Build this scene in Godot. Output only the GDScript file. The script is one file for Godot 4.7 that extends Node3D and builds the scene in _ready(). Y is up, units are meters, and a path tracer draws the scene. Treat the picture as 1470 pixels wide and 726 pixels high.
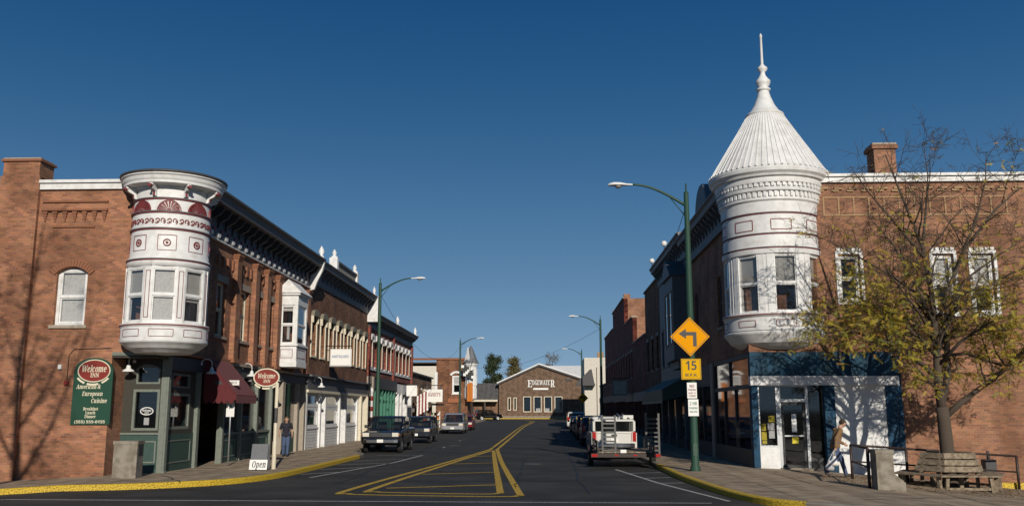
extends Node3D
# A small-town main street seen from across a cross street.

const XL := -12.4          # street face of the left row
const ZL := -28.5          # front of the left corner building
const XR := 7.2            # street face of the right row
const ZR := -32.6          # front of the right corner building

var M := {}                # materials
var acc := {}              # transform of every node inside its thing
var fr := Transform3D.IDENTITY   # frame in which the next parts are laid out
var boxes := {}            # shared box meshes
var names := {}            # how often a top-level name is used
var rng := RandomNumberGenerator.new()

func _ready() -> void:
	rng.seed = 7
	set_camera()
	set_light()
	make_materials()
	make_setting()
	corner_building_left()
	row_left()
	corner_building_right()
	row_right()
	far_end()
	street_lamps()
	street_furniture()
	vehicles()
	trees()
	people()

func set_camera() -> void:
	var cam := Camera3D.new()
	cam.name = "camera"
	cam.fov = 31.203
	cam.near = 0.1
	cam.far = 3000.0
	cam.position = Vector3(0, 2.1, 0)
	cam.rotation_degrees = Vector3(9.905, 2.170, 0)
	add_child(cam)
	cam.current = true

func set_light() -> void:
	var sun := DirectionalLight3D.new()
	sun.name = "sun"
	var az := deg_to_rad(14.0)
	var el := deg_to_rad(23.0)
	var to_sun := Vector3(sin(az) * cos(el), sin(el), cos(az) * cos(el))
	sun.look_at_from_position(to_sun * 100.0, Vector3.ZERO, Vector3.UP)
	sun.light_color = Color(1.0, 0.965, 0.91)
	sun.light_energy = 1.35
	sun.light_angular_distance = 0.5
	sun.shadow_enabled = true
	add_child(sun)
	# clear air: pale at the horizon, deep blue overhead, the same all round
	var img := Image.create(8, 1024, false, Image.FORMAT_RGBF)
	for row in 1024:
		var up := sin((0.5 - (row + 0.5) / 1024.0) * PI)
		var c := Color(0.05, 0.05, 0.048)
		if up >= 0.0:
			c = Color(0.003 + 0.287 * pow(1.0 - up, 6.2), 0.045 + 0.385 * pow(1.0 - up, 4.5), 0.13 + 0.44 * pow(1.0 - up, 3.2))
		for col in 8:
			img.set_pixel(col, row, c)
	var sm := PanoramaSkyMaterial.new()
	sm.panorama = ImageTexture.create_from_image(img)
	var sky := Sky.new()
	sky.sky_material = sm
	var e := Environment.new()
	e.background_mode = Environment.BG_SKY
	e.sky = sky
	e.tonemap_mode = Environment.TONE_MAPPER_LINEAR
	e.tonemap_exposure = 1.0
	e.sdfgi_enabled = true
	e.ssao_enabled = true
	e.ssil_enabled = true
	var we := WorldEnvironment.new()
	we.name = "environment"
	we.environment = e
	add_child(we)

# ------------------------------------------------------------------ helpers
func lc(r: float, g: float, b: float) -> Color:
	return Color(r, g, b).linear_to_srgb()

func V(x: float, y: float, z: float) -> Vector3:
	return Vector3(x, y, z)

func numbered(n: String) -> String:
	names[n] = names.get(n, -1) + 1
	return n if names[n] == 0 else "%s_%03d" % [n, names[n]]

func tag(o: Node3D, label: String, category: String, group := "") -> Node3D:
	o.set_meta("label", label)
	o.set_meta("category", category)
	if group != "":
		o.set_meta("group", group)
	return o

func thing(called: String, label: String, category: String, at := Vector3.ZERO, turn := 0.0, group := "") -> Node3D:
	var o := Node3D.new()
	o.name = numbered(called)
	add_child(o)
	o.position = at
	o.rotation.y = turn
	acc[o] = Transform3D.IDENTITY
	fr = Transform3D.IDENTITY
	return tag(o, label, category, group)

func copy(src: Node3D, called: String, label: String, at: Vector3, turn := 0.0) -> Node3D:
	var c: Node3D = src.duplicate()
	c.name = numbered(called)
	add_child(c)
	c.position = at
	c.rotation.y = turn
	c.set_meta("label", label)
	return c

func put(parent: Node3D, called: String, mesh: Mesh, mat: Material, t := Transform3D.IDENTITY) -> MeshInstance3D:
	var o := MeshInstance3D.new()
	o.name = called
	o.mesh = mesh
	o.material_override = mat
	var world := fr * t
	if parent == self:
		o.name = numbered(called)
		o.transform = world
		acc[o] = Transform3D.IDENTITY
		add_child(o)
	else:
		o.transform = (acc[parent] as Transform3D).affine_inverse() * world
		acc[o] = world
		parent.add_child(o, true)
	return o

func hub(parent: Node3D, called: String) -> Node3D:
	var o := Node3D.new()
	o.name = called
	acc[o] = acc[parent]
	parent.add_child(o, true)
	return o

func bx(parent: Node3D, called: String, mat: Material, x0: float, y0: float, z0: float, x1: float, y1: float, z1: float) -> MeshInstance3D:
	var s := Vector3(absf(x1 - x0), absf(y1 - y0), absf(z1 - z0))
	var key := "%.3f %.3f %.3f" % [s.x, s.y, s.z]
	if not boxes.has(key):
		var b := BoxMesh.new()
		b.size = s
		boxes[key] = b
	return put(parent, called, boxes[key], mat, Transform3D(Basis.IDENTITY, Vector3(x0 + x1, y0 + y1, z0 + z1) * 0.5))

func stool(smooth := false) -> SurfaceTool:
	var st := SurfaceTool.new()
	st.begin(Mesh.PRIMITIVE_TRIANGLES)
	st.set_smooth_group(0 if smooth else -1)
	return st

func done(st: SurfaceTool) -> ArrayMesh:
	st.generate_normals()
	return st.commit()

func tri(st: SurfaceTool, a: Vector3, b: Vector3, c: Vector3) -> void:
	st.add_vertex(a)
	st.add_vertex(b)
	st.add_vertex(c)

# a b c d run clockwise seen from the front
func quad(st: SurfaceTool, a: Vector3, b: Vector3, c: Vector3, d: Vector3) -> void:
	tri(st, a, b, c)
	tri(st, a, c, d)

func sbox(st: SurfaceTool, a: Vector3, b: Vector3, t := Transform3D.IDENTITY) -> void:
	var p := []
	for i in 8:
		p.append(t * Vector3(b.x if i & 1 else a.x, b.y if i & 2 else a.y, b.z if i & 4 else a.z))
	quad(st, p[6], p[7], p[5], p[4])
	quad(st, p[3], p[2], p[0], p[1])
	quad(st, p[7], p[3], p[1], p[5])
	quad(st, p[2], p[6], p[4], p[0])
	quad(st, p[2], p[3], p[7], p[6])
	quad(st, p[4], p[5], p[1], p[0])

# a 2-D outline (x, y) pulled from z0 to z1, edges rounded off by bev
func extr(poly: PackedVector2Array, z0: float, z1: float, bev := 0.0, inset := -1.0) -> ArrayMesh:
	var st := stool()
	extr_into(st, poly, z0, z1, bev, inset)
	return done(st)

func extr_into(st: SurfaceTool, poly_in: PackedVector2Array, z0: float, z1: float, bev := 0.0, inset := -1.0, t := Transform3D.IDENTITY) -> void:
	var poly := poly_in.duplicate()
	if Geometry2D.is_polygon_clockwise(poly):
		poly.reverse()
	var n := poly.size()
	if inset < 0.0:
		inset = bev
	var small := poly.duplicate()
	if inset > 0.0:
		for i in n:
			var e1 := (poly[i] - poly[(i + n - 1) % n]).normalized()
			var e2 := (poly[(i + 1) % n] - poly[i]).normalized()
			var n1 := Vector2(-e1.y, e1.x)
			var n2 := Vector2(-e2.y, e2.x)
			var m := (n1 + n2)
			if m.length() < 0.2:
				m = n1
			m = m.normalized()
			small[i] = poly[i] + m * minf(inset / maxf(m.dot(n1), 0.5), inset * 1.6)
	var rings := []
	if bev > 0.0:
		rings = [[small, z0], [poly, z0 + bev], [poly, z1 - bev], [small, z1]]
	else:
		rings = [[poly, z0], [poly, z1]]
	for k in rings.size() - 1:
		var lo: PackedVector2Array = rings[k][0]
		var hi: PackedVector2Array = rings[k + 1][0]
		var za: float = rings[k][1]
		var zb: float = rings[k + 1][1]
		for i in n:
			var j := (i + 1) % n
			quad(st, t * V(lo[j].x, lo[j].y, za), t * V(lo[i].x, lo[i].y, za), t * V(hi[i].x, hi[i].y, zb), t * V(hi[j].x, hi[j].y, zb))
	var cap: PackedVector2Array = rings[0][0]
	var idx := Geometry2D.triangulate_polygon(cap)
	for k in range(0, idx.size(), 3):
		var a := cap[idx[k]]
		var b := cap[idx[k + 1]]
		var c := cap[idx[k + 2]]
		if (b - a).cross(c - a) < 0.0:
			var s := b
			b = c
			c = s
		tri(st, t * V(a.x, a.y, z0), t * V(b.x, b.y, z0), t * V(c.x, c.y, z0))
		tri(st, t * V(a.x, a.y, z1), t * V(c.x, c.y, z1), t * V(b.x, b.y, z1))

func lathe(profile: Array, seg := 48, a0 := 0.0, a1 := TAU, smooth := true) -> ArrayMesh:
	var st := stool(smooth)
	lathe_into(st, profile, seg, a0, a1)
	return done(st)

# profile of Vector2(radius, y), from the bottom up
func lathe_into(st: SurfaceTool, profile: Array, seg := 48, a0 := 0.0, a1 := TAU, t := Transform3D.IDENTITY) -> void:
	for i in seg:
		var p := a0 + (a1 - a0) * i / seg
		var q := a0 + (a1 - a0) * (i + 1) / seg
		for k in profile.size() - 1:
			var lo: Vector2 = profile[k]
			var hi: Vector2 = profile[k + 1]
			var a := t * V(lo.x * sin(p), lo.y, lo.x * cos(p))
			var b := t * V(hi.x * sin(p), hi.y, hi.x * cos(p))
			var c := t * V(hi.x * sin(q), hi.y, hi.x * cos(q))
			var d := t * V(lo.x * sin(q), lo.y, lo.x * cos(q))
			if hi.x > 0.0001:
				tri(st, a, b, c)
			if lo.x > 0.0001:
				tri(st, a, c, d)

func tube(pts: Array, r0: float, r1: float, sides := 8) -> ArrayMesh:
	var st := stool(true)
	tube_into(st, pts, r0, r1, sides)
	return done(st)

func tube_into(st: SurfaceTool, pts: Array, r0: float, r1: float, sides := 8) -> void:
	var n := pts.size()
	var rings := []
	var up := Vector3.ZERO
	for i in n:
		var d: Vector3 = (pts[mini(i + 1, n - 1)] - pts[maxi(i - 1, 0)]).normalized()
		if up == Vector3.ZERO:
			up = Vector3.RIGHT if absf(d.x) < 0.8 else Vector3.BACK
		var s := d.cross(up).normalized()
		up = s.cross(d).normalized()
		var r := lerpf(r0, r1, float(i) / maxf(n - 1, 1))
		var ring := []
		for k in sides:
			var a := TAU * k / sides
			ring.append(pts[i] + (s * cos(a) + up * sin(a)) * r)
		rings.append(ring)
	for i in n - 1:
		for k in sides:
			var j := (k + 1) % sides
			quad(st, rings[i][k], rings[i][j], rings[i + 1][j], rings[i + 1][k])
	for k in range(1, sides - 1):
		tri(st, rings[0][0], rings[0][k + 1], rings[0][k])
		tri(st, rings[n - 1][0], rings[n - 1][k], rings[n - 1][k + 1])

# a wall in the x-y plane of the frame, its outer face at z = 0, with rectangular openings [x0, y0, x1, y1]
func wall(parent: Node3D, called: String, mat: Material, x0: float, y0: float, x1: float, y1: float, thick: float, holes := [], z := 0.0) -> MeshInstance3D:
	var xs := [x0, x1]
	var ys := [y0, y1]
	for h in holes:
		for v in [h[0], h[2]]:
			if not xs.has(v) and v > x0 and v < x1:
				xs.append(v)
		for v in [h[1], h[3]]:
			if not ys.has(v) and v > y0 and v < y1:
				ys.append(v)
	xs.sort()
	ys.sort()
	var st := stool()
	var solid := func(i: int, j: int) -> bool:
		if i < 0 or j < 0 or i >= xs.size() - 1 or j >= ys.size() - 1:
			return false
		var mx: float = (xs[i] + xs[i + 1]) / 2.0
		var my: float = (ys[j] + ys[j + 1]) / 2.0
		for h in holes:
			if mx > h[0] and mx < h[2] and my > h[1] and my < h[3]:
				return false
		return true
	var b := z - thick
	for i in xs.size() - 1:
		for j in ys.size() - 1:
			if not solid.call(i, j):
				continue
			var l: float = xs[i]
			var r: float = xs[i + 1]
			var lo: float = ys[j]
			var hi: float = ys[j + 1]
			quad(st, V(l, hi, z), V(r, hi, z), V(r, lo, z), V(l, lo, z))
			quad(st, V(r, hi, b), V(l, hi, b), V(l, lo, b), V(r, lo, b))
			if not solid.call(i - 1, j):
				quad(st, V(l, hi, b), V(l, hi, z), V(l, lo, z), V(l, lo, b))
			if not solid.call(i + 1, j):
				quad(st, V(r, hi, z), V(r, hi, b), V(r, lo, b), V(r, lo, z))
			if not solid.call(i, j - 1):
				quad(st, V(l, lo, z), V(r, lo, z), V(r, lo, b), V(l, lo, b))
			if not solid.call(i, j + 1):
				quad(st, V(l, hi, b), V(r, hi, b), V(r, hi, z), V(l, hi, z))
	return put(parent, called, done(st), mat)

func rect(x0: float, y0: float, x1: float, y1: float) -> PackedVector2Array:
	return PackedVector2Array([Vector2(x0, y0), Vector2(x1, y0), Vector2(x1, y1), Vector2(x0, y1)])

func oval(cx: float, cy: float, rx: float, ry: float, n := 28, a0 := 0.0, a1 := TAU) -> PackedVector2Array:
	var p := PackedVector2Array()
	var whole := absf(a1 - a0 - TAU) < 0.001
	for i in (n if whole else n + 1):
		var a := a0 + (a1 - a0) * i / n
		p.append(Vector2(cx + rx * cos(a), cy + ry * sin(a)))
	return p

# a flat ring between two ovals, as one mesh
func oval_ring(cx: float, cy: float, rx: float, ry: float, w: float, z0: float, z1: float, n := 32, a0 := 0.0, a1 := TAU) -> ArrayMesh:
	var st := stool()
	for i in n:
		var a := a0 + (a1 - a0) * i / n
		var b := a0 + (a1 - a0) * (i + 1) / n
		extr_into(st, PackedVector2Array([Vector2(cx + rx * cos(a), cy + ry * sin(a)), Vector2(cx + rx * cos(b), cy + ry * sin(b)), Vector2(cx + (rx - w) * cos(b), cy + (ry - w) * sin(b)), Vector2(cx + (rx - w) * cos(a), cy + (ry - w) * sin(a))]), z0, z1)
	return done(st)

# a rectangular ring of bars
func ring_into(st: SurfaceTool, x0: float, y0: float, x1: float, y1: float, w: float, z0: float, z1: float) -> void:
	sbox(st, V(x0, y0, z0), V(x0 + w, y1, z1))
	sbox(st, V(x1 - w, y0, z0), V(x1, y1, z1))
	sbox(st, V(x0 + w, y0, z0), V(x1 - w, y0 + w, z1))
	sbox(st, V(x0 + w, y1 - w, z0), V(x1 - w, y1, z1))

func ring(parent: Node3D, called: String, mat: Material, x0: float, y0: float, x1: float, y1: float, w: float, z0: float, z1: float) -> MeshInstance3D:
	var st := stool()
	ring_into(st, x0, y0, x1, y1, w, z0, z1)
	return put(parent, called, done(st), mat)

func letters(parent: Node3D, text: String, mat: Material, x: float, y: float, z: float, height: float, serif := true, depth := 0.02, width := 0.0, slant := 0.0) -> MeshInstance3D:
	var f := SystemFont.new()
	f.font_names = PackedStringArray(["Droid Serif" if serif else "Droid Sans"])
	f.font_weight = 700
	var tm := TextMesh.new()
	tm.text = text
	tm.font = f
	tm.font_size = 32
	tm.pixel_size = height / 23.0
	tm.depth = depth
	tm.curve_step = 2.0
	var sx := 1.0
	if width > 0.0:
		sx = width / maxf(tm.get_aabb().size.x, 0.01)
	var b := Basis(V(sx, 0, 0), V(slant, 1, 0), V(0, 0, 1))
	return put(parent, "lettering", tm, mat, Transform3D(b, V(x, y, z)))

# a sash window in the opening x0..x1, y0..y1 of the wall face z = 0; sub-parts: panes, blind, sill
func window(parent: Node3D, x0: float, y0: float, x1: float, y1: float, opt := {}) -> MeshInstance3D:
	var rec: float = opt.get("recess", 0.1)
	var fw: float = opt.get("frame", 0.075)
	var mat: Material = opt.get("mat", M.white)
	var mid: float = opt.get("mid", 0.5)
	var z: float = -rec
	var ym := lerpf(y0, y1, mid)
	var st := stool()
	ring_into(st, x0, y0, x1, y1, fw, z - 0.1, z)
	var rail := mid > 0.0
	if rail:
		sbox(st, V(x0 + fw, ym - 0.03, z - 0.08), V(x1 - fw, ym + 0.03, z - 0.01))
		ring_into(st, x0 + fw, ym + 0.03, x1 - fw, y1 - fw, 0.04, z - 0.07, z - 0.02)
		ring_into(st, x0 + fw, y0 + fw, x1 - fw, ym - 0.03, 0.04, z - 0.095, z - 0.045)
	var w := put(parent, opt.get("called", "window"), done(st), mat)
	var i := fw + 0.03
	if rail:
		bx(w, "pane", M.glass, x0 + i, ym + 0.05, z - 0.05, x1 - i, y1 - i, z - 0.04)
		bx(w, "pane", M.glass, x0 + i, y0 + i, z - 0.075, x1 - i, ym - 0.05, z - 0.065)
	else:
		bx(w, "pane", M.glass, x0 + fw - 0.01, y0 + fw - 0.01, z - 0.05, x1 - fw + 0.01, y1 - fw + 0.01, z - 0.04)
	var bl: float = opt.get("blind", 0.0)
	if bl > 0.0:
		bx(w, "blind", opt.get("blind_mat", M.blind), x0 + 0.03, lerpf(y1, y0, bl), z - 0.16, x1 - 0.03, y1 - 0.03, z - 0.13)
	if opt.has("sill"):
		bx(w, "sill", opt.sill, x0 - 0.1, y0 - 0.1, -rec, x1 + 0.1, y0, 0.07)
	if opt.has("lintel"):
		bx(w, "lintel", opt.lintel, x0 - 0.1, y1, -0.02, x1 + 0.1, y1 + opt.get("lintel_height", 0.22), 0.035)
	return w

# frames: outward = +z of the frame
func front_frame(x: float, y: float, z: float) -> Transform3D:
	return Transform3D(Basis.IDENTITY, V(x, y, z))

func east_frame(x: float, y: float, z: float) -> Transform3D:   # faces +x, frame x runs away from the camera
	return Transform3D(Basis(V(0, 0, -1), V(0, 1, 0), V(1, 0, 0)), V(x, y, z))

func west_frame(x: float, y: float, z: float) -> Transform3D:   # faces -x, frame x runs towards the camera
	return Transform3D(Basis(V(0, 0, 1), V(0, 1, 0), V(-1, 0, 0)), V(x, y, z))

func radial_frame(c: Vector3, az: float, r: float) -> Transform3D:   # faces outwards at the azimuth az from +z towards +x
	return Transform3D(Basis(V(cos(az), 0, -sin(az)), V(0, 1, 0), V(sin(az), 0, cos(az))), c + V(sin(az), 0, cos(az)) * r)

# ------------------------------------------------------------------ materials
func plain(r: float, g: float, b: float, rough := 0.7, metal := 0.0) -> StandardMaterial3D:
	var m := StandardMaterial3D.new()
	m.albedo_color = lc(r, g, b)
	m.roughness = rough
	m.metallic = metal
	return m

func noise_tex(seed_: int, freq: float, lo: Color, hi: Color, size := 512, octaves := 5, a := 0.25, b := 0.75) -> NoiseTexture2D:
	var n := FastNoiseLite.new()
	n.noise_type = FastNoiseLite.TYPE_SIMPLEX_SMOOTH
	n.seed = seed_
	n.frequency = freq
	n.fractal_octaves = octaves
	var g := Gradient.new()
	g.offsets = PackedFloat32Array([a, b])
	g.colors = PackedColorArray([lo, hi])
	var t := NoiseTexture2D.new()
	t.width = size
	t.height = size
	t.seamless = true
	t.noise = n
	t.color_ramp = g
	return t

func worn(m: StandardMaterial3D, tex: Texture2D, metres: float, over: Texture2D = null, over_metres := 6.0) -> StandardMaterial3D:
	m.albedo_texture = tex
	m.uv1_triplanar = true
	m.uv1_world_triplanar = true
	m.uv1_scale = Vector3.ONE / metres
	m.uv1_triplanar_sharpness = 8.0
	if over:
		patchy(m, over, over_metres)
	return m

func patchy(m: StandardMaterial3D, over: Texture2D, over_metres: float) -> void:
	m.detail_enabled = true
	m.detail_blend_mode = BaseMaterial3D.BLEND_MODE_MUL
	m.detail_uv_layer = BaseMaterial3D.DETAIL_UV_2
	m.detail_albedo = over
	m.uv2_triplanar = true
	m.uv2_world_triplanar = true
	m.uv2_scale = Vector3.ONE / over_metres

# running-bond brickwork, eight bricks by twenty-four courses (1.68 m x 1.8 m)
func brick_images(base: Color, spread: float, mortar: Color, odd: Color, odd_share: float, seed_: int) -> Array:
	var r := RandomNumberGenerator.new()
	r.seed = seed_
	var nz := FastNoiseLite.new()
	nz.seed = seed_
	nz.frequency = 0.09
	var w := 512
	var bytes := PackedByteArray()
	bytes.resize(w * w * 3)
	var bump := PackedByteArray()
	bump.resize(w * w)
	var tone := []
	for c in 24:
		for k in 8:
			var col := base
			if r.randf() < odd_share:
				col = odd
			var f := 1.0 + r.randf_range(-spread, spread)
			tone.append(Color(col.r * f * r.randf_range(0.97, 1.03), col.g * f, col.b * f * r.randf_range(0.95, 1.05)))
	for y in w:
		var cf := y * 24.0 / w
		var c := int(cf)
		var fy := cf - c
		for x in w:
			var bf := x * 8.0 / w + (0.5 if c % 2 else 0.0)
			var k := int(bf) % 8
			var fx := bf - floorf(bf)
			var n := nz.get_noise_2d(x, y)
			var joint := fy < 0.13 + n * 0.05 or fx < 0.045 + n * 0.02
			var col: Color = mortar if joint else tone[c * 8 + k]
			var f := 1.0 + n * 0.16
			var i := (y * w + x) * 3
			bytes[i] = clampi(int(col.r * f * 255.0), 0, 255)
			bytes[i + 1] = clampi(int(col.g * f * 255.0), 0, 255)
			bytes[i + 2] = clampi(int(col.b * f * 255.0), 0, 255)
			bump[y * w + x] = 60 if joint else clampi(200 + int(n * 50.0), 0, 255)
	return [ImageTexture.create_from_image(Image.create_from_data(w, w, false, Image.FORMAT_RGB8, bytes)), ImageTexture.create_from_image(Image.create_from_data(w, w, false, Image.FORMAT_L8, bump))]

func brick(base: Color, spread: float, mortar: Color, odd: Color, odd_share: float, seed_: int) -> StandardMaterial3D:
	var m := StandardMaterial3D.new()
	m.roughness = 0.9
	var im := brick_images(base.linear_to_srgb(), spread, mortar.linear_to_srgb(), odd.linear_to_srgb(), odd_share, seed_)
	worn(m, im[0], 1.0, M.patches, 7.3)
	m.uv1_scale = V(1 / 1.68, 1 / 1.8, 1 / 1.68)
	m.heightmap_enabled = true
	m.heightmap_texture = im[1]
	m.heightmap_scale = 0.8
	return m

func make_materials() -> void:
	M.patches = noise_tex(3, 0.006, Color(0.80, 0.78, 0.76), Color(1, 1, 1), 512, 6, 0.2, 0.7)
	M.speckle = noise_tex(5, 0.11, Color(0.70, 0.70, 0.70), Color(1, 1, 1), 512, 4)
	var fine := noise_tex(9, 0.012, Color(0.93, 0.925, 0.915), Color(1, 1, 1), 512, 6, 0.1, 0.6)
	M.grain = fine
	var grime := noise_tex(61, 0.009, Color(0.955, 0.95, 0.945), Color(1, 1, 1), 512, 6, 0.15, 0.5)
	M.brick_orange = brick(Color(0.325, 0.142, 0.075), 0.11, Color(0.30, 0.20, 0.14), Color(0.245, 0.10, 0.055), 0.14, 11)
	M.brick_right = brick(Color(0.285, 0.133, 0.072), 0.10, Color(0.30, 0.21, 0.15), Color(0.23, 0.10, 0.058), 0.14, 12)
	M.brick_brown = brick(Color(0.225, 0.096, 0.046), 0.16, Color(0.16, 0.10, 0.065), Color(0.12, 0.05, 0.028), 0.2, 13)
	M.brick_red = brick(Color(0.25, 0.058, 0.038), 0.14, Color(0.17, 0.09, 0.07), Color(0.14, 0.03, 0.022), 0.2, 14)
	M.brick_tan = brick(Color(0.23, 0.13, 0.075), 0.12, Color(0.22, 0.16, 0.11), Color(0.18, 0.09, 0.05), 0.25, 15)
	M.brick_plain = worn(plain(0.32, 0.135, 0.072, 0.9), M.speckle, 0.7)
	M.brick_pale = worn(plain(0.47, 0.30, 0.16, 0.9), M.speckle, 0.7)
	M.white = worn(plain(0.70, 0.70, 0.69, 0.55), fine, 2.6, grime, 1.7)
	M.white_metal = worn(plain(0.71, 0.71, 0.70, 0.45), fine, 3.1, grime, 2.3)
	M.cream = worn(plain(0.62, 0.56, 0.43, 0.6), fine, 2.1)
	M.red_trim = plain(0.17, 0.028, 0.028, 0.6)
	M.grey_trim = worn(plain(0.085, 0.085, 0.09, 0.6), fine, 1.8)
	M.slate_trim = worn(plain(0.12, 0.125, 0.135, 0.6), fine, 1.8)
	M.cap_dark = worn(plain(0.05, 0.048, 0.05, 0.6), fine, 1.5)
	M.stone = worn(plain(0.34, 0.29, 0.23, 0.85), fine, 0.9)
	M.olive_hood = worn(plain(0.20, 0.18, 0.13, 0.7), fine, 1.2)
	M.olive = worn(plain(0.038, 0.035, 0.026, 0.7), fine, 1.2)
	M.green = worn(plain(0.030, 0.068, 0.056, 0.6), fine, 1.2)
	M.green_pale = worn(plain(0.16, 0.18, 0.15, 0.6), fine, 1.2)
	M.green_shop = worn(plain(0.035, 0.17, 0.105, 0.6), fine, 1.2)
	M.sign_green = plain(0.012, 0.055, 0.030, 0.45)
	M.sign_red = plain(0.20, 0.022, 0.014, 0.45)
	M.sign_cream = plain(0.66, 0.60, 0.44, 0.5)
	M.sign_orange = plain(0.70, 0.29, 0.004, 0.7)
	M.sign_yellow = plain(0.64, 0.36, 0.006, 0.7)
	M.sign_orange.metallic_specular = 0.15
	M.sign_yellow.metallic_specular = 0.15
	M.sign_black = plain(0.012, 0.012, 0.012, 0.5)
	M.sign_white = plain(0.74, 0.73, 0.70, 0.5)
	M.sign_blue = plain(0.10, 0.16, 0.30, 0.5)
	M.maroon = worn(plain(0.105, 0.016, 0.020, 0.9), fine, 0.8)
	M.maroon.rim_enabled = true
	M.maroon.rim = 0.3
	M.blue = worn(plain(0.006, 0.055, 0.115, 0.8), fine, 0.9, M.patches, 1.7)
	M.blue_sign = worn(plain(0.006, 0.052, 0.098, 0.8), fine, 1.9, M.patches, 3.1)
	M.dark_metal = plain(0.035, 0.022, 0.018, 0.55, 0.2)
	M.pole_green = plain(0.016, 0.055, 0.034, 0.55, 0.0)
	M.galvanised = plain(0.42, 0.43, 0.44, 0.42, 0.7)
	M.steel = plain(0.09, 0.088, 0.085, 0.55, 0.3)
	M.lamp_white = plain(0.70, 0.70, 0.68, 0.35)
	M.lens = plain(0.30, 0.29, 0.26, 0.2)
	M.concrete = worn(plain(0.36, 0.32, 0.255, 0.9), M.speckle, 0.9, M.patches, 1.3)
	M.slab = []
	for f in [1.0, 0.91, 1.08, 0.97]:
		M.slab.append(worn(plain(0.46 * f, 0.36 * f, 0.25 * f, 0.92), M.speckle, 1.3, M.patches, 2.9))
	M.slab_bed = plain(0.06, 0.05, 0.042, 0.95)
	M.asphalt = worn(plain(0.038, 0.037, 0.037, 0.9), M.speckle, 1.1, noise_tex(21, 0.008, Color(0.60, 0.60, 0.60), Color(1.0, 1.0, 1.0), 512, 6), 11.0)
	M.asphalt_patch = worn(plain(0.030, 0.030, 0.031, 0.85), M.speckle, 1.0)
	M.tar = plain(0.012, 0.012, 0.012, 0.6)
	M.earth = worn(plain(0.10, 0.09, 0.055, 0.95), M.speckle, 3.0, M.patches, 30.0)
	var chips := noise_tex(31, 0.05, Color(0.50, 0.48, 0.45), Color(1, 1, 1), 512, 5, 0.28, 0.46)
	M.paint_yellow = worn(plain(0.56, 0.36, 0.035, 0.75), chips, 1.7)
	M.paint_white = worn(plain(0.48, 0.48, 0.47, 0.75), chips, 1.4)
	M.kerb_yellow = worn(plain(0.62, 0.42, 0.028, 0.7), chips, 1.1)
	M.kerb_grey = worn(plain(0.30, 0.27, 0.225, 0.9), M.speckle, 0.8, M.patches, 2.0)
	M.roof = worn(plain(0.07, 0.068, 0.065, 0.9), M.speckle, 1.4)
	M.shingle = worn(plain(0.15, 0.145, 0.14, 0.9), M.speckle, 1.0, M.patches, 3.0)
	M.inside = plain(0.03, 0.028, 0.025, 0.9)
	M.blind = worn(plain(0.80, 0.79, 0.76, 0.8), fine, 0.8)
	M.curtain = worn(plain(0.50, 0.49, 0.46, 0.85), fine, 0.4)
	M.paper_white = plain(0.70, 0.70, 0.70, 0.8)
	M.paper_yellow = plain(0.68, 0.55, 0.05, 0.8)
	M.wood = worn(plain(0.27, 0.215, 0.15, 0.85), noise_tex(41, 0.012, Color(0.78, 0.76, 0.74), Color(1, 1, 1), 512, 6), 1.1)
	M.wood_dark = worn(plain(0.065, 0.05, 0.038, 0.85), fine, 0.6)
	M.bark = worn(plain(0.10, 0.075, 0.055, 0.95), M.speckle, 0.35)
	M.siding = worn(plain(0.60, 0.56, 0.48, 0.7), fine, 2.0)
	M.brown_siding = worn(plain(0.165, 0.105, 0.068, 0.85), fine, 2.2, M.patches, 3.0)
	M.orange = plain(0.48, 0.15, 0.02, 0.85)
	M.rust_fascia = plain(0.30, 0.11, 0.05, 0.85)
	M.rubber = plain(0.014, 0.014, 0.014, 0.85)
	M.chrome = plain(0.55, 0.55, 0.55, 0.18, 1.0)
	M.plastic = plain(0.025, 0.025, 0.026, 0.6)
	M.lamp_glass = plain(0.62, 0.60, 0.52, 0.12)
	M.tail_red = plain(0.35, 0.012, 0.008, 0.2)
	var g := plain(0.010, 0.012, 0.014, 0.03)
	g.transparency = BaseMaterial3D.TRANSPARENCY_ALPHA
	g.albedo_color.a = 0.16
	g.metallic_specular = 0.7
	M.glass = g
	var cg := plain(0.010, 0.012, 0.013, 0.04)
	cg.metallic_specular = 0.7
	cg.transparency = BaseMaterial3D.TRANSPARENCY_ALPHA
	cg.albedo_color.a = 0.55
	M.car_glass = cg

# ------------------------------------------------------------------ setting
func gh(x: float, z: float) -> float:
	var h := 0.006 * maxf(0.0, -z - 50.0)
	var near := clampf((z + 80.0) / 20.0, 0.0, 1.0)
	if x < -13.0:
		h -= minf(-13.0 - x, 14.0) * 0.05 * near
	if x > 8.0:
		h -= minf(x - 8.0, 9.0) * 0.07 * near
	return h

func on(x: float, z: float, lift := 0.15) -> Vector3:
	return V(x, gh(x, z) + lift, z)

func structure(o: Node3D) -> Node3D:
	o.set_meta("kind", "structure")
	return o

func sheet(called: String, mat: Material, xs: Array, zs: Array, lift: float) -> void:
	var st := stool(true)
	for i in xs.size() - 1:
		for j in zs.size() - 1:
			var a := V(xs[i], gh(xs[i], zs[j + 1]) + lift, zs[j + 1])
			var b := V(xs[i + 1], gh(xs[i + 1], zs[j + 1]) + lift, zs[j + 1])
			var c := V(xs[i + 1], gh(xs[i + 1], zs[j]) + lift, zs[j])
			var d := V(xs[i], gh(xs[i], zs[j]) + lift, zs[j])
			quad(st, a, b, c, d)
	structure(put(self, called, done(st), mat))

func span(a: float, b: float, step: float) -> Array:
	var n := maxi(1, int(ceil(absf(b - a) / step)))
	var out := []
	for i in n + 1:
		out.append(lerpf(a, b, float(i) / n))
	return out

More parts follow.
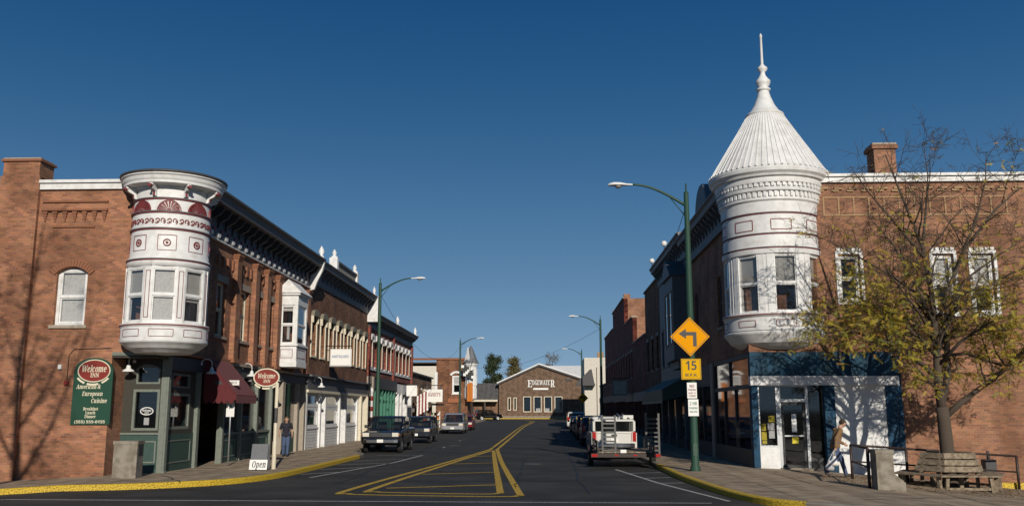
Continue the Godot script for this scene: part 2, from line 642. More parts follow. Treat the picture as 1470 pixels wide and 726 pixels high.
func drape(st: SurfaceTool, poly: PackedVector2Array, lift: float) -> void:   # poly holds (x, z)
	var idx := Geometry2D.triangulate_polygon(poly)
	for k in range(0, idx.size(), 3):
		var a := poly[idx[k]]
		var b := poly[idx[k + 1]]
		var c := poly[idx[k + 2]]
		if (b - a).cross(c - a) < 0.0:
			var s := b
			b = c
			c = s
		tri(st, on(a.x, a.y, lift), on(b.x, b.y, lift), on(c.x, c.y, lift))

# a painted stripe along the points (x, z)
func stripe_into(st: SurfaceTool, pts: Array, w: float, lift := 0.008) -> void:
	var fine := []
	for i in pts.size() - 1:
		var n := maxi(1, int(pts[i].distance_to(pts[i + 1]) / 3.0))
		for k in n:
			fine.append((pts[i] as Vector2).lerp(pts[i + 1], float(k) / n))
	fine.append(pts[pts.size() - 1])
	var l := []
	var r := []
	for i in fine.size():
		var d: Vector2 = (fine[mini(i + 1, fine.size() - 1)] - fine[maxi(i - 1, 0)]).normalized()
		var s := Vector2(-d.y, d.x) * w * 0.5
		l.append(fine[i] - s)
		r.append(fine[i] + s)
	for i in fine.size() - 1:
		quad(st, on(l[i].x, l[i].y, lift), on(l[i + 1].x, l[i + 1].y, lift), on(r[i + 1].x, r[i + 1].y, lift), on(r[i].x, r[i].y, lift))

func marking(called: String, mat: Material, lines: Array, w: float) -> void:
	var st := stool()
	for l in lines:
		stripe_into(st, l, w)
	structure(put(self, called, done(st), mat))

func curve2(pts: Array, n := 6) -> Array:   # a smooth line through the points
	var out := []
	for i in pts.size() - 1:
		var p0: Vector2 = pts[maxi(i - 1, 0)]
		var p3: Vector2 = pts[mini(i + 2, pts.size() - 1)]
		for k in n:
			out.append((pts[i] as Vector2).cubic_interpolate(pts[i + 1], p0, p3, float(k) / n))
	out.append(pts[pts.size() - 1])
	return out

# a kerb of 0.15 m along the road edge; the pavement lies to the left of the walking direction
func kerb(called: String, mat: Material, pts: Array) -> void:
	var st := stool()
	var sec := [Vector2(0.0, -0.06), Vector2(0.0, 0.125), Vector2(0.03, 0.155), Vector2(0.17, 0.158), Vector2(0.17, 0.0)]
	var rows := []
	for i in pts.size():
		var d: Vector2 = (pts[mini(i + 1, pts.size() - 1)] - pts[maxi(i - 1, 0)]).normalized()
		var s := Vector2(d.y, -d.x)
		var row := []
		for p in sec:
			var q: Vector2 = pts[i] + s * p.x
			row.append(V(q.x, gh(q.x, q.y) + p.y, q.y))
		rows.append(row)
	for i in rows.size() - 1:
		for k in sec.size() - 1:
			quad(st, rows[i][k], rows[i + 1][k], rows[i + 1][k + 1], rows[i][k + 1])
	structure(put(self, called, done(st), mat))

# pavement: every slab near the camera its own piece with open joints, one sheet beyond
func pavement(outline: PackedVector2Array, z_far_slab: float, size := 1.5) -> void:
	var lo := outline[0]
	var hi := outline[0]
	for p in outline:
		lo = lo.min(p)
		hi = hi.max(p)
	var bed := stool()
	var far_st := stool()
	var slabs := []
	var has_far := false
	var nx := int(ceil((hi.x - lo.x) / size))
	var nz := int(ceil((hi.y - lo.y) / size))
	for i in nx:
		for j in nz:
			var x0 := lo.x + i * size
			var z1 := hi.y - j * size
			var cell := rect(x0, z1 - size, x0 + size, z1)
			for piece in Geometry2D.intersect_polygons(outline, cell):
				drape(bed, piece, 0.10)
			if z1 < z_far_slab:
				for piece in Geometry2D.intersect_polygons(outline, cell):
					drape(far_st, piece, 0.152)
					has_far = true
				continue
			var g := 0.011
			for piece in Geometry2D.intersect_polygons(outline, rect(x0 + g, z1 - size + g, x0 + size - g, z1 - g)):
				var st := stool()
				var lift := 0.152 + rng.randf_range(-0.004, 0.004)
				drape(st, piece, lift)
				for k in piece.size():
					var a: Vector2 = piece[k]
					var b: Vector2 = piece[(k + 1) % piece.size()]
					quad(st, on(a.x, a.y, lift), on(b.x, b.y, lift), on(b.x, b.y, 0.09), on(a.x, a.y, 0.09))
				slabs.append(done(st))
	var p := put(self, "pavement", done(bed), M.slab_bed)
	structure(p)
	if has_far:
		put(p, "paving_sheet", done(far_st), M.slab[0]).set_meta("kind", "stuff")
	slabs = slabs.slice(0, 300)
	for m in slabs:
		put(p, "paving_slab", m, M.slab[rng.randi() % 4])

func make_setting() -> void:
	fr = Transform3D.IDENTITY
	var far_x := [-900.0, -300.0, -100.0, -60.0, -27.0, -20.0, -13.0, -4.0, 8.0, 17.0, 40.0, 100.0, 300.0, 900.0]
	sheet("ground", M.earth, far_x, [30.0, -10.0, -30.0, -50.0, -60.0, -65.0, -70.0, -75.0, -80.0, -120.0, -160.0, -170.0], -0.16)
	var st := stool()
	quad(st, V(-900, gh(0, -170) - 0.16, -1500), V(900, gh(0, -170) - 0.16, -1500), V(900, gh(0, -170) - 0.16, -170), V(-900, gh(0, -170) - 0.16, -170))
	structure(put(self, "ground", done(st), M.earth))
	# carriageways: the cross street, the main street and the bend at its far end
	sheet("road", M.asphalt, [-60.0, -27.0, -20.0, -13.0, -8.0, 0.0, 8.0, 17.0, 40.0], [12.0, -10.0, -20.0, -32.0], 0.0)
	sheet("road", M.asphalt, [-10.2, -2.0, 5.0], span(-32.0, -50.0, 20) + span(-50.0, -148.0, 12.0).slice(1), 0.0)
	sheet("road", M.asphalt, span(-90.0, -10.2, 10.0) + [-2.0, 5.0, 8.0, 22.0], [-148.0, -154.0, -160.0, -167.0], 0.0)
	# kerbs (x, z)
	var lk := curve2([Vector2(-30, -23.4), Vector2(-16, -23.9), Vector2(-13.2, -24.3), Vector2(-11.2, -25.0), Vector2(-9.4, -26.6), Vector2(-8.6, -29.0), Vector2(-8.45, -33.0), Vector2(-8.45, -41.5)])
	kerb("yellow_kerb", M.kerb_yellow, lk)
	var lk2 := curve2([Vector2(-8.45, -41.5), Vector2(-8.6, -43.2), Vector2(-9.35, -45.2), Vector2(-9.6, -47.0)])
	for z in [-50, -60, -70, -80, -95, -110, -125, -145]:
		lk2.append(Vector2(-9.6, z))
	lk2.append_array(curve2([Vector2(-9.6, -145), Vector2(-10.3, -148), Vector2(-13.5, -149.5), Vector2(-30, -150)]))
	kerb("kerb", M.kerb_grey, lk2)
	var rk := curve2([Vector2(4.1, -35.0), Vector2(4.1, -31.0), Vector2(4.2, -27.5), Vector2(4.5, -23.5), Vector2(4.95, -21.4), Vector2(5.6, -20.5)])
	kerb("yellow_kerb", M.kerb_yellow, rk)
	kerb("kerb", M.kerb_grey, curve2([Vector2(5.6, -20.5), Vector2(7.2, -19.7), Vector2(10, -19.4), Vector2(24, -19.4)]))
	kerb("kerb", M.kerb_grey, [Vector2(4.1, -140.0), Vector2(4.1, -120.0), Vector2(4.1, -100.0), Vector2(4.1, -80.0), Vector2(4.1, -65.0), Vector2(4.1, -50.0), Vector2(4.1, -42.0), Vector2(4.1, -35.0)])
	# pavements behind the kerbs
	var lo := PackedVector2Array()
	for p in lk:
		lo.append(p + Vector2(-0.10, -0.12))
	for p in lk2:
		lo.append(p + Vector2(-0.12, 0.0))
	lo.append_array([Vector2(-30, -146), Vector2(-13.4, -146), Vector2(-13.4, -30.5), Vector2(-30, -30.5)])
	pavement(lo, -52.0)
	var ro := PackedVector2Array([Vector2(4.22, -140)])
	for p in rk:
		ro.append(p + Vector2(0.12, -0.05))
	ro.append_array([Vector2(7.3, -19.85), Vector2(10, -19.55), Vector2(24, -19.55), Vector2(24, -34), Vector2(8.2, -36), Vector2(8.2, -140)])
	pavement(ro, -46.0)
	# the pavement in front of the gabled building at the bend, and its kerb
	pavement(PackedVector2Array([Vector2(-12, -167.2), Vector2(24, -167.2), Vector2(24, -171), Vector2(-12, -171)]), 0.0, 6.0)
	kerb("yellow_kerb", M.kerb_yellow, [Vector2(-12, -167.1), Vector2(0, -167.1), Vector2(14, -167.1)])
	# painted lines
	var yl := [
		curve2([Vector2(-3.13, -51.5), Vector2(-4.2, -38.0), Vector2(-5.35, -25.2), Vector2(-5.15, -23.9), Vector2(-4.6, -23.6), Vector2(-3.0, -23.35), Vector2(-1.3, -23.2), Vector2(-0.72, -23.5), Vector2(-0.78, -24.8), Vector2(-1.85, -38.0), Vector2(-2.78, -51.5)]),
		curve2([Vector2(-3.0, -50.0), Vector2(-3.95, -37.5), Vector2(-4.75, -25.6), Vector2(-4.55, -24.5), Vector2(-3.8, -24.2), Vector2(-1.75, -23.9), Vector2(-1.25, -24.2), Vector2(-1.3, -25.4), Vector2(-2.1, -37.5), Vector2(-2.9, -50.0)]),
		[Vector2(-4.45, -25.6), Vector2(-1.42, -26.9)],
		[Vector2(-4.22, -31.2), Vector2(-1.75, -32.4)],
		[Vector2(-3.85, -37.3), Vector2(-2.12, -38.2)],
		[Vector2(-3.48, -43.2), Vector2(-2.48, -44.0)],
	]
	marking("traffic_island_marking", M.paint_yellow, yl, 0.19)
	var cl := []
	for o in [-0.19, 0.19]:
		var p := [Vector2(-2.95 + o, -51.5), Vector2(-2.9 + o, -70), Vector2(-2.85 + o, -90), Vector2(-2.7 + o, -110), Vector2(-2.2 + o, -130), Vector2(-2.5 + o, -145), Vector2(-6.0, -154.5 + o), Vector2(-18.0, -158.0 + o), Vector2(-60, -159.0 + o)]
		cl.append(curve2(p, 4))
	marking("centre_line", M.paint_yellow, cl, 0.17)
	marking("crossing_line", M.paint_white, [[Vector2(-30, -21.9), Vector2(-13, -22.0), Vector2(3.8, -21.75)]], 0.12)
	marking("parking_line", M.paint_white, [
		[Vector2(2.5, -34.0), Vector2(3.3, -27.6), Vector2(4.3, -22.2)],
		[Vector2(2.75, -31.9), Vector2(3.95, -32.4)], [Vector2(3.0, -29.6), Vector2(3.95, -30.0)], [Vector2(3.25, -27.6), Vector2(4.05, -27.8)], [Vector2(1.75, -45.5), Vector2(1.75, -46.3)]], 0.11)
	marking("parking_line", M.paint_white, [
		[Vector2(-7.6, -29.5), Vector2(-6.35, -38.0), Vector2(-6.0, -44.5)],
		[Vector2(-8.3, -31.0), Vector2(-7.3, -32.2)], [Vector2(-8.3, -33.6), Vector2(-6.95, -34.8)], [Vector2(-8.3, -36.4), Vector2(-6.55, -37.8)], [Vector2(-8.3, -39.4), Vector2(-6.3, -41.0)], [Vector2(-8.2, -44.4), Vector2(-6.0, -44.4)],
		[Vector2(-6.0, -53.0), Vector2(-6.0, -54.2)], [Vector2(-6.0, -63.0), Vector2(-6.0, -64.2)]], 0.11)
	# tar-sealed cracks and one dug-up patch
	var cracks := []
	var r := RandomNumberGenerator.new()
	r.seed = 5
	for c in [[Vector2(-7, -60), Vector2(-6.2, -27)], [Vector2(0.9, -75), Vector2(1.0, -24)], [Vector2(-8, -27.8), Vector2(4, -28.6)], [Vector2(-6, -46), Vector2(3.2, -45)], [Vector2(-5.4, -62), Vector2(3, -61)], [Vector2(-25, -22.9), Vector2(3, -22.6)], [Vector2(-6.9, -36), Vector2(-4.4, -34)], [Vector2(-0.4, -33), Vector2(3.6, -35)], [Vector2(2.4, -52), Vector2(-1.5, -54)], [Vector2(-8, -52.5), Vector2(-3.2, -51)], [Vector2(-1.0, -46), Vector2(-0.9, -26)], [Vector2(-16, -23.2), Vector2(-9.5, -25.2)]]:
		var l := []
		for k in 22:
			l.append((c[0] as Vector2).lerp(c[1], k / 21.0) + Vector2(r.randf_range(-0.10, 0.10), r.randf_range(-0.10, 0.10)))
		cracks.append(l)
	marking("tar_seam", M.tar, cracks, 0.05)
	var ps := stool()
	for q in [rect(0.1, -30.6, 1.1, -28.9), rect(-6.9, -52.4, -5.3, -49.0), rect(-1.9, -60.0, 0.4, -58.4), rect(1.1, -41.0, 1.9, -36.0)]:
		drape(ps, q, 0.004)
	structure(put(self, "road_patch", done(ps), M.asphalt_patch))
	# wear: oil drips in the parking lanes, more patches, iron covers
	var oil := stool()
	for k in 46:
		var ox := r.randf_range(1.6, 3.8) if k % 2 else r.randf_range(-8.6, -6.4)
		var oz := r.randf_range(-70.0, -26.0)
		if k > 33:
			ox = r.randf_range(-6.0, 1.5)
		var blot := PackedVector2Array()
		var rr := r.randf_range(0.06, 0.26)
		for q in 11:
			var a := TAU * q / 11.0
			blot.append(Vector2(ox + cos(a) * rr * r.randf_range(0.7, 1.2), oz + sin(a) * rr * 1.5 * r.randf_range(0.7, 1.2)))
		drape(oil, blot, 0.005 + 0.0001 * k)
	structure(put(self, "oil_stain", done(oil), M.asphalt_patch))
	for c in [Vector2(-0.6, -37.5), Vector2(-5.6, -56.0), Vector2(1.3, -66.0)]:
		var o := put(self, "manhole_cover", lathe([Vector2(0.0, 0.012), Vector2(0.26, 0.012), Vector2(0.27, 0.008), Vector2(0.29, 0.008), Vector2(0.30, 0.014), Vector2(0.36, 0.014), Vector2(0.37, 0.0)], 28), M.steel, Transform3D(Basis.IDENTITY, on(c.x, c.y, 0.0)))
		structure(o)
	var cs := []
	for c in [[Vector2(7.0, -21.0), Vector2(10.2, -23.2)], [Vector2(10.2, -23.2), Vector2(11.6, -22.2)], [Vector2(-11.9, -28.2), Vector2(-10.2, -25.6)], [Vector2(5.2, -25.0), Vector2(7.4, -25.6)]]:
		var l := []
		for k in 9:
			l.append((c[0] as Vector2).lerp(c[1], k / 8.0) + Vector2(r.randf_range(-0.07, 0.07), r.randf_range(-0.07, 0.07)))
		cs.append(l)
	var cst := stool()
	for l in cs:
		stripe_into(cst, l, 0.03, 0.162)
	structure(put(self, "pavement_crack", done(cst), M.tar))

# ------------------------------------------------------------------ buildings of the left side
# closes a building behind its faces: back, sides, roof (box shell from x0,z0 to x1,z1, faces inside)
func shell(parent: Node3D, mat: Material, x0: float, z0: float, x1: float, z1: float, top: float, skip := "") -> void:
	if not skip.contains("w"):
		bx(parent, "wall", mat, x0, -0.8, z0 + 0.31, x0 + 0.3, top, z1 - 0.31)
	if not skip.contains("e"):
		bx(parent, "wall", mat, x1 - 0.3, -0.8, z0 + 0.31, x1, top, z1 - 0.31)
	if not skip.contains("n"):
		bx(parent, "wall", mat, x0 + 0.002, -0.8, z0, x1 - 0.002, top, z0 + 0.3)
	if not skip.contains("s"):
		bx(parent, "wall", mat, x0 + 0.002, -0.8, z1 - 0.3, x1 - 0.002, top, z1)
	bx(parent, "roof", M.roof, x0 + 0.31, top - 0.5, z0 + 0.31, x1 - 0.31, top - 0.3, z1 - 0.31)

# segmental arch: the wall piece between a rectangular opening's top and the arch, plus a hood of bricks
func arch_fill(parent: Node3D, mat: Material, x0: float, x1: float, y_spring: float, y_crown: float, thick: float) -> void:
	var w := (x1 - x0) / 2.0
	var rise := y_crown - y_spring
	var r := (w * w + rise * rise) / (2.0 * rise)
	var cx := (x0 + x1) / 2.0
	var cy := y_crown - r
	for s in [-1.0, 1.0]:
		var p := PackedVector2Array([Vector2(cx + s * w, y_crown)])
		for k in 9:
			var x: float = w * (1.0 - k / 8.0)
			p.append(Vector2(cx + s * x, cy + sqrt(maxf(r * r - x * x, 0.0)) - (0.0 if k < 8 else 0.0)))
		p[p.size() - 1].y -= 0.001
		put(parent, "arch_spandrel", extr(p, -thick, 0.0), mat)

func arch_hood(parent: Node3D, mat: Material, x0: float, x1: float, y_spring: float, y_crown: float, band: float, proud: float, n := 15) -> void:
	var w := (x1 - x0) / 2.0
	var rise := y_crown - y_spring
	var r := (w * w + rise * rise) / (2.0 * rise)
	var half := asin(w / r) * 1.12
	var c := Vector2((x0 + x1) / 2.0, y_crown - r)
	for k in n:
		var a := lerpf(-half, half, (k + 0.06) / n)
		var b := lerpf(-half, half, (k + 0.94) / n)
		var p := PackedVector2Array([c + Vector2(sin(a), cos(a)) * (r + 0.004), c + Vector2(sin(b), cos(b)) * (r + 0.004), c + Vector2(sin(b), cos(b)) * (r + band), c + Vector2(sin(a), cos(a)) * (r + band)])
		put(parent, "hood_brick", extr(p, 0.0, proud), mat)

# a bracketed cornice along frame x from a to b
func cornice(parent: Node3D, mat: Material, a: float, b: float, y0: float, y1: float, out: float, step: float, opt := {}) -> Node3D:
	var h := y1 - y0
	var st := stool()
	var prof := PackedVector2Array([Vector2(0, y0), Vector2(0.06, y0), Vector2(0.08, y0 + h * 0.06), Vector2(0.08, y1 - h * 0.34), Vector2(out * 0.80, y1 - h * 0.28), Vector2(out * 0.86, y1 - h * 0.12), Vector2(out, y1 - h * 0.05), Vector2(out, y1), Vector2(0, y1 + 0.03)])
	# profile lies in the (z, y) plane of the frame
	extr_into(st, prof, a, b, 0.0, -1.0, Transform3D(Basis(V(0, 0, 1), V(0, 1, 0), V(1, 0, 0)), Vector3.ZERO))
	var c := put(parent, "cornice", done(st), mat)
	var n := int((b - a) / step)
	var bm := extr(PackedVector2Array([Vector2(0, 0), Vector2(0.05, 0), Vector2(0.09, h * 0.14), Vector2(out * 0.45, h * 0.24), Vector2(out * 0.62, h * 0.40), Vector2(0, h * 0.42)]), -0.06, 0.06)
	var turn := Basis(V(0, 0, 1), V(0, 1, 0), V(-1, 0, 0))
	for i in n:
		var x := a + (i + 0.5) * (b - a) / n
		put(c, "bracket", bm, opt.get("bracket", mat), Transform3D(turn, V(x, y1 - h * 0.72, 0.081)))
	return c

# the ring of windows of a round corner turret: 8 window bays, narrow panels between
func turret_bay(t: Node3D, c: Vector3, r: float, az: float, ww: float, y0: float, y1: float, blind: float, blind_mat: Material) -> void:
	var keep := fr
	fr = keep * radial_frame(c, az, r)
	window(t, -ww / 2.0, y0, ww / 2.0, y1, {"recess": 0.0, "frame": 0.07, "called": "window", "blind": blind, "blind_mat": blind_mat})
	fr = keep

func corner_building_left() -> void:
	var o := thing("corner_building", "orange brick corner building with white round turret above its green corner entrance", "building", V(XL, 0, ZL))
	var bk: Material = M.brick_orange
	# front wall with the arched window opening; the ground floor corner is cut back under the turret
	var wx0 := -3.48
	var wx1 := -2.46
	wall(o, "wall", bk, -12.0, -0.9, -1.45, 9.3, 0.35, [[wx0, 4.82, wx1, 6.70]])
	wall(o, "wall", bk, -1.45, 3.95, 0.0, 9.3, 0.35)
	bx(o, "wall", bk, -1.75, -0.9, -1.2, -1.45, 3.95, -0.352)
	bx(o, "storefront_beam", M.green_pale, -1.45, 3.85, -1.3, -0.02, 3.95, 0.02)
	arch_fill(o, bk, wx0, wx1, 6.50, 6.70, 0.3)
	arch_hood(o, M.brick_plain, wx0 - 0.02, wx1 + 0.02, 6.50, 6.72, 0.22, 0.05)
	window(o, wx0, 4.82, wx1, 6.68, {"recess": 0.12, "blind": 1.0, "mid": 0.5, "frame": 0.1, "sill": M.stone, "blind_mat": M.blind})
	# chimney breast, stack and cap
	var ch := bx(o, "chimney", bk, -5.6, -0.9, 0.001, -4.27, 9.75, 0.14)
	bx(ch, "stack", bk, -5.55, 9.75, -0.75, -4.32, 10.25, 0.10)
	bx(ch, "cap", M.brick_plain, -5.62, 10.25, -0.8, -4.25, 10.33, 0.16)
	bx(ch, "cap", M.stone, -5.56, 10.33, -0.75, -4.31, 10.38, 0.11)
	var cp := bx(o, "coping", M.white, -4.26, 9.29, -0.4, -1.0, 9.50, 0.10)
	bx(cp, "coping_moulding", M.white, -4.26, 9.50, -0.42, -1.0, 9.60, 0.17)
	bx(o, "coping", M.white, -12.0, 8.9, 0.002, -5.62, 9.1, 0.1)
	# corbelled brick panel
	for i in 7:
		var x := -4.10 + i * 0.33
		var cb := hub(o, "corbel")
		for k in 4:
			var w := 0.05 + 0.034 * k
			bx(cb, "brick", M.brick_plain, x + 0.07 - w / 2.0, 8.22 + k * 0.085, 0.0, x + 0.07 + w / 2.0, 8.295 + k * 0.085, 0.03 + 0.018 * k)
	bx(o, "corbel_course", M.brick_plain, -4.15, 8.57, 0.0, -1.95, 8.63, 0.1)
	bx(o, "corbel_course", M.brick_plain, -4.15, 8.86, 0.0, -1.95, 8.92, 0.06)
	bx(o, "corbel_course", M.brick_plain, -3.75, 8.02, 0.0, -2.35, 8.08, 0.05)
	# a loop of conduit over the sign board and two small fixtures
	put(o, "conduit", tube([V(-2.85, 3.0, 0.02), V(-2.85, 3.85, 0.02), V(-2.7, 4.05, 0.02), V(-1.5, 4.08, 0.02)], 0.012, 0.012, 6), M.dark_metal)
	bx(o, "junction_box", M.sign_red, -2.92, 2.92, 0.0, -2.78, 3.06, 0.08)
	bx(o, "junction_box", M.lamp_white, -3.15, 3.42, 0.0, -3.05, 3.56, 0.08)
	# street face above the shops
	fr = east_frame(0, 0, 0)
	var wins := [[4.9, 4.9, 5.9, 6.95], [7.5, 4.9, 8.6, 6.95], [9.45, 4.9, 10.3, 6.95], [11.05, 4.9, 12.05, 6.95], [15.6, 4.9, 16.6, 6.95]]
	wall(o, "wall", bk, 0.36, 3.95, 18.1, 9.35, 0.35, wins)
	for i in wins.size():
		var w = wins[i]
		window(o, w[0], w[1], w[2], w[3], {"recess": 0.14, "mat": M.cream, "blind": [0.3, 0.0, 0.55, 0.2, 0.5, 0.4][i], "blind_mat": M.curtain, "sill": M.stone, "lintel": M.stone, "lintel_height": 0.26, "frame": 0.06})
	for x in [6.5, 8.85, 10.45, 12.15, 14.9, 17.3]:
		var p := bx(o, "pilaster", M.brick_orange, x, 4.0, 0.0, x + 0.5, 8.0, 0.2)
		for k in 3:
			bx(p, "capital_course", M.brick_plain, x - 0.03 * k, 8.0 + k * 0.08, 0.0, x + 0.5 + 0.03 * k, 8.07 + k * 0.08, 0.22 + 0.03 * k)
		bx(p, "base_course", M.brick_plain, x - 0.05, 3.96, 0.0, x + 0.55, 4.12, 0.25)
	for i in 24:   # corbel table under the frieze
		var x := 4.7 + i * 0.55
		if (x < 12.2 or x > 14.8) and x < 17.6:
			bx(o, "corbel_brick", M.brick_plain, x, 7.55, 0.0, x + 0.2, 7.95, 0.07)
	bx(o, "string_course", M.brick_plain, 1.2, 3.96, 0.0, 13.3, 4.06, 0.12)
	var cn := cornice(o, M.grey_trim, 0.9, 18.1, 8.45, 9.95, 0.85, 0.78, {"bracket": M.cap_dark})
	var sc := extr(oval(0, 0, 0.14, 0.17, 10, PI, TAU), 0.0, 0.09)
	for i in 21:
		var x := 1.3 + i * 0.78
		put(cn, "pendant", sc, M.white, Transform3D(Basis.IDENTITY, V(x, 8.66, 0.081)))
		bx(cn, "frieze_block", M.red_trim, x + 0.25, 8.68, 0.081, x + 0.5, 8.86, 0.115)
	bx(cn, "frieze_moulding", M.white, 0.9, 8.40, 0.0, 18.1, 8.46, 0.13)
	put(cn, "end_scroll", extr(PackedVector2Array([Vector2(0, 8.3), Vector2(0.3, 8.35), Vector2(0.42, 8.7), Vector2(0.70, 9.3), Vector2(0.84, 9.94), Vector2(0.0, 9.94)]), -0.10, 0.10), M.white, Transform3D(Basis(V(0, 0, 1), V(0, 1, 0), V(-1, 0, 0)), V(18.0, 0, 0)))
	put(cn, "finial", lathe([Vector2(0.14, 0), Vector2(0.14, 0.12), Vector2(0.06, 0.18), Vector2(0.16, 0.36), Vector2(0.10, 0.52), Vector2(0.02, 0.66), Vector2(0.0, 0.7)], 12), M.lamp_white, Transform3D(Basis.IDENTITY, V(18.0, 9.99, 0.6)))
	oriel(o, 12.75, 14.5, 4.1, 7.5, 0.95)
	shop_left(o)
	fr = Transform3D.IDENTITY
	shell(o, bk, -12.0, -18.1, 0.0, 0.0, 9.3, "se")
	bx(o, "floor", M.inside, -11.6, 3.86, -17.7, -0.4, 3.94, -1.35)
	left_turret(o)

func oriel(o: Node3D, a: float, b: float, y0: float, y1: float, out: float) -> void:
	# white bay window hung on the street face, gable roof with its end towards the camera
	var keep := fr
	var t := hub(o, "oriel_window")
	bx(t, "floor_panel", M.white, a, y0, 0.002, b, y0 + 0.25, out)
	bx(t, "apron", M.white, a + 0.03, y0 + 0.25, 0.002, b - 0.03, y0 + 0.95, out - 0.03)
	bx(t, "moulding", M.white, a - 0.04, y0 + 0.95, 0.002, b + 0.04, y0 + 1.03, out + 0.04)
	bx(t, "head", M.white, a + 0.02, y1 - 0.55, 0.002, b - 0.02, y1 - 0.1, out - 0.02)
	bx(t, "moulding", M.white, a - 0.08, y1 - 0.1, 0.002, b + 0.08, y1, out + 0.08)
	for x in [a + 0.03, b - 0.17]:
		bx(t, "corner_post", M.white, x, y0 + 1.03, out - 0.17, x + 0.14, y1 - 0.55, out - 0.03)
		bx(t, "wall_post", M.white, x, y0 + 1.03, 0.002, x + 0.14, y1 - 0.55, 0.12)
	put(t, "gable_roof", extr(PackedVector2Array([Vector2(-0.16, y1), Vector2(out + 0.16, y1), Vector2(out * 0.5, y1 + 0.62)]), a - 0.14, b + 0.14), M.white, Transform3D(Basis(V(0, 0, 1), V(0, 1, 0), V(1, 0, 0)), Vector3.ZERO))
	fr = keep * Transform3D(Basis.IDENTITY, V(0, 0, out - 0.04))
	window(t, a + 0.17, y0 + 1.03, b - 0.17, y1 - 0.55, {"recess": 0.0, "frame": 0.05})
	ring(t, "apron_panel", M.red_trim, a + 0.2, y0 + 0.4, b - 0.2, y0 + 0.8, 0.025, 0.01, 0.018)
	# side towards the camera
	fr = keep * Transform3D(Basis(V(0, 0, 1), V(0, 1, 0), V(-1, 0, 0)), V(a + 0.06, 0, 0))
	window(t, 0.12, y0 + 1.03, out - 0.17, y1 - 0.55, {"recess": 0.0, "frame": 0.06, "blind": 0.15})
	ring(t, "apron_panel", M.red_trim, 0.18, y0 + 0.4, out - 0.2, y0 + 0.8, 0.022, 0.03, 0.038)
	fr = keep

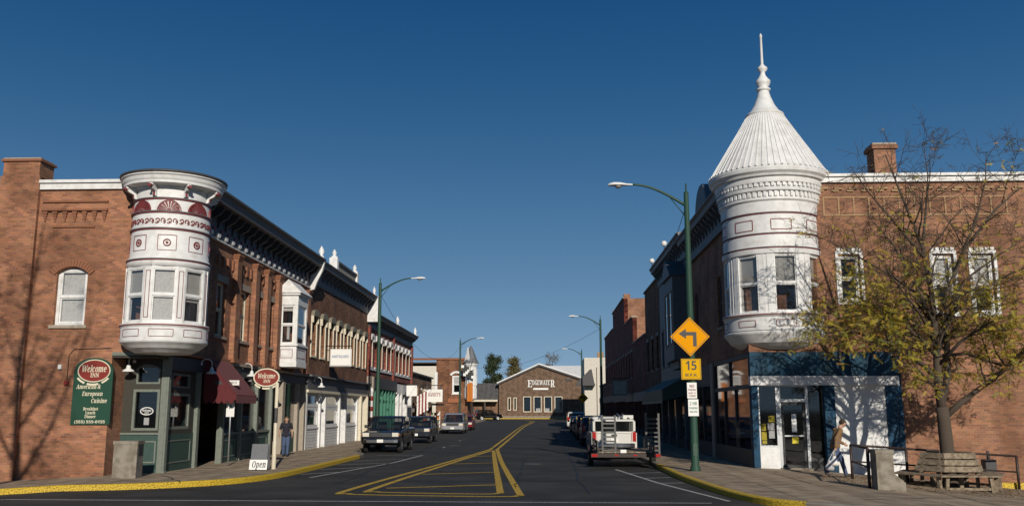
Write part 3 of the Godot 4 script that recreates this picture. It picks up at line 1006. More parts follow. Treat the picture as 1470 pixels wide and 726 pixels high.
func shop_left(o: Node3D) -> void:
	# green timber shop front along the street (frame x runs away from the corner)
	var s := hub(o, "storefront")
	bx(s, "fascia", M.cap_dark, 1.0, 3.45, -0.1, 18.0, 3.9, 0.02)
	bx(s, "fascia_moulding", M.stone, 6.6, 3.86, -0.1, 18.0, 3.96, 0.14)
	bx(s, "corner_post", M.green_pale, 0.9, 0.1, -0.18, 1.08, 3.9, 0.0)
	bx(s, "panel", M.green, 1.08, 0.1, -0.25, 3.6, 1.35, -0.08)
	ring(s, "panel_moulding", M.green_pale, 1.35, 0.4, 3.35, 1.15, 0.04, -0.08, -0.06)
	wall(s, "boarding", M.olive, 1.08, 1.35, 3.6, 3.45, 0.12, [[1.5, 1.5, 3.2, 2.7], [1.6, 2.88, 3.1, 3.35]], -0.1)
	var keep := fr
	fr = keep * Transform3D(Basis.IDENTITY, V(0, 0, -0.1))
	window(s, 1.5, 1.5, 3.2, 2.7, {"mat": M.green_pale, "mid": 0.0, "recess": 0.0, "frame": 0.09})
	window(s, 1.6, 2.88, 3.1, 3.35, {"mat": M.green_pale, "mid": 0.0, "recess": 0.0, "frame": 0.06})
	fr = keep
	bx(s, "post", M.green_pale, 3.6, 0.1, -0.2, 3.82, 3.45, 0.03)
	# recessed entrance under the awning
	bx(s, "entrance_side", M.green, 3.85, 0.1, -1.4, 3.95, 3.45, -0.21)
	bx(s, "door", M.wood_dark, 4.0, 0.1, -1.45, 5.2, 2.5, -1.38)
	bx(s, "transom", M.olive, 3.96, 2.5, -1.5, 6.3, 3.45, -1.4)
	bx(s, "entrance_side", M.green, 5.25, 0.1, -1.4, 6.2, 1.3, -1.3)
	bx(s, "sidelight", M.glass, 5.25, 1.3, -1.36, 6.2, 2.5, -1.34)
	for k in 4:
		var a := 6.2 + k * 2.05
		bx(s, "post", M.green_pale, a, 0.1, -0.2, a + 0.16, 3.45, 0.03)
		if k == 3:
			continue
		bx(s, "panel", M.green, a + 0.16, 0.1, -0.25, a + 2.05, 1.2, -0.08)
		ring(s, "panel_moulding", M.green_pale, a + 0.4, 0.35, a + 1.8, 1.0, 0.04, -0.08, -0.06)
		bx(s, "sill", M.green_pale, a + 0.16, 1.2, -0.25, a + 2.05, 1.28, -0.02)
		bx(s, "shop_pane", M.glass, a + 0.16, 1.28, -0.14, a + 2.05, 3.45, -0.12)
	bx(s, "door", M.wood_dark, 12.6, 0.1, -0.9, 13.9, 2.6, -0.82)
	bx(s, "transom", M.olive, 12.6, 2.6, -0.9, 13.9, 3.45, -0.82)
	bx(s, "pier", M.stone, 13.95, 0.1, -0.25, 14.35, 3.45, 0.05)
	bx(s, "panel", M.green, 14.35, 0.1, -0.25, 16.55, 1.1, -0.08)
	bx(s, "shop_pane", M.glass, 14.35, 1.1, -0.14, 16.55, 3.45, -0.12)
	bx(s, "pier", M.stone, 16.55, 0.1, -0.25, 16.85, 3.45, 0.05)
	bx(s, "door", M.wood_dark, 16.85, 0.1, -0.6, 17.75, 3.45, -0.5)
	bx(s, "pier", M.stone, 17.75, 0.1, -0.25, 18.08, 3.45, 0.06)
	bx(s, "doorstep", M.kerb_grey, 3.85, -0.05, -1.5, 18.0, 0.12, -0.26)
	# the short front under the turret, set back from the brick face
	fr = Transform3D.IDENTITY
	var z := -0.95
	bx(s, "panel", M.green, -1.45, -0.1, z - 0.2, -0.1, 1.35, z)
	ring(s, "panel_moulding", M.green_pale, -0.85, 0.45, -0.25, 1.15, 0.045, z, z + 0.02)
	bx(s, "rail", M.green_pale, -1.45, 1.35, z - 0.15, -0.1, 1.41, z + 0.04)
	wall(s, "boarding", M.olive, -1.45, 1.41, -0.1, 3.85, 0.12, [[-1.10, 1.48, -0.22, 2.80], [-1.06, 2.98, -0.26, 3.56]], z)
	fr = front_frame(0, 0, z)
	var w := window(s, -1.10, 1.48, -0.22, 2.80, {"mat": M.green_pale, "mid": 0.0, "recess": -0.03, "frame": 0.08})
	put(w, "window_emblem", oval_ring(-0.63, 2.10, 0.22, 0.13, 0.028, -0.005, 0.0), M.sign_white)
	var em := letters(w, "Welcome", M.sign_white, -0.63, 2.12, 0.0, 0.075, true, 0.005, 0.30)
	em.name = "window_lettering"
	var em2 := letters(w, "INN", M.sign_white, -0.63, 2.04, 0.0, 0.05, true, 0.005, 0.14)
	em2.name = "window_lettering"
	bx(w, "menu_card", M.paper_white, -0.72, 1.66, -0.035, -0.55, 1.89, -0.03)
	arch_fill(s, M.olive, -1.06, -0.26, 3.40, 3.56, 0.1)
	window(s, -1.06, 2.98, -0.26, 3.56, {"mat": M.green_pale, "mid": 0.0, "recess": 0.02, "frame": 0.055})
	put(s, "arch_trim", extr(arc_band(-1.06, -0.26, 3.40, 3.56, 0.05), 0.0, 0.03), M.green_pale)
	fr = Transform3D.IDENTITY
	bx(s, "corner_post", M.green_pale, -0.1, -0.1, z - 0.15, 0.06, 3.85, z + 0.03)
	bx(s, "post_base", M.green_pale, -0.14, -0.1, z - 0.18, 0.1, 0.2, z + 0.07)
	bx(s, "ceiling", M.olive, -1.44, 3.78, z, -0.01, 3.84, -0.01)

func arc_band(x0: float, x1: float, y_spring: float, y_crown: float, band: float) -> PackedVector2Array:
	var w := (x1 - x0) / 2.0
	var rise := y_crown - y_spring
	var r := (w * w + rise * rise) / (2.0 * rise)
	var half := asin(clampf(w / r, -1, 1))
	var c := Vector2((x0 + x1) / 2.0, y_crown - r)
	var p := PackedVector2Array()
	for k in 11:
		var a := lerpf(-half, half, k / 10.0)
		p.append(c + Vector2(sin(a), cos(a)) * r)
	for k in 11:
		var a := lerpf(half, -half, k / 10.0)
		p.append(c + Vector2(sin(a), cos(a)) * (r + band))
	return p

# a ring of moulding round a turret
func band(t: Node3D, mat: Material, c: Vector3, r: float, y0: float, y1: float) -> void:
	put(t, "band", lathe([Vector2(r - 0.08, y0), Vector2(r, y0), Vector2(r, y1), Vector2(r - 0.08, y1)], 64, 0, TAU, false), mat, Transform3D(Basis.IDENTITY, c))

func turret_panel(t: Node3D, keep: Transform3D, c: Vector3, az: float, r: float, w: float, y0: float, y1: float, line: float) -> void:
	# a sunk panel outlined in red, bent round the drum
	var n := 6
	var st := stool()
	for side in [[y0, y0 + line], [y1 - line, y1]]:
		for i in n:
			var a := az + (float(i) / n - 0.5) * w / r
			var b := az + (float(i + 1) / n - 0.5) * w / r
			arc_box(st, a, b, r, side[0], side[1])
	for e in [-0.5, 0.5]:
		var a: float = az + e * w / r
		arc_box(st, a - line / r / 2.0, a + line / r / 2.0, r, y0 + line, y1 - line)
	fr = keep
	put(t, "panel_outline", done(st), M.red_trim, Transform3D(Basis.IDENTITY, c))

func arc_box(st: SurfaceTool, a: float, b: float, r: float, y0: float, y1: float) -> void:
	var q := []
	for y in [y0, y1]:
		for rr in [r - 0.03, r + 0.008]:
			for g in [a, b]:
				q.append(V(sin(g) * rr, y, cos(g) * rr))
	quad(st, q[6], q[7], q[3], q[2])
	quad(st, q[4], q[5], q[7], q[6])
	quad(st, q[2], q[3], q[1], q[0])
	quad(st, q[4], q[6], q[2], q[0])
	quad(st, q[7], q[5], q[1], q[3])

func left_turret(o: Node3D) -> void:
	var t := hub(o, "turret")
	var c := V(0.15, 0, -0.12)
	var keep := Transform3D.IDENTITY
	fr = keep
	var at := Transform3D(Basis.IDENTITY, c)
	# base bowl
	put(t, "bowl", lathe([Vector2(0.0, 3.86), Vector2(0.86, 3.90), Vector2(0.98, 3.97), Vector2(1.10, 4.03), Vector2(1.20, 4.12), Vector2(1.31, 4.20), Vector2(1.33, 4.24), Vector2(1.33, 4.66), Vector2(1.36, 4.70), Vector2(1.36, 4.78), Vector2(0.9, 4.78)], 96, 0, TAU, false), M.white, at)
	band(t, M.red_trim, c, 1.375, 4.71, 4.745)
	# drum above the windows
	put(t, "drum", lathe([Vector2(1.0, 6.55), Vector2(1.26, 6.55), Vector2(1.28, 6.72), Vector2(1.26, 6.86), Vector2(1.215, 6.90), Vector2(1.205, 7.73), Vector2(1.20, 8.3), Vector2(1.17, 8.72), Vector2(1.165, 9.12)], 72), M.white, at)
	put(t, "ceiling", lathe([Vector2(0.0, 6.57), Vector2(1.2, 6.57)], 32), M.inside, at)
	for b in [[1.285, 6.735, 6.775], [1.235, 7.72, 7.76], [1.235, 8.26, 8.30], [1.205, 8.70, 8.735]]:
		band(t, M.red_trim, c, b[0], b[1], b[2])
		band(t, M.slate_trim, c, b[0] + 0.02, b[2], b[2] + 0.03)
	# cap
	put(t, "cap", lathe([Vector2(1.15, 9.09), Vector2(1.21, 9.10), Vector2(1.22, 9.15), Vector2(1.52, 9.18), Vector2(1.53, 9.26), Vector2(1.56, 9.30), Vector2(1.59, 9.40), Vector2(1.64, 9.44), Vector2(1.64, 9.48)], 112, 0, TAU, false), M.white, at)
	put(t, "cap_roof", lathe([Vector2(1.64, 9.48), Vector2(1.67, 9.485), Vector2(1.68, 9.55), Vector2(1.60, 9.58), Vector2(0.9, 9.68), Vector2(0.0, 9.74)], 80), M.cap_dark, at)
	var bays := [-72, -27, 18, 63, 108, 153]
	var n := 0
	for d in bays:
		var az := deg_to_rad(d)
		var bl := [M.curtain, M.curtain, M.blind, M.curtain, M.curtain, M.curtain][n] as Material
		turret_bay(t, c, 1.235, az, 0.80, 4.78, 6.55, [0.5, 0.45, 1.0, 0.6, 0.5, 0.4][n], bl)
		# pilaster between this bay and the next
		var pz := az + PI / 8.0
		fr = radial_frame(c, pz, 1.27)
		bx(t, "pilaster", M.white, -0.135, 4.78, -0.16, 0.135, 6.55, 0.0)
		ring(t, "pilaster_moulding", M.red_trim, -0.075, 4.95, 0.075, 6.42, 0.016, 0.0, 0.012)
		fr = keep
		turret_panel(t, keep, c, az, 1.334, 0.72, 4.36, 4.60, 0.016)
		turret_panel(t, keep, c, az, 1.214, 0.56, 7.06, 7.56, 0.018)
		# roundel in the panel, fan above
		fr = radial_frame(c, az, 1.209)
		put(t, "roundel", oval_ring(0, 7.31, 0.12, 0.12, 0.035, -0.02, 0.025, 20), M.red_trim)
		put(t, "roundel_boss", extr(oval(0, 7.31, 0.045, 0.045, 12), -0.02, 0.03, 0.008), M.red_trim)
		fr = radial_frame(c, az, 1.185)
		var fan := hub(t, "fan_ornament")
		put(fan, "fan_rim", oval_ring(0, 8.32, 0.37, 0.37, 0.03, -0.09, 0.012, 18, 0, PI), M.red_trim)
		put(fan, "fan_hub", extr(oval(0, 8.33, 0.08, 0.08, 10, 0, PI), -0.05, 0.02), M.red_trim)
		for k in 9:
			var a := PI * (k + 0.5) / 9.0
			var e := Vector2(cos(a), sin(a))
			var s := Vector2(-e.y, e.x)
			var b0 := Vector2(0, 8.33)
			put(fan, "fan_ray", extr(PackedVector2Array([b0 + e * 0.09 - s * 0.010, b0 + e * 0.32 - s * 0.042, b0 + e * 0.32 + s * 0.042, b0 + e * 0.09 + s * 0.010]), -0.05, 0.015), M.red_trim)
		# bracket under the cap, between the bays
		fr = radial_frame(c, pz, 1.165)
		var br := put(t, "bracket", extr(PackedVector2Array([Vector2(0, 8.78), Vector2(0.08, 8.80), Vector2(0.10, 8.92), Vector2(0.26, 8.99), Vector2(0.34, 9.10), Vector2(0.34, 9.165), Vector2(0.05, 9.165)]), -0.06, 0.06), M.white, Transform3D(Basis(V(0, 0, 1), V(0, 1, 0), V(-1, 0, 0)), Vector3.ZERO))
		bx(br, "bracket_face", M.red_trim, -0.035, 8.80, 0.1, 0.035, 8.92, 0.115)
		put(br, "bracket_rosette", extr(oval(0, 9.08, 0.065, 0.05, 12), 0.26, 0.42), M.red_trim)
		fr = keep
		n += 1
	# scrolled frieze: one leaf scroll after another round the drum
	for k in 30:
		var az := deg_to_rad(-84 + k * 8.6)
		fr = radial_frame(c, az, 1.207) * Transform3D(Basis(Vector3.BACK, 0.5 if k % 2 else -0.5), V(0, 8.0, 0))
		var s := put(t, "scroll", oval_ring(0, 0, 0.075, 0.095, 0.03, -0.02, 0.014, 12, -2.0, 3.2), M.red_trim)
		put(s, "scroll_leaf", extr(oval(0.03, -0.02, 0.045, 0.022, 8), -0.02, 0.018), M.red_trim)
	fr = keep

# ------------------------------------------------------------------ a shop-and-flat building along the street
# frame x from 0 to len; windows as openings in the upper wall
func street_house(o: Node3D, mat: Material, len_: float, sf: float, top: float, wins: Array, wopt := {}) -> void:
	wall(o, "wall", mat, 0.0, sf, len_, top, 0.35, wins)
	var i := 0
	for w in wins:
		var op := wopt.duplicate()
		op["blind"] = [0.35, 0.0, 0.5, 0.15][i % 4] if wopt.get("blinds", true) else 0.0
		window(o, w[0], w[1], w[2], w[3], op)
		i += 1

func row_left() -> void:
	# brown brick building with white window hoods and a grey cornice
	var z0 := -46.62
	var o := thing("brick_shop_building", "brown brick building with tall narrow hooded windows and pale timber shop front", "building", V(XL, 0, z0))
	fr = east_frame(0, 0, 0)
	var wins := []
	for i in 8:
		var x := 0.7 + i * 1.93
		wins.append([x, 5.0, x + 0.95, 7.1])
	street_house(o, M.brick_brown, 15.9, 3.9, 9.1, wins, {"mat": M.cream, "sill": M.cream, "recess": 0.2, "frame": 0.09, "blind_mat": M.curtain})
	for w in wins:
		var hd := put(o, "window_hood", extr(PackedVector2Array([Vector2(w[0] - 0.12, 7.08), Vector2(w[2] + 0.12, 7.08), Vector2(w[2] + 0.12, 7.2), Vector2(w[2] - 0.05, 7.36), Vector2((w[0] + w[2]) / 2.0, 7.44), Vector2(w[0] + 0.05, 7.36), Vector2(w[0] - 0.12, 7.2)]), 0.0, 0.18), M.olive_hood)
		bx(hd, "hood_bracket", M.cream, w[0] - 0.12, 6.72, 0.0, w[0] - 0.02, 7.08, 0.14)
		bx(hd, "hood_bracket", M.cream, w[2] + 0.02, 6.72, 0.0, w[2] + 0.12, 7.08, 0.14)
		bx(o, "window_jamb", M.cream, w[0] - 0.12, 5.0, 0.0, w[0] - 0.003, 6.7, 0.06)
		bx(o, "window_jamb", M.cream, w[2] + 0.003, 5.0, 0.0, w[2] + 0.12, 6.7, 0.06)
	var c := cornice(o, M.slate_trim, 0.25, 15.9, 8.75, 9.95, 0.7, 0.9, {"bracket": M.slate_trim})
	# central name block with little obelisks on the cornice
	bx(c, "name_block", M.stone, 4.6, 9.96, 0.0, 9.9, 10.55, 0.3)
	bx(c, "name_block_cap", M.grey_trim, 4.5, 10.55, -0.05, 10.0, 10.68, 0.4)
	for x in [4.3, 9.9]:
		bx(c, "pedestal", M.white, x, 9.96, -0.05, x + 0.42, 10.8, 0.42)
		put(c, "finial", lathe([Vector2(0.2, 0), Vector2(0.2, 0.08), Vector2(0.08, 0.16), Vector2(0.14, 0.3), Vector2(0.03, 0.5), Vector2(0.0, 0.52)], 10), M.white, Transform3D(Basis.IDENTITY, V(x + 0.21, 10.8, 0.18)))
	bx(c, "end_scroll", M.white, 15.55, 8.2, 0.0, 15.88, 9.98, 0.72)
	put(c, "finial", lathe([Vector2(0.16, 0), Vector2(0.16, 0.1), Vector2(0.06, 0.2), Vector2(0.12, 0.4), Vector2(0.0, 0.75)], 10), M.white, Transform3D(Basis.IDENTITY, V(15.7, 9.98, 0.4)))
	# shop front: slanting white timber walls, grey fascia
	var s := hub(o, "storefront")
	bx(s, "fascia", M.grey_trim, 0.0, 3.2, -0.2, 15.9, 3.88, 0.1)
	bx(s, "fascia_moulding", M.slate_trim, 0.0, 3.88, -0.1, 15.9, 3.96, 0.32)
	bx(s, "fascia_moulding", M.cream, 0.0, 3.06, -0.1, 15.9, 3.2, 0.16)
	for k in 3:
		var a: float = [0.3, 4.4, 9.6][k]
		var wd: float = [2.7, 3.3, 3.2][k]
		bx(s, "pier", M.white, a - 0.25, 0.05, -0.3, a, 3.06, 0.06)
		bx(s, "pier", M.white, a + wd, 0.05, -0.3, a + wd + 0.25, 3.06, 0.06)
		for b in 7:   # horizontal boards below the window
			bx(s, "board", M.white, a, 0.08 + b * 0.155, -0.12, a + wd, 0.22 + b * 0.155, -0.04)
		bx(s, "sill", M.white, a, 1.17, -0.15, a + wd, 1.25, 0.0)
		var keep := fr
		fr = keep * Transform3D(Basis.IDENTITY, V(0, 0, -0.06))
		window(s, a, 1.25, a + wd, 2.3, {"mat": M.white, "recess": 0.0, "frame": 0.14, "mid": 0.0})
		window(s, a, 2.32, a + wd, 3.06, {"mat": M.white, "recess": 0.0, "frame": 0.16, "mid": 0.0})
		fr = keep
	# the slanting return wall of a recessed doorway, lit by the sun
	for b in 18:
		var m := extr(PackedVector2Array([Vector2(3.28, -0.1), Vector2(4.15, -1.0), Vector2(4.15, -1.08), Vector2(3.26, -0.16)]), 0.08 + b * 0.165, 0.235 + b * 0.165)
		put(s, "board", m, M.white, Transform3D(Basis(V(1, 0, 0), V(0, 0, 1), V(0, 1, 0)), Vector3.ZERO))
	bx(s, "door", M.wood_dark, 7.95, 0.05, -1.0, 9.3, 2.6, -0.9)
	bx(s, "transom", M.glass, 7.95, 2.6, -0.98, 9.3, 3.06, -0.94)
	bx(s, "pier", M.cream, 13.1, 0.05, -0.3, 13.5, 3.06, 0.25)
	bx(s, "shop_pane", M.glass, 13.5, 0.9, -0.15, 15.2, 3.06, -0.12)
	bx(s, "panel", M.cream, 13.5, 0.05, -0.2, 15.2, 0.9, -0.05)
	bx(s, "pier", M.cream, 15.2, 0.05, -0.3, 15.85, 3.06, 0.28)
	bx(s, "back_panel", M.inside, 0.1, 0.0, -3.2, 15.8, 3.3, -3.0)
	fr = Transform3D.IDENTITY
	shell(o, M.brick_brown, -12.0, -15.9, 0.0, 0.0, 9.1, "e")

	# red brick building with a green shop front
	var z1 := z0 - 15.92
	o = thing("brick_shop_building", "red brick building with pale arched window hoods above a green shop front", "building", V(XL, 0, z1))
	fr = east_frame(0, 0, 0)
	wins = []
	for i in 10:
		var x := 0.7 + i * 1.95
		wins.append([x, 5.2, x + 0.85, 7.2])
	street_house(o, M.brick_red, 20.6, 4.5, 8.2, wins, {"mat": M.cream, "sill": M.white, "recess": 0.2, "frame": 0.09, "blind_mat": M.curtain})
	for w in wins:
		put(o, "window_hood", extr(arc_band(w[0] - 0.1, w[2] + 0.1, 6.95, 7.28, 0.22), 0.0, 0.2), M.white)
		bx(o, "window_jamb", M.cream, w[2] + 0.003, 5.2, 0.0, w[2] + 0.12, 6.95, 0.05)
	bx(o, "string_course", M.white, 0.0, 4.95, 0.0, 20.6, 5.08, 0.08)
	for x in [0.0, 10.15, 20.2]:
		bx(o, "pilaster", M.brick_red, x, 4.5, 0.0, x + 0.4, 8.0, 0.16)
	c = cornice(o, M.slate_trim, 0.0, 20.6, 7.85, 8.85, 0.65, 1.0, {"bracket": M.slate_trim})
	for x in [0.4, 10.3, 20.2]:
		put(c, "finial", lathe([Vector2(0.2, 0), Vector2(0.2, 0.12), Vector2(0.08, 0.2), Vector2(0.16, 0.45), Vector2(0.02, 0.8), Vector2(0.0, 0.82)], 10), M.white, Transform3D(Basis.IDENTITY, V(x, 8.88, 0.35)))
	s = hub(o, "storefront")
	bx(s, "fascia", M.cap_dark, 0.5, 3.7, -0.2, 12.0, 4.49, 0.15)
	bx(s, "fascia", M.white, 12.0, 3.5, -0.2, 20.6, 4.3, 0.12)
	for x in [0.02, 0.9]:
		bx(s, "pier", M.stone, x, 0.0, -0.3, x + 0.4, 4.49, 0.3)
	for i in 8:
		var x := 1.6 + i * 1.35
		bx(s, "post", M.green_shop, x, 0.0, -0.2, x + 0.28, 3.7, 0.12)
		if i < 7:
			bx(s, "panel", M.green_shop, x + 0.28, 0.0, -0.2, x + 1.35, 0.8, -0.02)
			bx(s, "shop_pane", M.glass, x + 0.28, 0.8, -0.12, x + 1.35, 2.8, -0.1)
			bx(s, "transom", M.green_shop, x + 0.28, 2.8, -0.12, x + 1.35, 2.95, 0.0)
			bx(s, "shop_pane", M.glass, x + 0.28, 2.95, -0.12, x + 1.35, 3.7, -0.1)
	for x in [12.6, 14.2, 17.0, 19.6]:
		bx(s, "pier", M.white, x, 0.0, -0.2, x + 0.45, 3.5, 0.2)
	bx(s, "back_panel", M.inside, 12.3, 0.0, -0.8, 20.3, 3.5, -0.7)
	fr = Transform3D.IDENTITY
	shell(o, M.brick_red, -12.0, -20.6, 0.0, 0.0, 8.2, "e")

	# low tan brick shop
	var z2 := z1 - 20.62
	o = thing("brick_shop_building", "low one-storey tan brick shop beyond the red brick building", "building", V(XL, 0, z2))
	fr = east_frame(0, 0, 0)
	wall(o, "wall", M.brick_tan, 0.0, 2.9, 15.0, 5.5, 0.35, [[2.0, 3.6, 5.0, 4.5], [6.5, 3.6, 9.5, 4.5]])
	for x in [2.0, 6.5]:
		window(o, x, 3.6, x + 3.0, 4.5, {"mid": 0.0, "mat": M.cream})
	bx(o, "coping", M.cap_dark, -0.1, 5.5, -0.4, 15.1, 5.66, 0.2)
	for x in [0.0, 4.8, 9.6, 14.5]:
		bx(o, "pier", M.brick_tan, x, 0.0, -0.3, x + 0.5, 2.9, 0.1)
	for x in [0.5, 5.3, 10.1]:
		bx(o, "shop_pane", M.glass, x, 0.7, -0.15, x + 4.3, 2.9, -0.12)
		bx(o, "stall_riser", M.cream, x, 0.0, -0.2, x + 4.3, 0.7, -0.05)
	bx(o, "awning", M.wood_dark, 3.0, 2.7, 0.1, 14.0, 2.85, 1.5)
	fr = Transform3D.IDENTITY
	shell(o, M.brick_tan, -12.0, -15.0, 0.0, 0.0, 5.5, "e")

	# far corner building with its own turret
	o = thing("corner_building", "far brick corner building with a pointed white and grey corner turret", "building", V(-11.8, 0.45, -136.0))
	var ch := [[-2.3, 4.2, -1.0, 6.9], [-6.6, 4.2, -5.4, 6.4]]
	wall(o, "wall", M.brick_brown, -4.7, -0.6, 0.0, 9.2, 0.35, [ch[0]])
	wall(o, "wall", M.siding, -13.0, -0.6, -4.7, 8.3, 0.35, [ch[1]])
	window(o, ch[0][0], ch[0][1], ch[0][2], ch[0][3], {"frame": 0.22, "blind": 0.5, "sill": M.white})
	put(o, "window_hood", extr(arc_band(-2.4, -0.9, 6.85, 7.25, 0.3), 0.0, 0.15), M.white)
	window(o, ch[1][0], ch[1][1], ch[1][2], ch[1][3], {"frame": 0.14, "sill": M.white})
	bx(o, "quoin", M.white, -4.9, 3.6, 0.0, -4.5, 7.4, 0.1)
	bx(o, "coping", M.brick_plain, -13.0, 9.2, -0.4, 0.0, 9.5, 0.15)
	bx(o, "sign_fascia", M.rust_fascia, -2.9, 2.9, 0.0, -1.2, 3.5, 0.2)
	bx(o, "shop_fascia", M.green_pale, -7.5, 3.1, 0.0, -4.7, 3.9, 0.25)
	fr = east_frame(0, 0, 0)
	wall(o, "wall", M.brick_brown, 0.36, -0.6, 10.0, 9.2, 0.35, [[3.0, 4.4, 4.2, 6.8], [6.0, 4.4, 7.2, 6.8]])
	fr = Transform3D.IDENTITY
	shell(o, M.brick_brown, -13.0, -10.0, 0.0, 0.0, 9.2, "se")
	var t := hub(o, "turret")
	var tc := V(0.5, 0, 0.1)
	put(t, "drum", lathe([Vector2(0.0, 3.0), Vector2(0.85, 3.4), Vector2(0.95, 3.6), Vector2(0.95, 5.0), Vector2(0.88, 5.0), Vector2(0.88, 8.2), Vector2(1.1, 8.5), Vector2(1.1, 8.7)], 10, 0, TAU, false), M.white, Transform3D(Basis.IDENTITY, tc))
	put(t, "spire", lathe([Vector2(1.25, 8.7), Vector2(0.85, 9.5), Vector2(0.45, 10.5), Vector2(0.12, 11.2), Vector2(0.0, 11.4)], 10, 0, TAU, false), M.slate_trim, Transform3D(Basis.IDENTITY, tc))
	put(t, "gablet", extr(PackedVector2Array([Vector2(-0.6, 8.6), Vector2(0.5, 8.6), Vector2(0.1, 11.0)]), 0.0, 0.2), M.white, radial_frame(tc, -0.6, 0.75))
	for d in [-20, 28, 76]:
		fr = radial_frame(tc, deg_to_rad(d), 0.89)
		window(t, -0.25, 5.4, 0.25, 7.9, {"recess": -0.02, "frame": 0.08})
	fr = Transform3D.IDENTITY

# ------------------------------------------------------------------ buildings of the right side
func corner_building_right() -> void:
	var o := thing("corner_building", "orange brick corner building with white turret and tall white conical roof", "building", V(XR, 0, ZR))
	var bk: Material = M.brick_right
	var wins := [[3.33, 5.95, 4.1, 7.65], [6.67, 5.5, 7.42, 7.65], [8.03, 5.5, 8.83, 7.65], [11.4, 5.5, 12.2, 7.65]]
	var holes := wins.duplicate()
	wall(o, "wall", bk, 0.0, 4.17, 14.0, 10.32, 0.35, holes)
	wall(o, "wall", bk, 5.26, -1.2, 14.0, 4.17, 0.35)
	for i in 4:
		var w = wins[i]
		window(o, w[0], w[1], w[2], w[3], {"recess": 0.1, "frame": 0.1, "blind": [0.0, 0.5, 0.5, 0.3][i], "sill": M.white})
		ring(o, "window_surround", M.white, w[0] - 0.10, w[1] - 0.02, w[2] + 0.10, w[3] + 0.12, 0.10, 0.001, 0.05)
		for k in 5:
			var x: float = lerpf(w[0] - 0.05, w[2] - 0.1, k / 4.0)
			bx(o, "lintel_block", M.white, x, w[3] + 0.12, 0.0, x + 0.13, w[3] + 0.24, 0.06)
	var cp := bx(o, "coping", M.white, 2.6, 10.32, -0.4, 14.0, 10.52, 0.12)
	bx(cp, "coping_moulding", M.white, 2.6, 10.52, -0.42, 14.0, 10.62, 0.2)
	# pale brick lattice and corbels below the coping
	for y in [9.08, 9.74]:
		bx(o, "brick_course", M.brick_pale, 2.9, y, 0.0, 9.55, y + 0.055, 0.03)
	for i in 13:
		var x := 2.9 + i * 0.545
		bx(o, "brick_pier", M.brick_pale, x, 9.135, 0.0, x + 0.055, 9.74, 0.03)
	for i in 21:
		var x := 2.7 + i * 0.54
		bx(o, "corbel_brick", M.brick_pale, x, 9.98, 0.0, x + 0.26, 10.06, 0.05)
		bx(o, "corbel_brick", M.brick_pale, x + 0.08, 10.06, 0.0, x + 0.40, 10.14, 0.08)
	# chimney behind the coping
	var ch := bx(o, "chimney", bk, 5.08, 9.8, -1.3, 5.88, 11.75, -0.55)
	bx(ch, "cap", bk, 5.0, 11.75, -1.38, 5.96, 11.9, -0.47)
	bx(ch, "cap", M.stone, 5.04, 11.9, -1.34, 5.92, 11.98, -0.51)
	# shop front facing the cross street
	var s := hub(o, "storefront")
	bx(s, "fascia", M.blue_sign, 0.0, 3.32, -0.2, 5.24, 4.16, 0.06)
	bx(s, "lintel", M.white, -0.02, 3.0, -0.2, 5.15, 3.32, 0.12)
	bx(s, "column", M.blue, 0.02, -0.2, -0.25, 0.24, 3.0, 0.03)
	wall(s, "window_frame", M.galvanised, 0.24, 0.85, 0.92, 3.0, 0.1, [[0.30, 0.92, 0.87, 2.95]], -0.05)
	var pn := bx(s, "shop_pane", M.glass, 0.30, 0.92, -0.11, 0.87, 2.95, -0.09)
	for p in [[0.34, 1.42, 0.5, 1.66, "y"], [0.57, 1.44, 0.80, 1.68, "w"], [0.60, 1.16, 0.80, 1.42, "w"], [0.34, 1.10, 0.52, 1.38, "y"], [0.6, 1.72, 0.82, 1.94, "y"], [0.36, 0.97, 0.52, 1.08, "y"]]:
		bx(pn, "notice", M.paper_yellow if p[4] == "y" else M.paper_white, p[0], p[1], -0.13, p[2], p[3], -0.12)
	wall(s, "stall_riser", M.white, 0.24, -0.2, 0.92, 0.85, 0.25, [], 0.02)
	# doorway
	wall(s, "door_frame", M.galvanised, 0.92, -0.2, 2.02, 3.0, 0.14, [[1.06, 0.05, 1.92, 2.42], [1.06, 2.52, 1.92, 2.95]], -0.12)
	bx(s, "transom_pane", M.glass, 1.06, 2.52, -0.2, 1.92, 2.95, -0.18)
	var d := ring(s, "door", M.plastic, 1.07, 0.16, 1.91, 2.41, 0.09, -0.24, -0.19)
	bx(d, "door_pane", M.glass, 1.15, 0.24, -0.225, 1.83, 2.33, -0.21)
	bx(d, "push_bar", M.galvanised, 1.15, 1.22, -0.19, 1.83, 1.27, -0.15)
	bx(d, "notice", M.paper_yellow, 1.42, 0.98, -0.208, 1.64, 1.22, -0.204)
	bx(d, "notice", M.paper_white, 1.43, 1.38, -0.208, 1.60, 2.0, -0.204)
	bx(s, "doorstep", M.concrete, 0.92, -0.3, -0.3, 2.02, 0.16, 0.1)
	bx(s, "shop_pane", M.glass, 2.02, 0.2, -0.3, 2.55, 3.0, -0.28)
	bx(s, "stall_riser", M.plastic, 2.02, -0.2, -0.32, 2.55, 0.5, -0.25)
	bx(s, "column", M.blue, 2.55, -0.2, -0.25, 2.92, 3.0, 0.03)
	bx(s, "white_panel", M.white, 2.92, -0.5, -0.2, 4.68, 3.0, 0.0)
	bx(s, "column", M.blue, 4.68, 0.75, -0.2, 5.25, 3.32, 0.04)
	bx(s, "column_base", M.white, 4.68, -0.6, -0.2, 5.25, 0.75, 0.03)
	# street face
	var L := 12.4
	fr = west_frame(0, 0, -L)
	var sw := [[1.2, 5.5, 2.1, 7.6], [7.0, 5.5, 7.9, 7.6], [9.0, 5.5, 9.9, 7.6]]
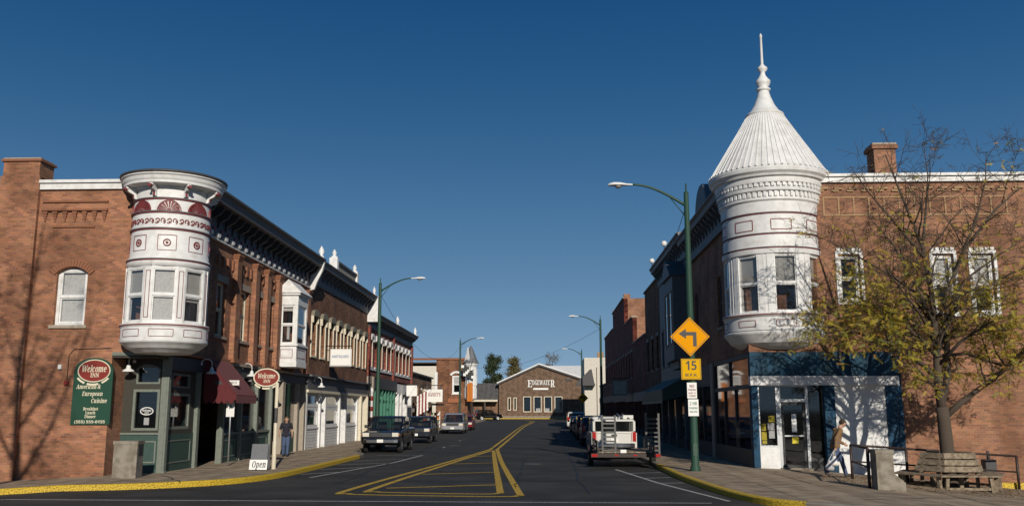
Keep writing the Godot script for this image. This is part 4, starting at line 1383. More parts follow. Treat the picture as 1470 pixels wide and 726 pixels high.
	wall(o, "wall", bk, 0.0, 4.17, L - 0.36, 10.32, 0.35, sw)
	for w in sw:
		window(o, w[0], w[1], w[2], w[3], {"mat": M.grey_trim, "sill": M.stone})
	var cn := cornice(o, M.slate_trim, 0.0, L - 1.4, 9.35, 10.55, 0.7, 0.7, {"bracket": M.slate_trim})
	put(cn, "pediment", extr(oval(5.6, 10.55, 1.5, 1.45, 18, 0, PI), -0.2, 0.35, 0.05), M.slate_trim)
	bx(cn, "frieze_moulding", M.slate_trim, 0.0, 9.25, 0.0, L - 1.4, 9.35, 0.15)
	# glazed street side of the shop, mirror of the sunny houses opposite
	wall(s, "window_frame", M.plastic, L - 7.2, 0.0, L - 0.26, 4.16, 0.12, [[L - 7.0, 0.75, L - 5.0, 2.9], [L - 4.9, 0.75, L - 2.9, 2.9], [L - 2.8, 0.75, L - 0.36, 2.9], [L - 7.0, 3.05, L - 3.8, 4.0], [L - 3.7, 3.05, L - 0.36, 4.0]], -0.02)
	for p in [[L - 7.0, L - 5.0, 0.75, 2.9], [L - 4.9, L - 2.9, 0.75, 2.9], [L - 2.8, L - 0.36, 0.75, 2.9], [L - 7.0, L - 3.8, 3.05, 4.0], [L - 3.7, L - 0.36, 3.05, 4.0]]:
		bx(s, "shop_pane", M.glass, p[0], p[2], -0.10, p[1], p[3], -0.08)
	bx(s, "pier", M.stone, L - 7.7, -0.1, -0.3, L - 7.2, 4.16, 0.04)
	wall(s, "window_frame", M.plastic, 0.0, 0.0, L - 7.7, 4.16, 0.12, [[0.3, 0.75, 2.2, 3.2], [2.4, 0.75, 4.4, 3.2]], -0.02)
	for x in [0.3, 2.4]:
		bx(s, "shop_pane", M.glass, x, 0.75, -0.10, x + 2.0, 3.2, -0.08)
	fr = Transform3D.IDENTITY
	shell(o, bk, 0.0, -L, 14.0, 0.0, 10.32, "ws")
	bx(o, "floor", M.inside, 0.4, 4.0, -L + 0.4, 13.6, 4.1, -0.4)
	right_turret(o)

func right_turret(o: Node3D) -> void:
	var t := hub(o, "turret")
	var c := V(1.22, 0, -1.0)
	var at := Transform3D(Basis.IDENTITY, c)
	fr = Transform3D.IDENTITY
	put(t, "bowl", lathe([Vector2(0.000, 4.20), Vector2(1.113, 4.26), Vector2(1.378, 4.36), Vector2(1.590, 4.48), Vector2(1.717, 4.64), Vector2(1.823, 4.78), Vector2(1.844, 4.84), Vector2(1.802, 4.90), Vector2(1.802, 5.36), Vector2(1.876, 5.42), Vector2(1.876, 5.5), Vector2(1.272, 5.5)], 104, 0, TAU, false), M.white, at)
	band(t, M.red_trim, c, 1.892, 5.43, 5.465)
	band(t, M.slate_trim, c, 1.823, 4.88, 4.905)
	put(t, "drum", lathe([Vector2(1.378, 7.62), Vector2(1.791, 7.62), Vector2(1.813, 7.78), Vector2(1.760, 7.86), Vector2(1.744, 8.30), Vector2(1.744, 9.05), Vector2(1.770, 9.12), Vector2(1.791, 9.50), Vector2(1.855, 9.56), Vector2(1.855, 9.64), Vector2(1.802, 9.66), Vector2(1.802, 9.86), Vector2(1.908, 9.88), Vector2(1.929, 9.98), Vector2(1.908, 10.0)], 120, 0, TAU, false), M.white, at)
	put(t, "ceiling", lathe([Vector2(0.000, 7.64), Vector2(1.696, 7.64)], 32), M.inside, at)
	for b in [[1.818, 7.79, 7.825], [1.765, 8.30, 8.335], [1.772, 9.05, 9.085]]:
		band(t, M.red_trim, c, b[0], b[1], b[2])
		band(t, M.slate_trim, c, b[0] + 0.015, b[2], b[2] + 0.025)
	put(t, "cornice", lathe([Vector2(1.86, 9.98), Vector2(1.87, 10.16), Vector2(1.95, 10.17), Vector2(1.96, 10.24), Vector2(1.97, 10.36), Vector2(2.06, 10.39), Vector2(2.09, 10.46), Vector2(2.18, 10.54), Vector2(2.20, 10.66), Vector2(2.16, 10.72)], 120, 0, TAU, false), M.white, at)
	for k in 44:   # dentils
		var az := deg_to_rad(-130 + k * 5.9)
		fr = radial_frame(c, az, 1.80)
		bx(t, "dentil", M.white, -0.05, 9.67, -0.04, 0.05, 9.85, 0.07)
		fr = radial_frame(c, az + deg_to_rad(2.9), 1.86)
		bx(t, "dentil", M.white, -0.055, 10.03, -0.04, 0.055, 10.155, 0.08)
	fr = Transform3D.IDENTITY
	# seamed conical roof
	var st := stool()
	var seams := 60
	var prof := [Vector2(2.17, 10.72), Vector2(1.62, 11.62), Vector2(1.07, 12.52), Vector2(0.68, 13.20)]
	for i in seams:
		for part in [[0.0, 0.80, 0.0], [0.80, 1.0, 0.028]]:
			var a: float = TAU * (i + part[0]) / seams
			var b: float = TAU * (i + part[1]) / seams
			for k in prof.size() - 1:
				var r0: float = prof[k].x + part[2]
				var r1: float = prof[k + 1].x + part[2] * (1.0 if k < 2 else 0.6)
				quad(st, V(sin(a) * r1, prof[k + 1].y, cos(a) * r1), V(sin(b) * r1, prof[k + 1].y, cos(b) * r1), V(sin(b) * r0, prof[k].y, cos(b) * r0), V(sin(a) * r0, prof[k].y, cos(a) * r0))
				for e in ([a, b] if part[2] > 0.0 else []):
					quad(st, V(sin(e) * r1, prof[k + 1].y, cos(e) * r1), V(sin(e) * (r1 - 0.03), prof[k + 1].y, cos(e) * (r1 - 0.03)), V(sin(e) * (r0 - 0.03), prof[k].y, cos(e) * (r0 - 0.03)), V(sin(e) * r0, prof[k].y, cos(e) * r0))
	put(t, "cone_roof", done(st), M.white_metal, at)
	var rim := stool(true)
	for k in 60:
		lathe_into(rim, [Vector2(0.0, -0.03), Vector2(0.03, -0.02), Vector2(0.035, 0.02), Vector2(0.0, 0.035)], 6, 0, TAU, Transform3D(Basis.IDENTITY, V(sin(TAU * k / 60), 0, cos(TAU * k / 60)) * 2.18 + V(0, 10.75, 0)))
	put(t, "roof_beading", done(rim), M.white_metal, at)
	put(t, "roof_collar", lathe([Vector2(0.70, 13.17), Vector2(0.73, 13.21), Vector2(0.70, 13.26), Vector2(0.56, 13.36), Vector2(0.40, 13.62), Vector2(0.27, 13.95), Vector2(0.20, 14.2)], 40), M.white_metal, at)
	put(t, "finial", lathe([Vector2(0.20, 14.2), Vector2(0.27, 14.24), Vector2(0.27, 14.30), Vector2(0.17, 14.36), Vector2(0.27, 14.50), Vector2(0.28, 14.62), Vector2(0.18, 14.74), Vector2(0.11, 14.86), Vector2(0.09, 14.98), Vector2(0.19, 15.08), Vector2(0.19, 15.16), Vector2(0.10, 15.24), Vector2(0.055, 15.32)], 32), M.white_metal, at)
	put(t, "spike", lathe([Vector2(0.055, 15.3), Vector2(0.045, 16.4), Vector2(0.06, 16.45), Vector2(0.04, 16.52), Vector2(0.0, 16.6)], 12), M.white_metal, at)
	var n := 0
	for d in [-90, -45, 0, 45, 90]:
		var az := deg_to_rad(d + 1)
		turret_bay(t, c, 1.70, az, 0.90, 5.5, 7.62, [0.3, 0.45, 0.5, 0.4, 0.3][n], M.curtain)
		for e in [-1, 1]:
			fr = radial_frame(c, az + e * PI / 8.0 * 0.74, 1.75)
			if d < 90 or e < 0:
				bx(t, "pilaster", M.white, -0.13, 5.5, -0.2, 0.13, 7.62, 0.0)
		fr = radial_frame(c, az + PI / 8.0, 1.74)
		bx(t, "pilaster", M.white, -0.22, 5.5, -0.2, 0.22, 7.62, -0.005)
		fr = Transform3D.IDENTITY
		turret_panel(t, fr, c, az - 0.04, 1.804, 0.68, 5.02, 5.26, 0.022)
		turret_panel(t, fr, c, az - 0.04, 1.746, 0.72, 8.46, 8.86, 0.03)
		n += 1
	fr = Transform3D.IDENTITY

# a plain building of the shaded row: z0 (near) to z1 (far)
func shaded_house(called: String, label: String, mat: Material, z0: float, z1: float, top: float, opt := {}) -> Node3D:
	var x: float = opt.get("x", XR)
	var o := thing(called, label, "building", V(x, gh(5, z1), z0))
	var len_ := z0 - z1
	fr = west_frame(0, 0, -len_)
	var sf: float = opt.get("shop", 3.4)
	var wins := []
	var n: int = opt.get("windows", 4)
	for i in n:
		var c := len_ * (i + 0.5) / n
		wins.append([c - 0.5, sf + 1.3, c + 0.5, sf + 3.4])
	if top < sf + 3.8:
		wins = []
	street_house(o, mat, len_, sf, top, wins, {"mat": M.grey_trim, "sill": M.stone, "lintel": M.stone, "recess": 0.18})
	bx(o, "fascia", opt.get("fascia", M.cap_dark), 0.05, sf - 0.7, -0.2, len_ - 0.05, sf, 0.1)
	var bays := int(len_ / 2.6)
	for i in bays + 1:
		var c := clampf(len_ * i / bays, 0.0, len_ - 0.3)
		bx(o, "pier", opt.get("pier", mat), c, -0.2, -0.3, c + 0.3, sf - 0.7, 0.04)
		if i < bays:
			bx(o, "shop_pane", M.glass, c + 0.3, 0.6, -0.15, c + len_ / bays, sf - 0.7, -0.12)
			bx(o, "stall_riser", M.wood_dark, c + 0.3, -0.2, -0.2, c + len_ / bays, 0.6, -0.04)
	if opt.get("cornice", false):
		cornice(o, opt.get("trim", M.slate_trim), 0.0, len_, top - 0.9, top + 0.25, 0.6, 0.8)
	else:
		bx(o, "coping", M.stone, 0.0, top, -0.4, len_, top + 0.12, 0.1)
	fr = Transform3D.IDENTITY
	shell(o, opt.get("side", mat), 0.0, -len_, 12.0, 0.0, top, "w")
	return o

func row_right() -> void:
	# painted metal front with a projecting bay and two globe lamps on the roof line
	var o := shaded_house("metal_front_building", "grey painted shop building with a projecting bay beside the conical turret building", M.slate_trim, -45.05, -57.5, 10.7, {"cornice": true, "windows": 5, "fascia": M.green})
	fr = west_frame(0, 0, -12.45)
	var bay := hub(o, "bay")
	bx(bay, "bay_body", M.slate_trim, 8.2, 4.6, 0.002, 11.4, 8.9, 0.75)
	bx(bay, "bay_base", M.slate_trim, 8.5, 4.2, 0.002, 11.1, 4.6, 0.5)
	put(bay, "bay_roof", extr(PackedVector2Array([Vector2(8.0, 8.9), Vector2(11.6, 8.9), Vector2(9.8, 9.9)]), 0.0, 0.9), M.slate_trim)
	for x in [8.5, 10.0]:
		ring(bay, "window_frame", M.stone, x, 5.4, x + 1.1, 8.2, 0.09, 0.75, 0.80)
		bx(bay, "pane", M.car_glass, x + 0.09, 5.49, 0.752, x + 1.01, 8.11, 0.76)
	fr = Transform3D.IDENTITY
	for z in [-5.6, -11.6]:
		var gl := hub(o, "roof_lamp")
		put(gl, "stem", tube([V(-0.5, 10.95, z), V(-0.5, 11.25, z)], 0.03, 0.03, 6), M.dark_metal)
		put(gl, "globe", lathe([Vector2(0.0, 0), Vector2(0.12, 0.05), Vector2(0.17, 0.17), Vector2(0.12, 0.29), Vector2(0.0, 0.34)], 14), M.lamp_white, Transform3D(Basis.IDENTITY, V(-0.5, 11.22, z)))
	shaded_house("brick_shop_building", "brown brick building in shade past the roof lamps", M.brick_brown, -57.6, -66.0, 10.4, {"windows": 3, "side": M.brick_tan})
	shaded_house("brick_shop_building", "low two-storey shop in shade beside the brown brick building", M.brick_red, -66.1, -75.5, 7.4, {"windows": 0, "fascia": M.slate_trim, "side": M.brick_red})
	shaded_house("brick_shop_building", "red brick building in shade in front of the tallest brick block", M.brick_red, -75.6, -83.5, 9.6, {"windows": 3, "side": M.brick_right})
	var tall := shaded_house("brick_shop_building", "tallest dark red brick block on the shaded side of the street", M.brick_red, -83.6, -98.0, 12.1, {"windows": 5, "side": M.brick_right})
	bx(tall, "parapet_pier", M.brick_right, 0.0, 12.1, -0.5, 0.6, 12.5, 0.001)
	bx(tall, "parapet_pier", M.brick_right, 0.0, 12.1, -14.4, 0.6, 12.5, -13.9)
	shaded_house("brick_shop_building", "farther brick block stepping down beyond the tallest one", M.brick_red, -98.1, -112.0, 10.4, {"windows": 5})
	shaded_house("brick_shop_building", "last brick block of the shaded row before the pale building", M.brick_brown, -112.1, -124.0, 4.9, {"windows": 0})
	# pale boarded building with a steep dark entrance roof
	o = thing("boarded_building", "narrow pale boarded building with steep dark awning roof at the bend", "building", V(6.0, 0.55, -145.0))
	for k in 51:
		bx(o, "siding_board", M.siding, 0.0, -0.3 + k * 0.2, 0.0, 5.0, -0.11 + k * 0.2, 0.03)
	fr = west_frame(0, 0, -12.0)
	wall(o, "wall", M.siding, 0.0, -0.3, 12.0, 9.9, 0.3, [[4.0, 4.6, 5.0, 6.6], [8.0, 4.6, 9.0, 6.6]])
	fr = Transform3D.IDENTITY
	shell(o, M.siding, 0.0, -12.0, 5.0, -0.002, 9.9, "w")
	put(o, "awning_roof", extr(PackedVector2Array([Vector2(-1.4, 5.8), Vector2(1.5, 5.8), Vector2(1.1, 8.0), Vector2(0.8, 8.0)]), 0.04, 1.6), M.cap_dark)
	bx(o, "awning_fascia", M.cap_dark, -1.4, 5.5, 0.04, 1.6, 5.8, 1.65)
	bx(o, "chimney", M.brick_pale, 2.3, 9.8, -4.0, 3.3, 11.0, -3.2)
	bx(o, "downpipe", M.dark_metal, 1.9, -0.3, 0.03, 2.0, 8.4, 0.12)

# ------------------------------------------------------------------ end of the street
func far_end() -> void:
	var g := gh(0, -170)
	# gabled brown hall with a metal roof
	var o := thing("gabled_hall", "brown gabled hall with white metal roof closing the end of the street", "building", V(0, g, -171.0))
	var x0 := -8.9
	var x1 := 9.0
	var ridge := -1.4
	var holes := [[-7.3, 1.5, -6.7, 3.9], [-6.2, 1.5, -5.6, 3.9]]
	for k in 4:
		holes.append([-4.4 + k * 1.95, 1.2, -2.9 + k * 1.95, 4.1])
	wall(o, "wall", M.brown_siding, x0, -0.5, x1, 6.6, 0.3, holes)
	for h in holes:
		window(o, h[0], h[1], h[2], h[3], {"mid": 0.0, "frame": 0.14, "mat": M.cream, "recess": 0.02})
	for k in 2:
		bx(o, "white_item", M.paper_white, -2.0 + k * 1.7, 1.35, -0.5, -1.2 + k * 1.7, 1.9, -0.3)
	put(o, "gable_wall", extr(PackedVector2Array([Vector2(x0, 6.602), Vector2(x1, 6.602), Vector2(ridge, 9.9)]), -0.3, 0.0), M.brown_siding)
	for k in 48:   # upright boards' cover strips
		var x := x0 + 0.2 + k * 0.37
		var top := 6.6 + 3.3 * (1.0 - absf(x - ridge) / (ridge - x0 if x < ridge else x1 - ridge)) - 0.15
		var low := -0.4
		for h in holes:
			if x > h[0] - 0.1 and x < h[2] + 0.1:
				low = h[3] + 0.02
		bx(o, "cover_strip", M.brown_siding, x, low, 0.0, x + 0.05, top, 0.03)
	for s in [[x0 - 0.4, 6.45, ridge, 10.0], [x1 + 0.4, 6.45, ridge, 10.0]]:
		put(o, "roof_slope", extr(PackedVector2Array([Vector2(s[0], s[1]), Vector2(s[2], s[3]), Vector2(s[2], s[3] + 0.22), Vector2(s[0], s[1] + 0.22)]), -28.0, 0.5), M.white_metal)
		put(o, "barge_board", extr(PackedVector2Array([Vector2(s[0], s[1] - 0.3), Vector2(s[2], s[3] - 0.3), Vector2(s[2], s[3] - 0.002), Vector2(s[0], s[1] - 0.002)]), 0.3, 0.42), M.cap_dark)
	bx(o, "wall", M.brown_siding, x0, -0.5, -28.0, x0 + 0.3, 6.5, -0.31)
	bx(o, "wall", M.brown_siding, x1 - 0.3, -0.5, -28.0, x1, 6.5, -0.31)
	bx(o, "wall", M.brown_siding, x0, -0.5, -28.3, x1, 6.5, -28.0)
	put(o, "cross_roof", extr(PackedVector2Array([Vector2(-1.2, 6.6), Vector2(-9.0, 10.2), Vector2(-17.0, 6.6)]), ridge + 0.5, x1 + 6.0), M.white_metal, Transform3D(Basis(V(0, 0, 1), V(0, 1, 0), V(1, 0, 0)), Vector3.ZERO))
	bx(o, "wing_wall", M.brown_siding, x1 + 0.01, -0.5, -16.5, x1 + 5.8, 6.6, -1.6)
	bx(o, "plinth", M.concrete, x0, -0.5, 0.0, x1, 0.5, 0.15)
	letters(o, "E", M.sign_white, -3.15, 6.4, 0.1, 1.25, true, 0.1, 0.8)
	letters(o, "DGEWATE", M.sign_white, -1.05, 6.6, 0.1, 0.85, true, 0.1, 3.3)
	letters(o, "R", M.sign_white, 1.1, 6.4, 0.1, 1.25, true, 0.1, 0.8)
	bx(o, "name_board", M.sign_white, -2.5, 5.3, 0.03, 0.3, 5.65, 0.1)
	bx(o, "vent", M.cap_dark, 3.6, 7.0, 0.0, 4.6, 7.4, 0.2)
	# long low grey-roofed building to its left
	o = thing("low_building", "low building with broad grey shingled roof left of the gabled hall", "building", V(-20.0, g, -168.0))
	bx(o, "wall", M.brick_tan, -8.0, -0.4, -12.0, 10.9, 3.4, -1.6)
	put(o, "roof_slope", extr(PackedVector2Array([Vector2(0.3, 3.3), Vector2(-6.0, 6.6), Vector2(-12.5, 3.3)]), -9.0, 11.0), M.shingle, Transform3D(Basis(V(0, 0, 1), V(0, 1, 0), V(1, 0, 0)), Vector3.ZERO))
	bx(o, "eaves_board", M.cream, -9.0, 3.1, 0.25, 11.0, 3.45, 0.45)
	for x in [-7.0, -2.0, 3.0, 8.5]:
		bx(o, "porch_post", M.wood_dark, x, -0.3, -0.1, x + 0.3, 3.2, 0.2)
	for x in [-5.0, 0.0, 5.0]:
		bx(o, "door", M.plastic, x, -0.2, -1.62, x + 1.5, 2.4, -1.55)
	# houses and sheds closing the view further off
	o = thing("white_house", "small white house behind the gabled hall", "building", V(18.0, g, -215.0))
	bx(o, "wall", M.siding, -5.0, -0.5, -6.0, 5.0, 6.0, 6.0)
	put(o, "roof", extr(PackedVector2Array([Vector2(-5.6, 6.0), Vector2(5.6, 6.0), Vector2(0, 9.5)]), -6.4, 6.4), M.shingle)

# ------------------------------------------------------------------ street furniture
func lamp_post(label: String, x: float, z: float, side: float) -> Node3D:
	var o := thing("street_lamp", label, "street lamp", on(x, z), 0.0, "green street lamps along the main street")
	var p := put(o, "pole", lathe([Vector2(0.17, 0), Vector2(0.17, 0.12), Vector2(0.13, 0.2), Vector2(0.12, 3.0), Vector2(0.085, 9.2), Vector2(0.085, 9.45), Vector2(0.03, 9.5), Vector2(0.03, 9.75), Vector2(0.0, 9.78)], 14), M.pole_green)
	put(p, "access_cover", extr(rect(-0.07, 0.5, 0.07, 0.9), 0.1, 0.13), M.pole_green)
	var pts := []
	for k in 13:
		var t := k / 12.0
		pts.append(V(side * (0.05 + 1.85 * t), 9.0 + 0.75 * sin(t * PI * 0.5) , 0))
	put(o, "arm", tube(pts, 0.055, 0.035, 8), M.pole_green)
	put(o, "brace", tube([V(side * 0.05, 8.6, 0), V(side * 0.55, 9.26, 0)], 0.018, 0.018, 6), M.pole_green)
	# cobra-head lantern
	var f := Transform3D(Basis(V(0, 0, -side), V(0, 1, 0), V(side, 0, 0)), V(side * 1.85, 9.74, 0))
	var st := stool(true)
	var secs := [[0.0, 0.05, 0.05], [0.2, 0.08, 0.06], [0.42, 0.15, 0.10], [0.65, 0.155, 0.11], [0.82, 0.10, 0.07], [0.86, 0.02, 0.02]]
	for i in secs.size() - 1:
		for k in 10:
			var q := []
			for e in [[i, k], [i, k + 1], [i + 1, k + 1], [i + 1, k]]:
				var s = secs[e[0]]
				var a: float = PI * e[1] / 10.0
				q.append(V(cos(a) * s[1], sin(a) * s[2] * 1.1 - 0.02, s[0]))
			quad(st, q[0], q[3], q[2], q[1])
		var a0 = secs[i]
		var b0 = secs[i + 1]
		quad(st, V(-a0[1], -0.02, a0[0]), V(a0[1], -0.02, a0[0]), V(b0[1], -0.02, b0[0]), V(-b0[1], -0.02, b0[0]))
	var head := put(o, "lantern", done(st), M.lamp_white, f)
	put(head, "lens", lathe([Vector2(0.0, -0.13), Vector2(0.08, -0.11), Vector2(0.13, -0.05), Vector2(0.14, -0.015)], 14), M.lens, f * Transform3D(Basis.IDENTITY, V(0, 0, 0.5)))
	return o

func street_lamps() -> void:
	lamp_post("nearest green street lamp, carrying the yellow turn sign", 4.9, -30.9, -1.0)
	lamp_post("green street lamp arching over the road from the sunny pavement, by the dark pickup", -9.9, -53.3, 1.0)
	lamp_post("green street lamp beside the parked cars on the shaded side", 4.6, -77.0, -1.0)
	lamp_post("distant green street lamp in front of the far corner turret", -9.7, -102.0, 1.0)
	lamp_post("farthest green street lamp, before the pale boarded building", 4.7, -122.0, -1.0)
	# warning signs on the nearest lamp post
	var y := gh(4.9, -30.9) + 0.15
	var o := thing("turn_sign", "orange-yellow diamond turn sign with black left arrow", "road sign", V(4.84, y + 4.42, -30.74))
	put(o, "plate", extr(PackedVector2Array([Vector2(0, -0.66), Vector2(0.66, 0), Vector2(0, 0.66), Vector2(-0.66, 0)]), 0.0, 0.012), M.sign_orange)
	put(o, "border", diamond_ring(0.615, 0.025), M.sign_black)
	put(o, "arrow", extr(PackedVector2Array([Vector2(0.10, -0.33), Vector2(0.22, -0.33), Vector2(0.22, 0.16), Vector2(-0.13, 0.16), Vector2(-0.13, 0.27), Vector2(-0.38, 0.10), Vector2(-0.13, -0.07), Vector2(-0.13, 0.04), Vector2(0.10, 0.04)]), 0.012, 0.016), M.sign_black)
	bx(o, "clamp", M.galvanised, 0.0, -0.3, -0.05, 0.1, -0.24, 0.0)
	bx(o, "clamp", M.galvanised, 0.0, 0.24, -0.05, 0.1, 0.3, 0.0)
	o = thing("speed_plate", "yellow 15 miles per hour plate under the turn sign", "road sign", V(4.84, y + 3.35, -30.72))
	bx(o, "plate", M.sign_yellow, -0.33, -0.36, 0.0, 0.33, 0.33, 0.012)
	ring(o, "border", M.sign_black, -0.31, -0.34, 0.31, 0.31, 0.015, 0.012, 0.014)
	letters(o, "15", M.sign_black, 0.0, 0.10, 0.015, 0.30, false, 0.006, 0.36)
	letters(o, "M.P.H.", M.sign_black, 0.0, -0.21, 0.015, 0.10, false, 0.006, 0.40)
	o = thing("parking_sign", "small white parking sign with red lettering below the speed plate", "road sign", V(4.85, y + 2.63, -30.75))
	bx(o, "plate", M.sign_white, -0.16, -0.26, 0.0, 0.16, 0.26, 0.008)
	letters(o, "NO", M.sign_red, 0.0, 0.14, 0.01, 0.10, false, 0.004, 0.16)
	letters(o, "PARKING", M.sign_red, 0.0, 0.02, 0.01, 0.07, false, 0.004, 0.26)
	letters(o, "HERE TO", M.sign_red, 0.0, -0.09, 0.01, 0.06, false, 0.004, 0.24)
	letters(o, "CORNER", M.sign_red, 0.0, -0.18, 0.01, 0.06, false, 0.004, 0.24)
	o = thing("parking_sign", "lowest white parking sign with green lettering on the lamp post", "road sign", V(4.88, y + 2.07, -30.75))
	bx(o, "plate", M.sign_white, -0.17, -0.28, 0.0, 0.17, 0.27, 0.008)
	letters(o, "2 HR", M.green_shop, 0.0, 0.13, 0.01, 0.11, false, 0.004, 0.24)
	letters(o, "PARKING", M.green_shop, 0.0, -0.02, 0.01, 0.07, false, 0.004, 0.27)
	letters(o, "8AM-6PM", M.green_shop, 0.0, -0.14, 0.01, 0.06, false, 0.004, 0.25)
	# far yellow sign by the boarded building
	o = thing("curve_sign", "small far yellow diamond sign in front of the pale boarded building", "road sign", on(4.2, -106.0))
	put(o, "post", tube([V(0, 0, 0), V(0, 3.6, 0)], 0.04, 0.04, 8), M.dark_metal)
	put(o, "plate", extr(PackedVector2Array([Vector2(0, 2.5), Vector2(0.6, 3.1), Vector2(0, 3.7), Vector2(-0.6, 3.1)]), 0.05, 0.07), M.sign_orange)
	put(o, "arrow", extr(PackedVector2Array([Vector2(0.05, 2.8), Vector2(0.18, 2.8), Vector2(0.18, 3.25), Vector2(-0.1, 3.25), Vector2(-0.1, 3.38), Vector2(-0.35, 3.19), Vector2(-0.1, 3.0), Vector2(-0.1, 3.13), Vector2(0.05, 3.13)]), 0.07, 0.075), M.sign_black)
	# wires
	tag(put(self, "overhead_wire", sag(V(4.9, 9.2, -30.9), V(7.0, 11.0, -57.0), 0.6), M.cap_dark), "thin dark wire from the nearest lamp post to the roof line", "wire")
	tag(put(self, "overhead_wire", sag(V(-9.9, 9.0, -53.3), V(-9.7, 9.3, -102.0), 2.6), M.cap_dark), "thin dark wire sagging between the lamp posts of the sunny side", "wire")
	tag(put(self, "overhead_wire", sag(V(4.6, 9.0, -77.0), V(-12.0, 8.8, -136.0), 1.5), M.cap_dark), "thin dark wire crossing the street from the shaded side lamp", "wire")

func diamond_ring(r: float, w: float) -> ArrayMesh:
	var st := stool()
	var c := [Vector2(0, -r), Vector2(r, 0), Vector2(0, r), Vector2(-r, 0)]
	for k in 4:
		var a: Vector2 = c[k]
		var b: Vector2 = c[(k + 1) % 4]
		var f := (r - w) / r
		extr_into(st, PackedVector2Array([a, b, b * f, a * f]), 0.012, 0.015)
	return done(st)

func sag(a: Vector3, b: Vector3, dip: float) -> ArrayMesh:
	var pts := []
	for k in 25:
		var t := k / 24.0
		pts.append(a.lerp(b, t) - V(0, dip * 4.0 * t * (1.0 - t), 0))
	return tube(pts, 0.012, 0.012, 5)

func gooseneck(label: String, at: Vector3, turn: float) -> void:
	var o := thing("gooseneck_lamp", label, "wall lamp", at, turn, "white gooseneck lamps over the shop fronts")
	var pts := []
	for k in 10:
		var a := PI * k / 9.0
		pts.append(V(0, 0.16 * sin(a), 0.20 - 0.20 * cos(a)))
	pts.append(V(0, -0.14, 0.40))
	put(o, "neck", tube(pts, 0.016, 0.016, 6), M.lamp_white)
	put(o, "wall_plate", lathe([Vector2(0.06, -0.02), Vector2(0.06, 0.02), Vector2(0, 0.02)], 10), M.lamp_white, Transform3D(Basis(Vector3.RIGHT, PI / 2), V(0, 0, 0.02)))
	put(o, "shade", lathe([Vector2(0.19, -0.36), Vector2(0.17, -0.31), Vector2(0.08, -0.26), Vector2(0.06, -0.16), Vector2(0.03, -0.12), Vector2(0.0, -0.12)], 16), M.lamp_white, Transform3D(Basis.IDENTITY, V(0, 0, 0.40)))

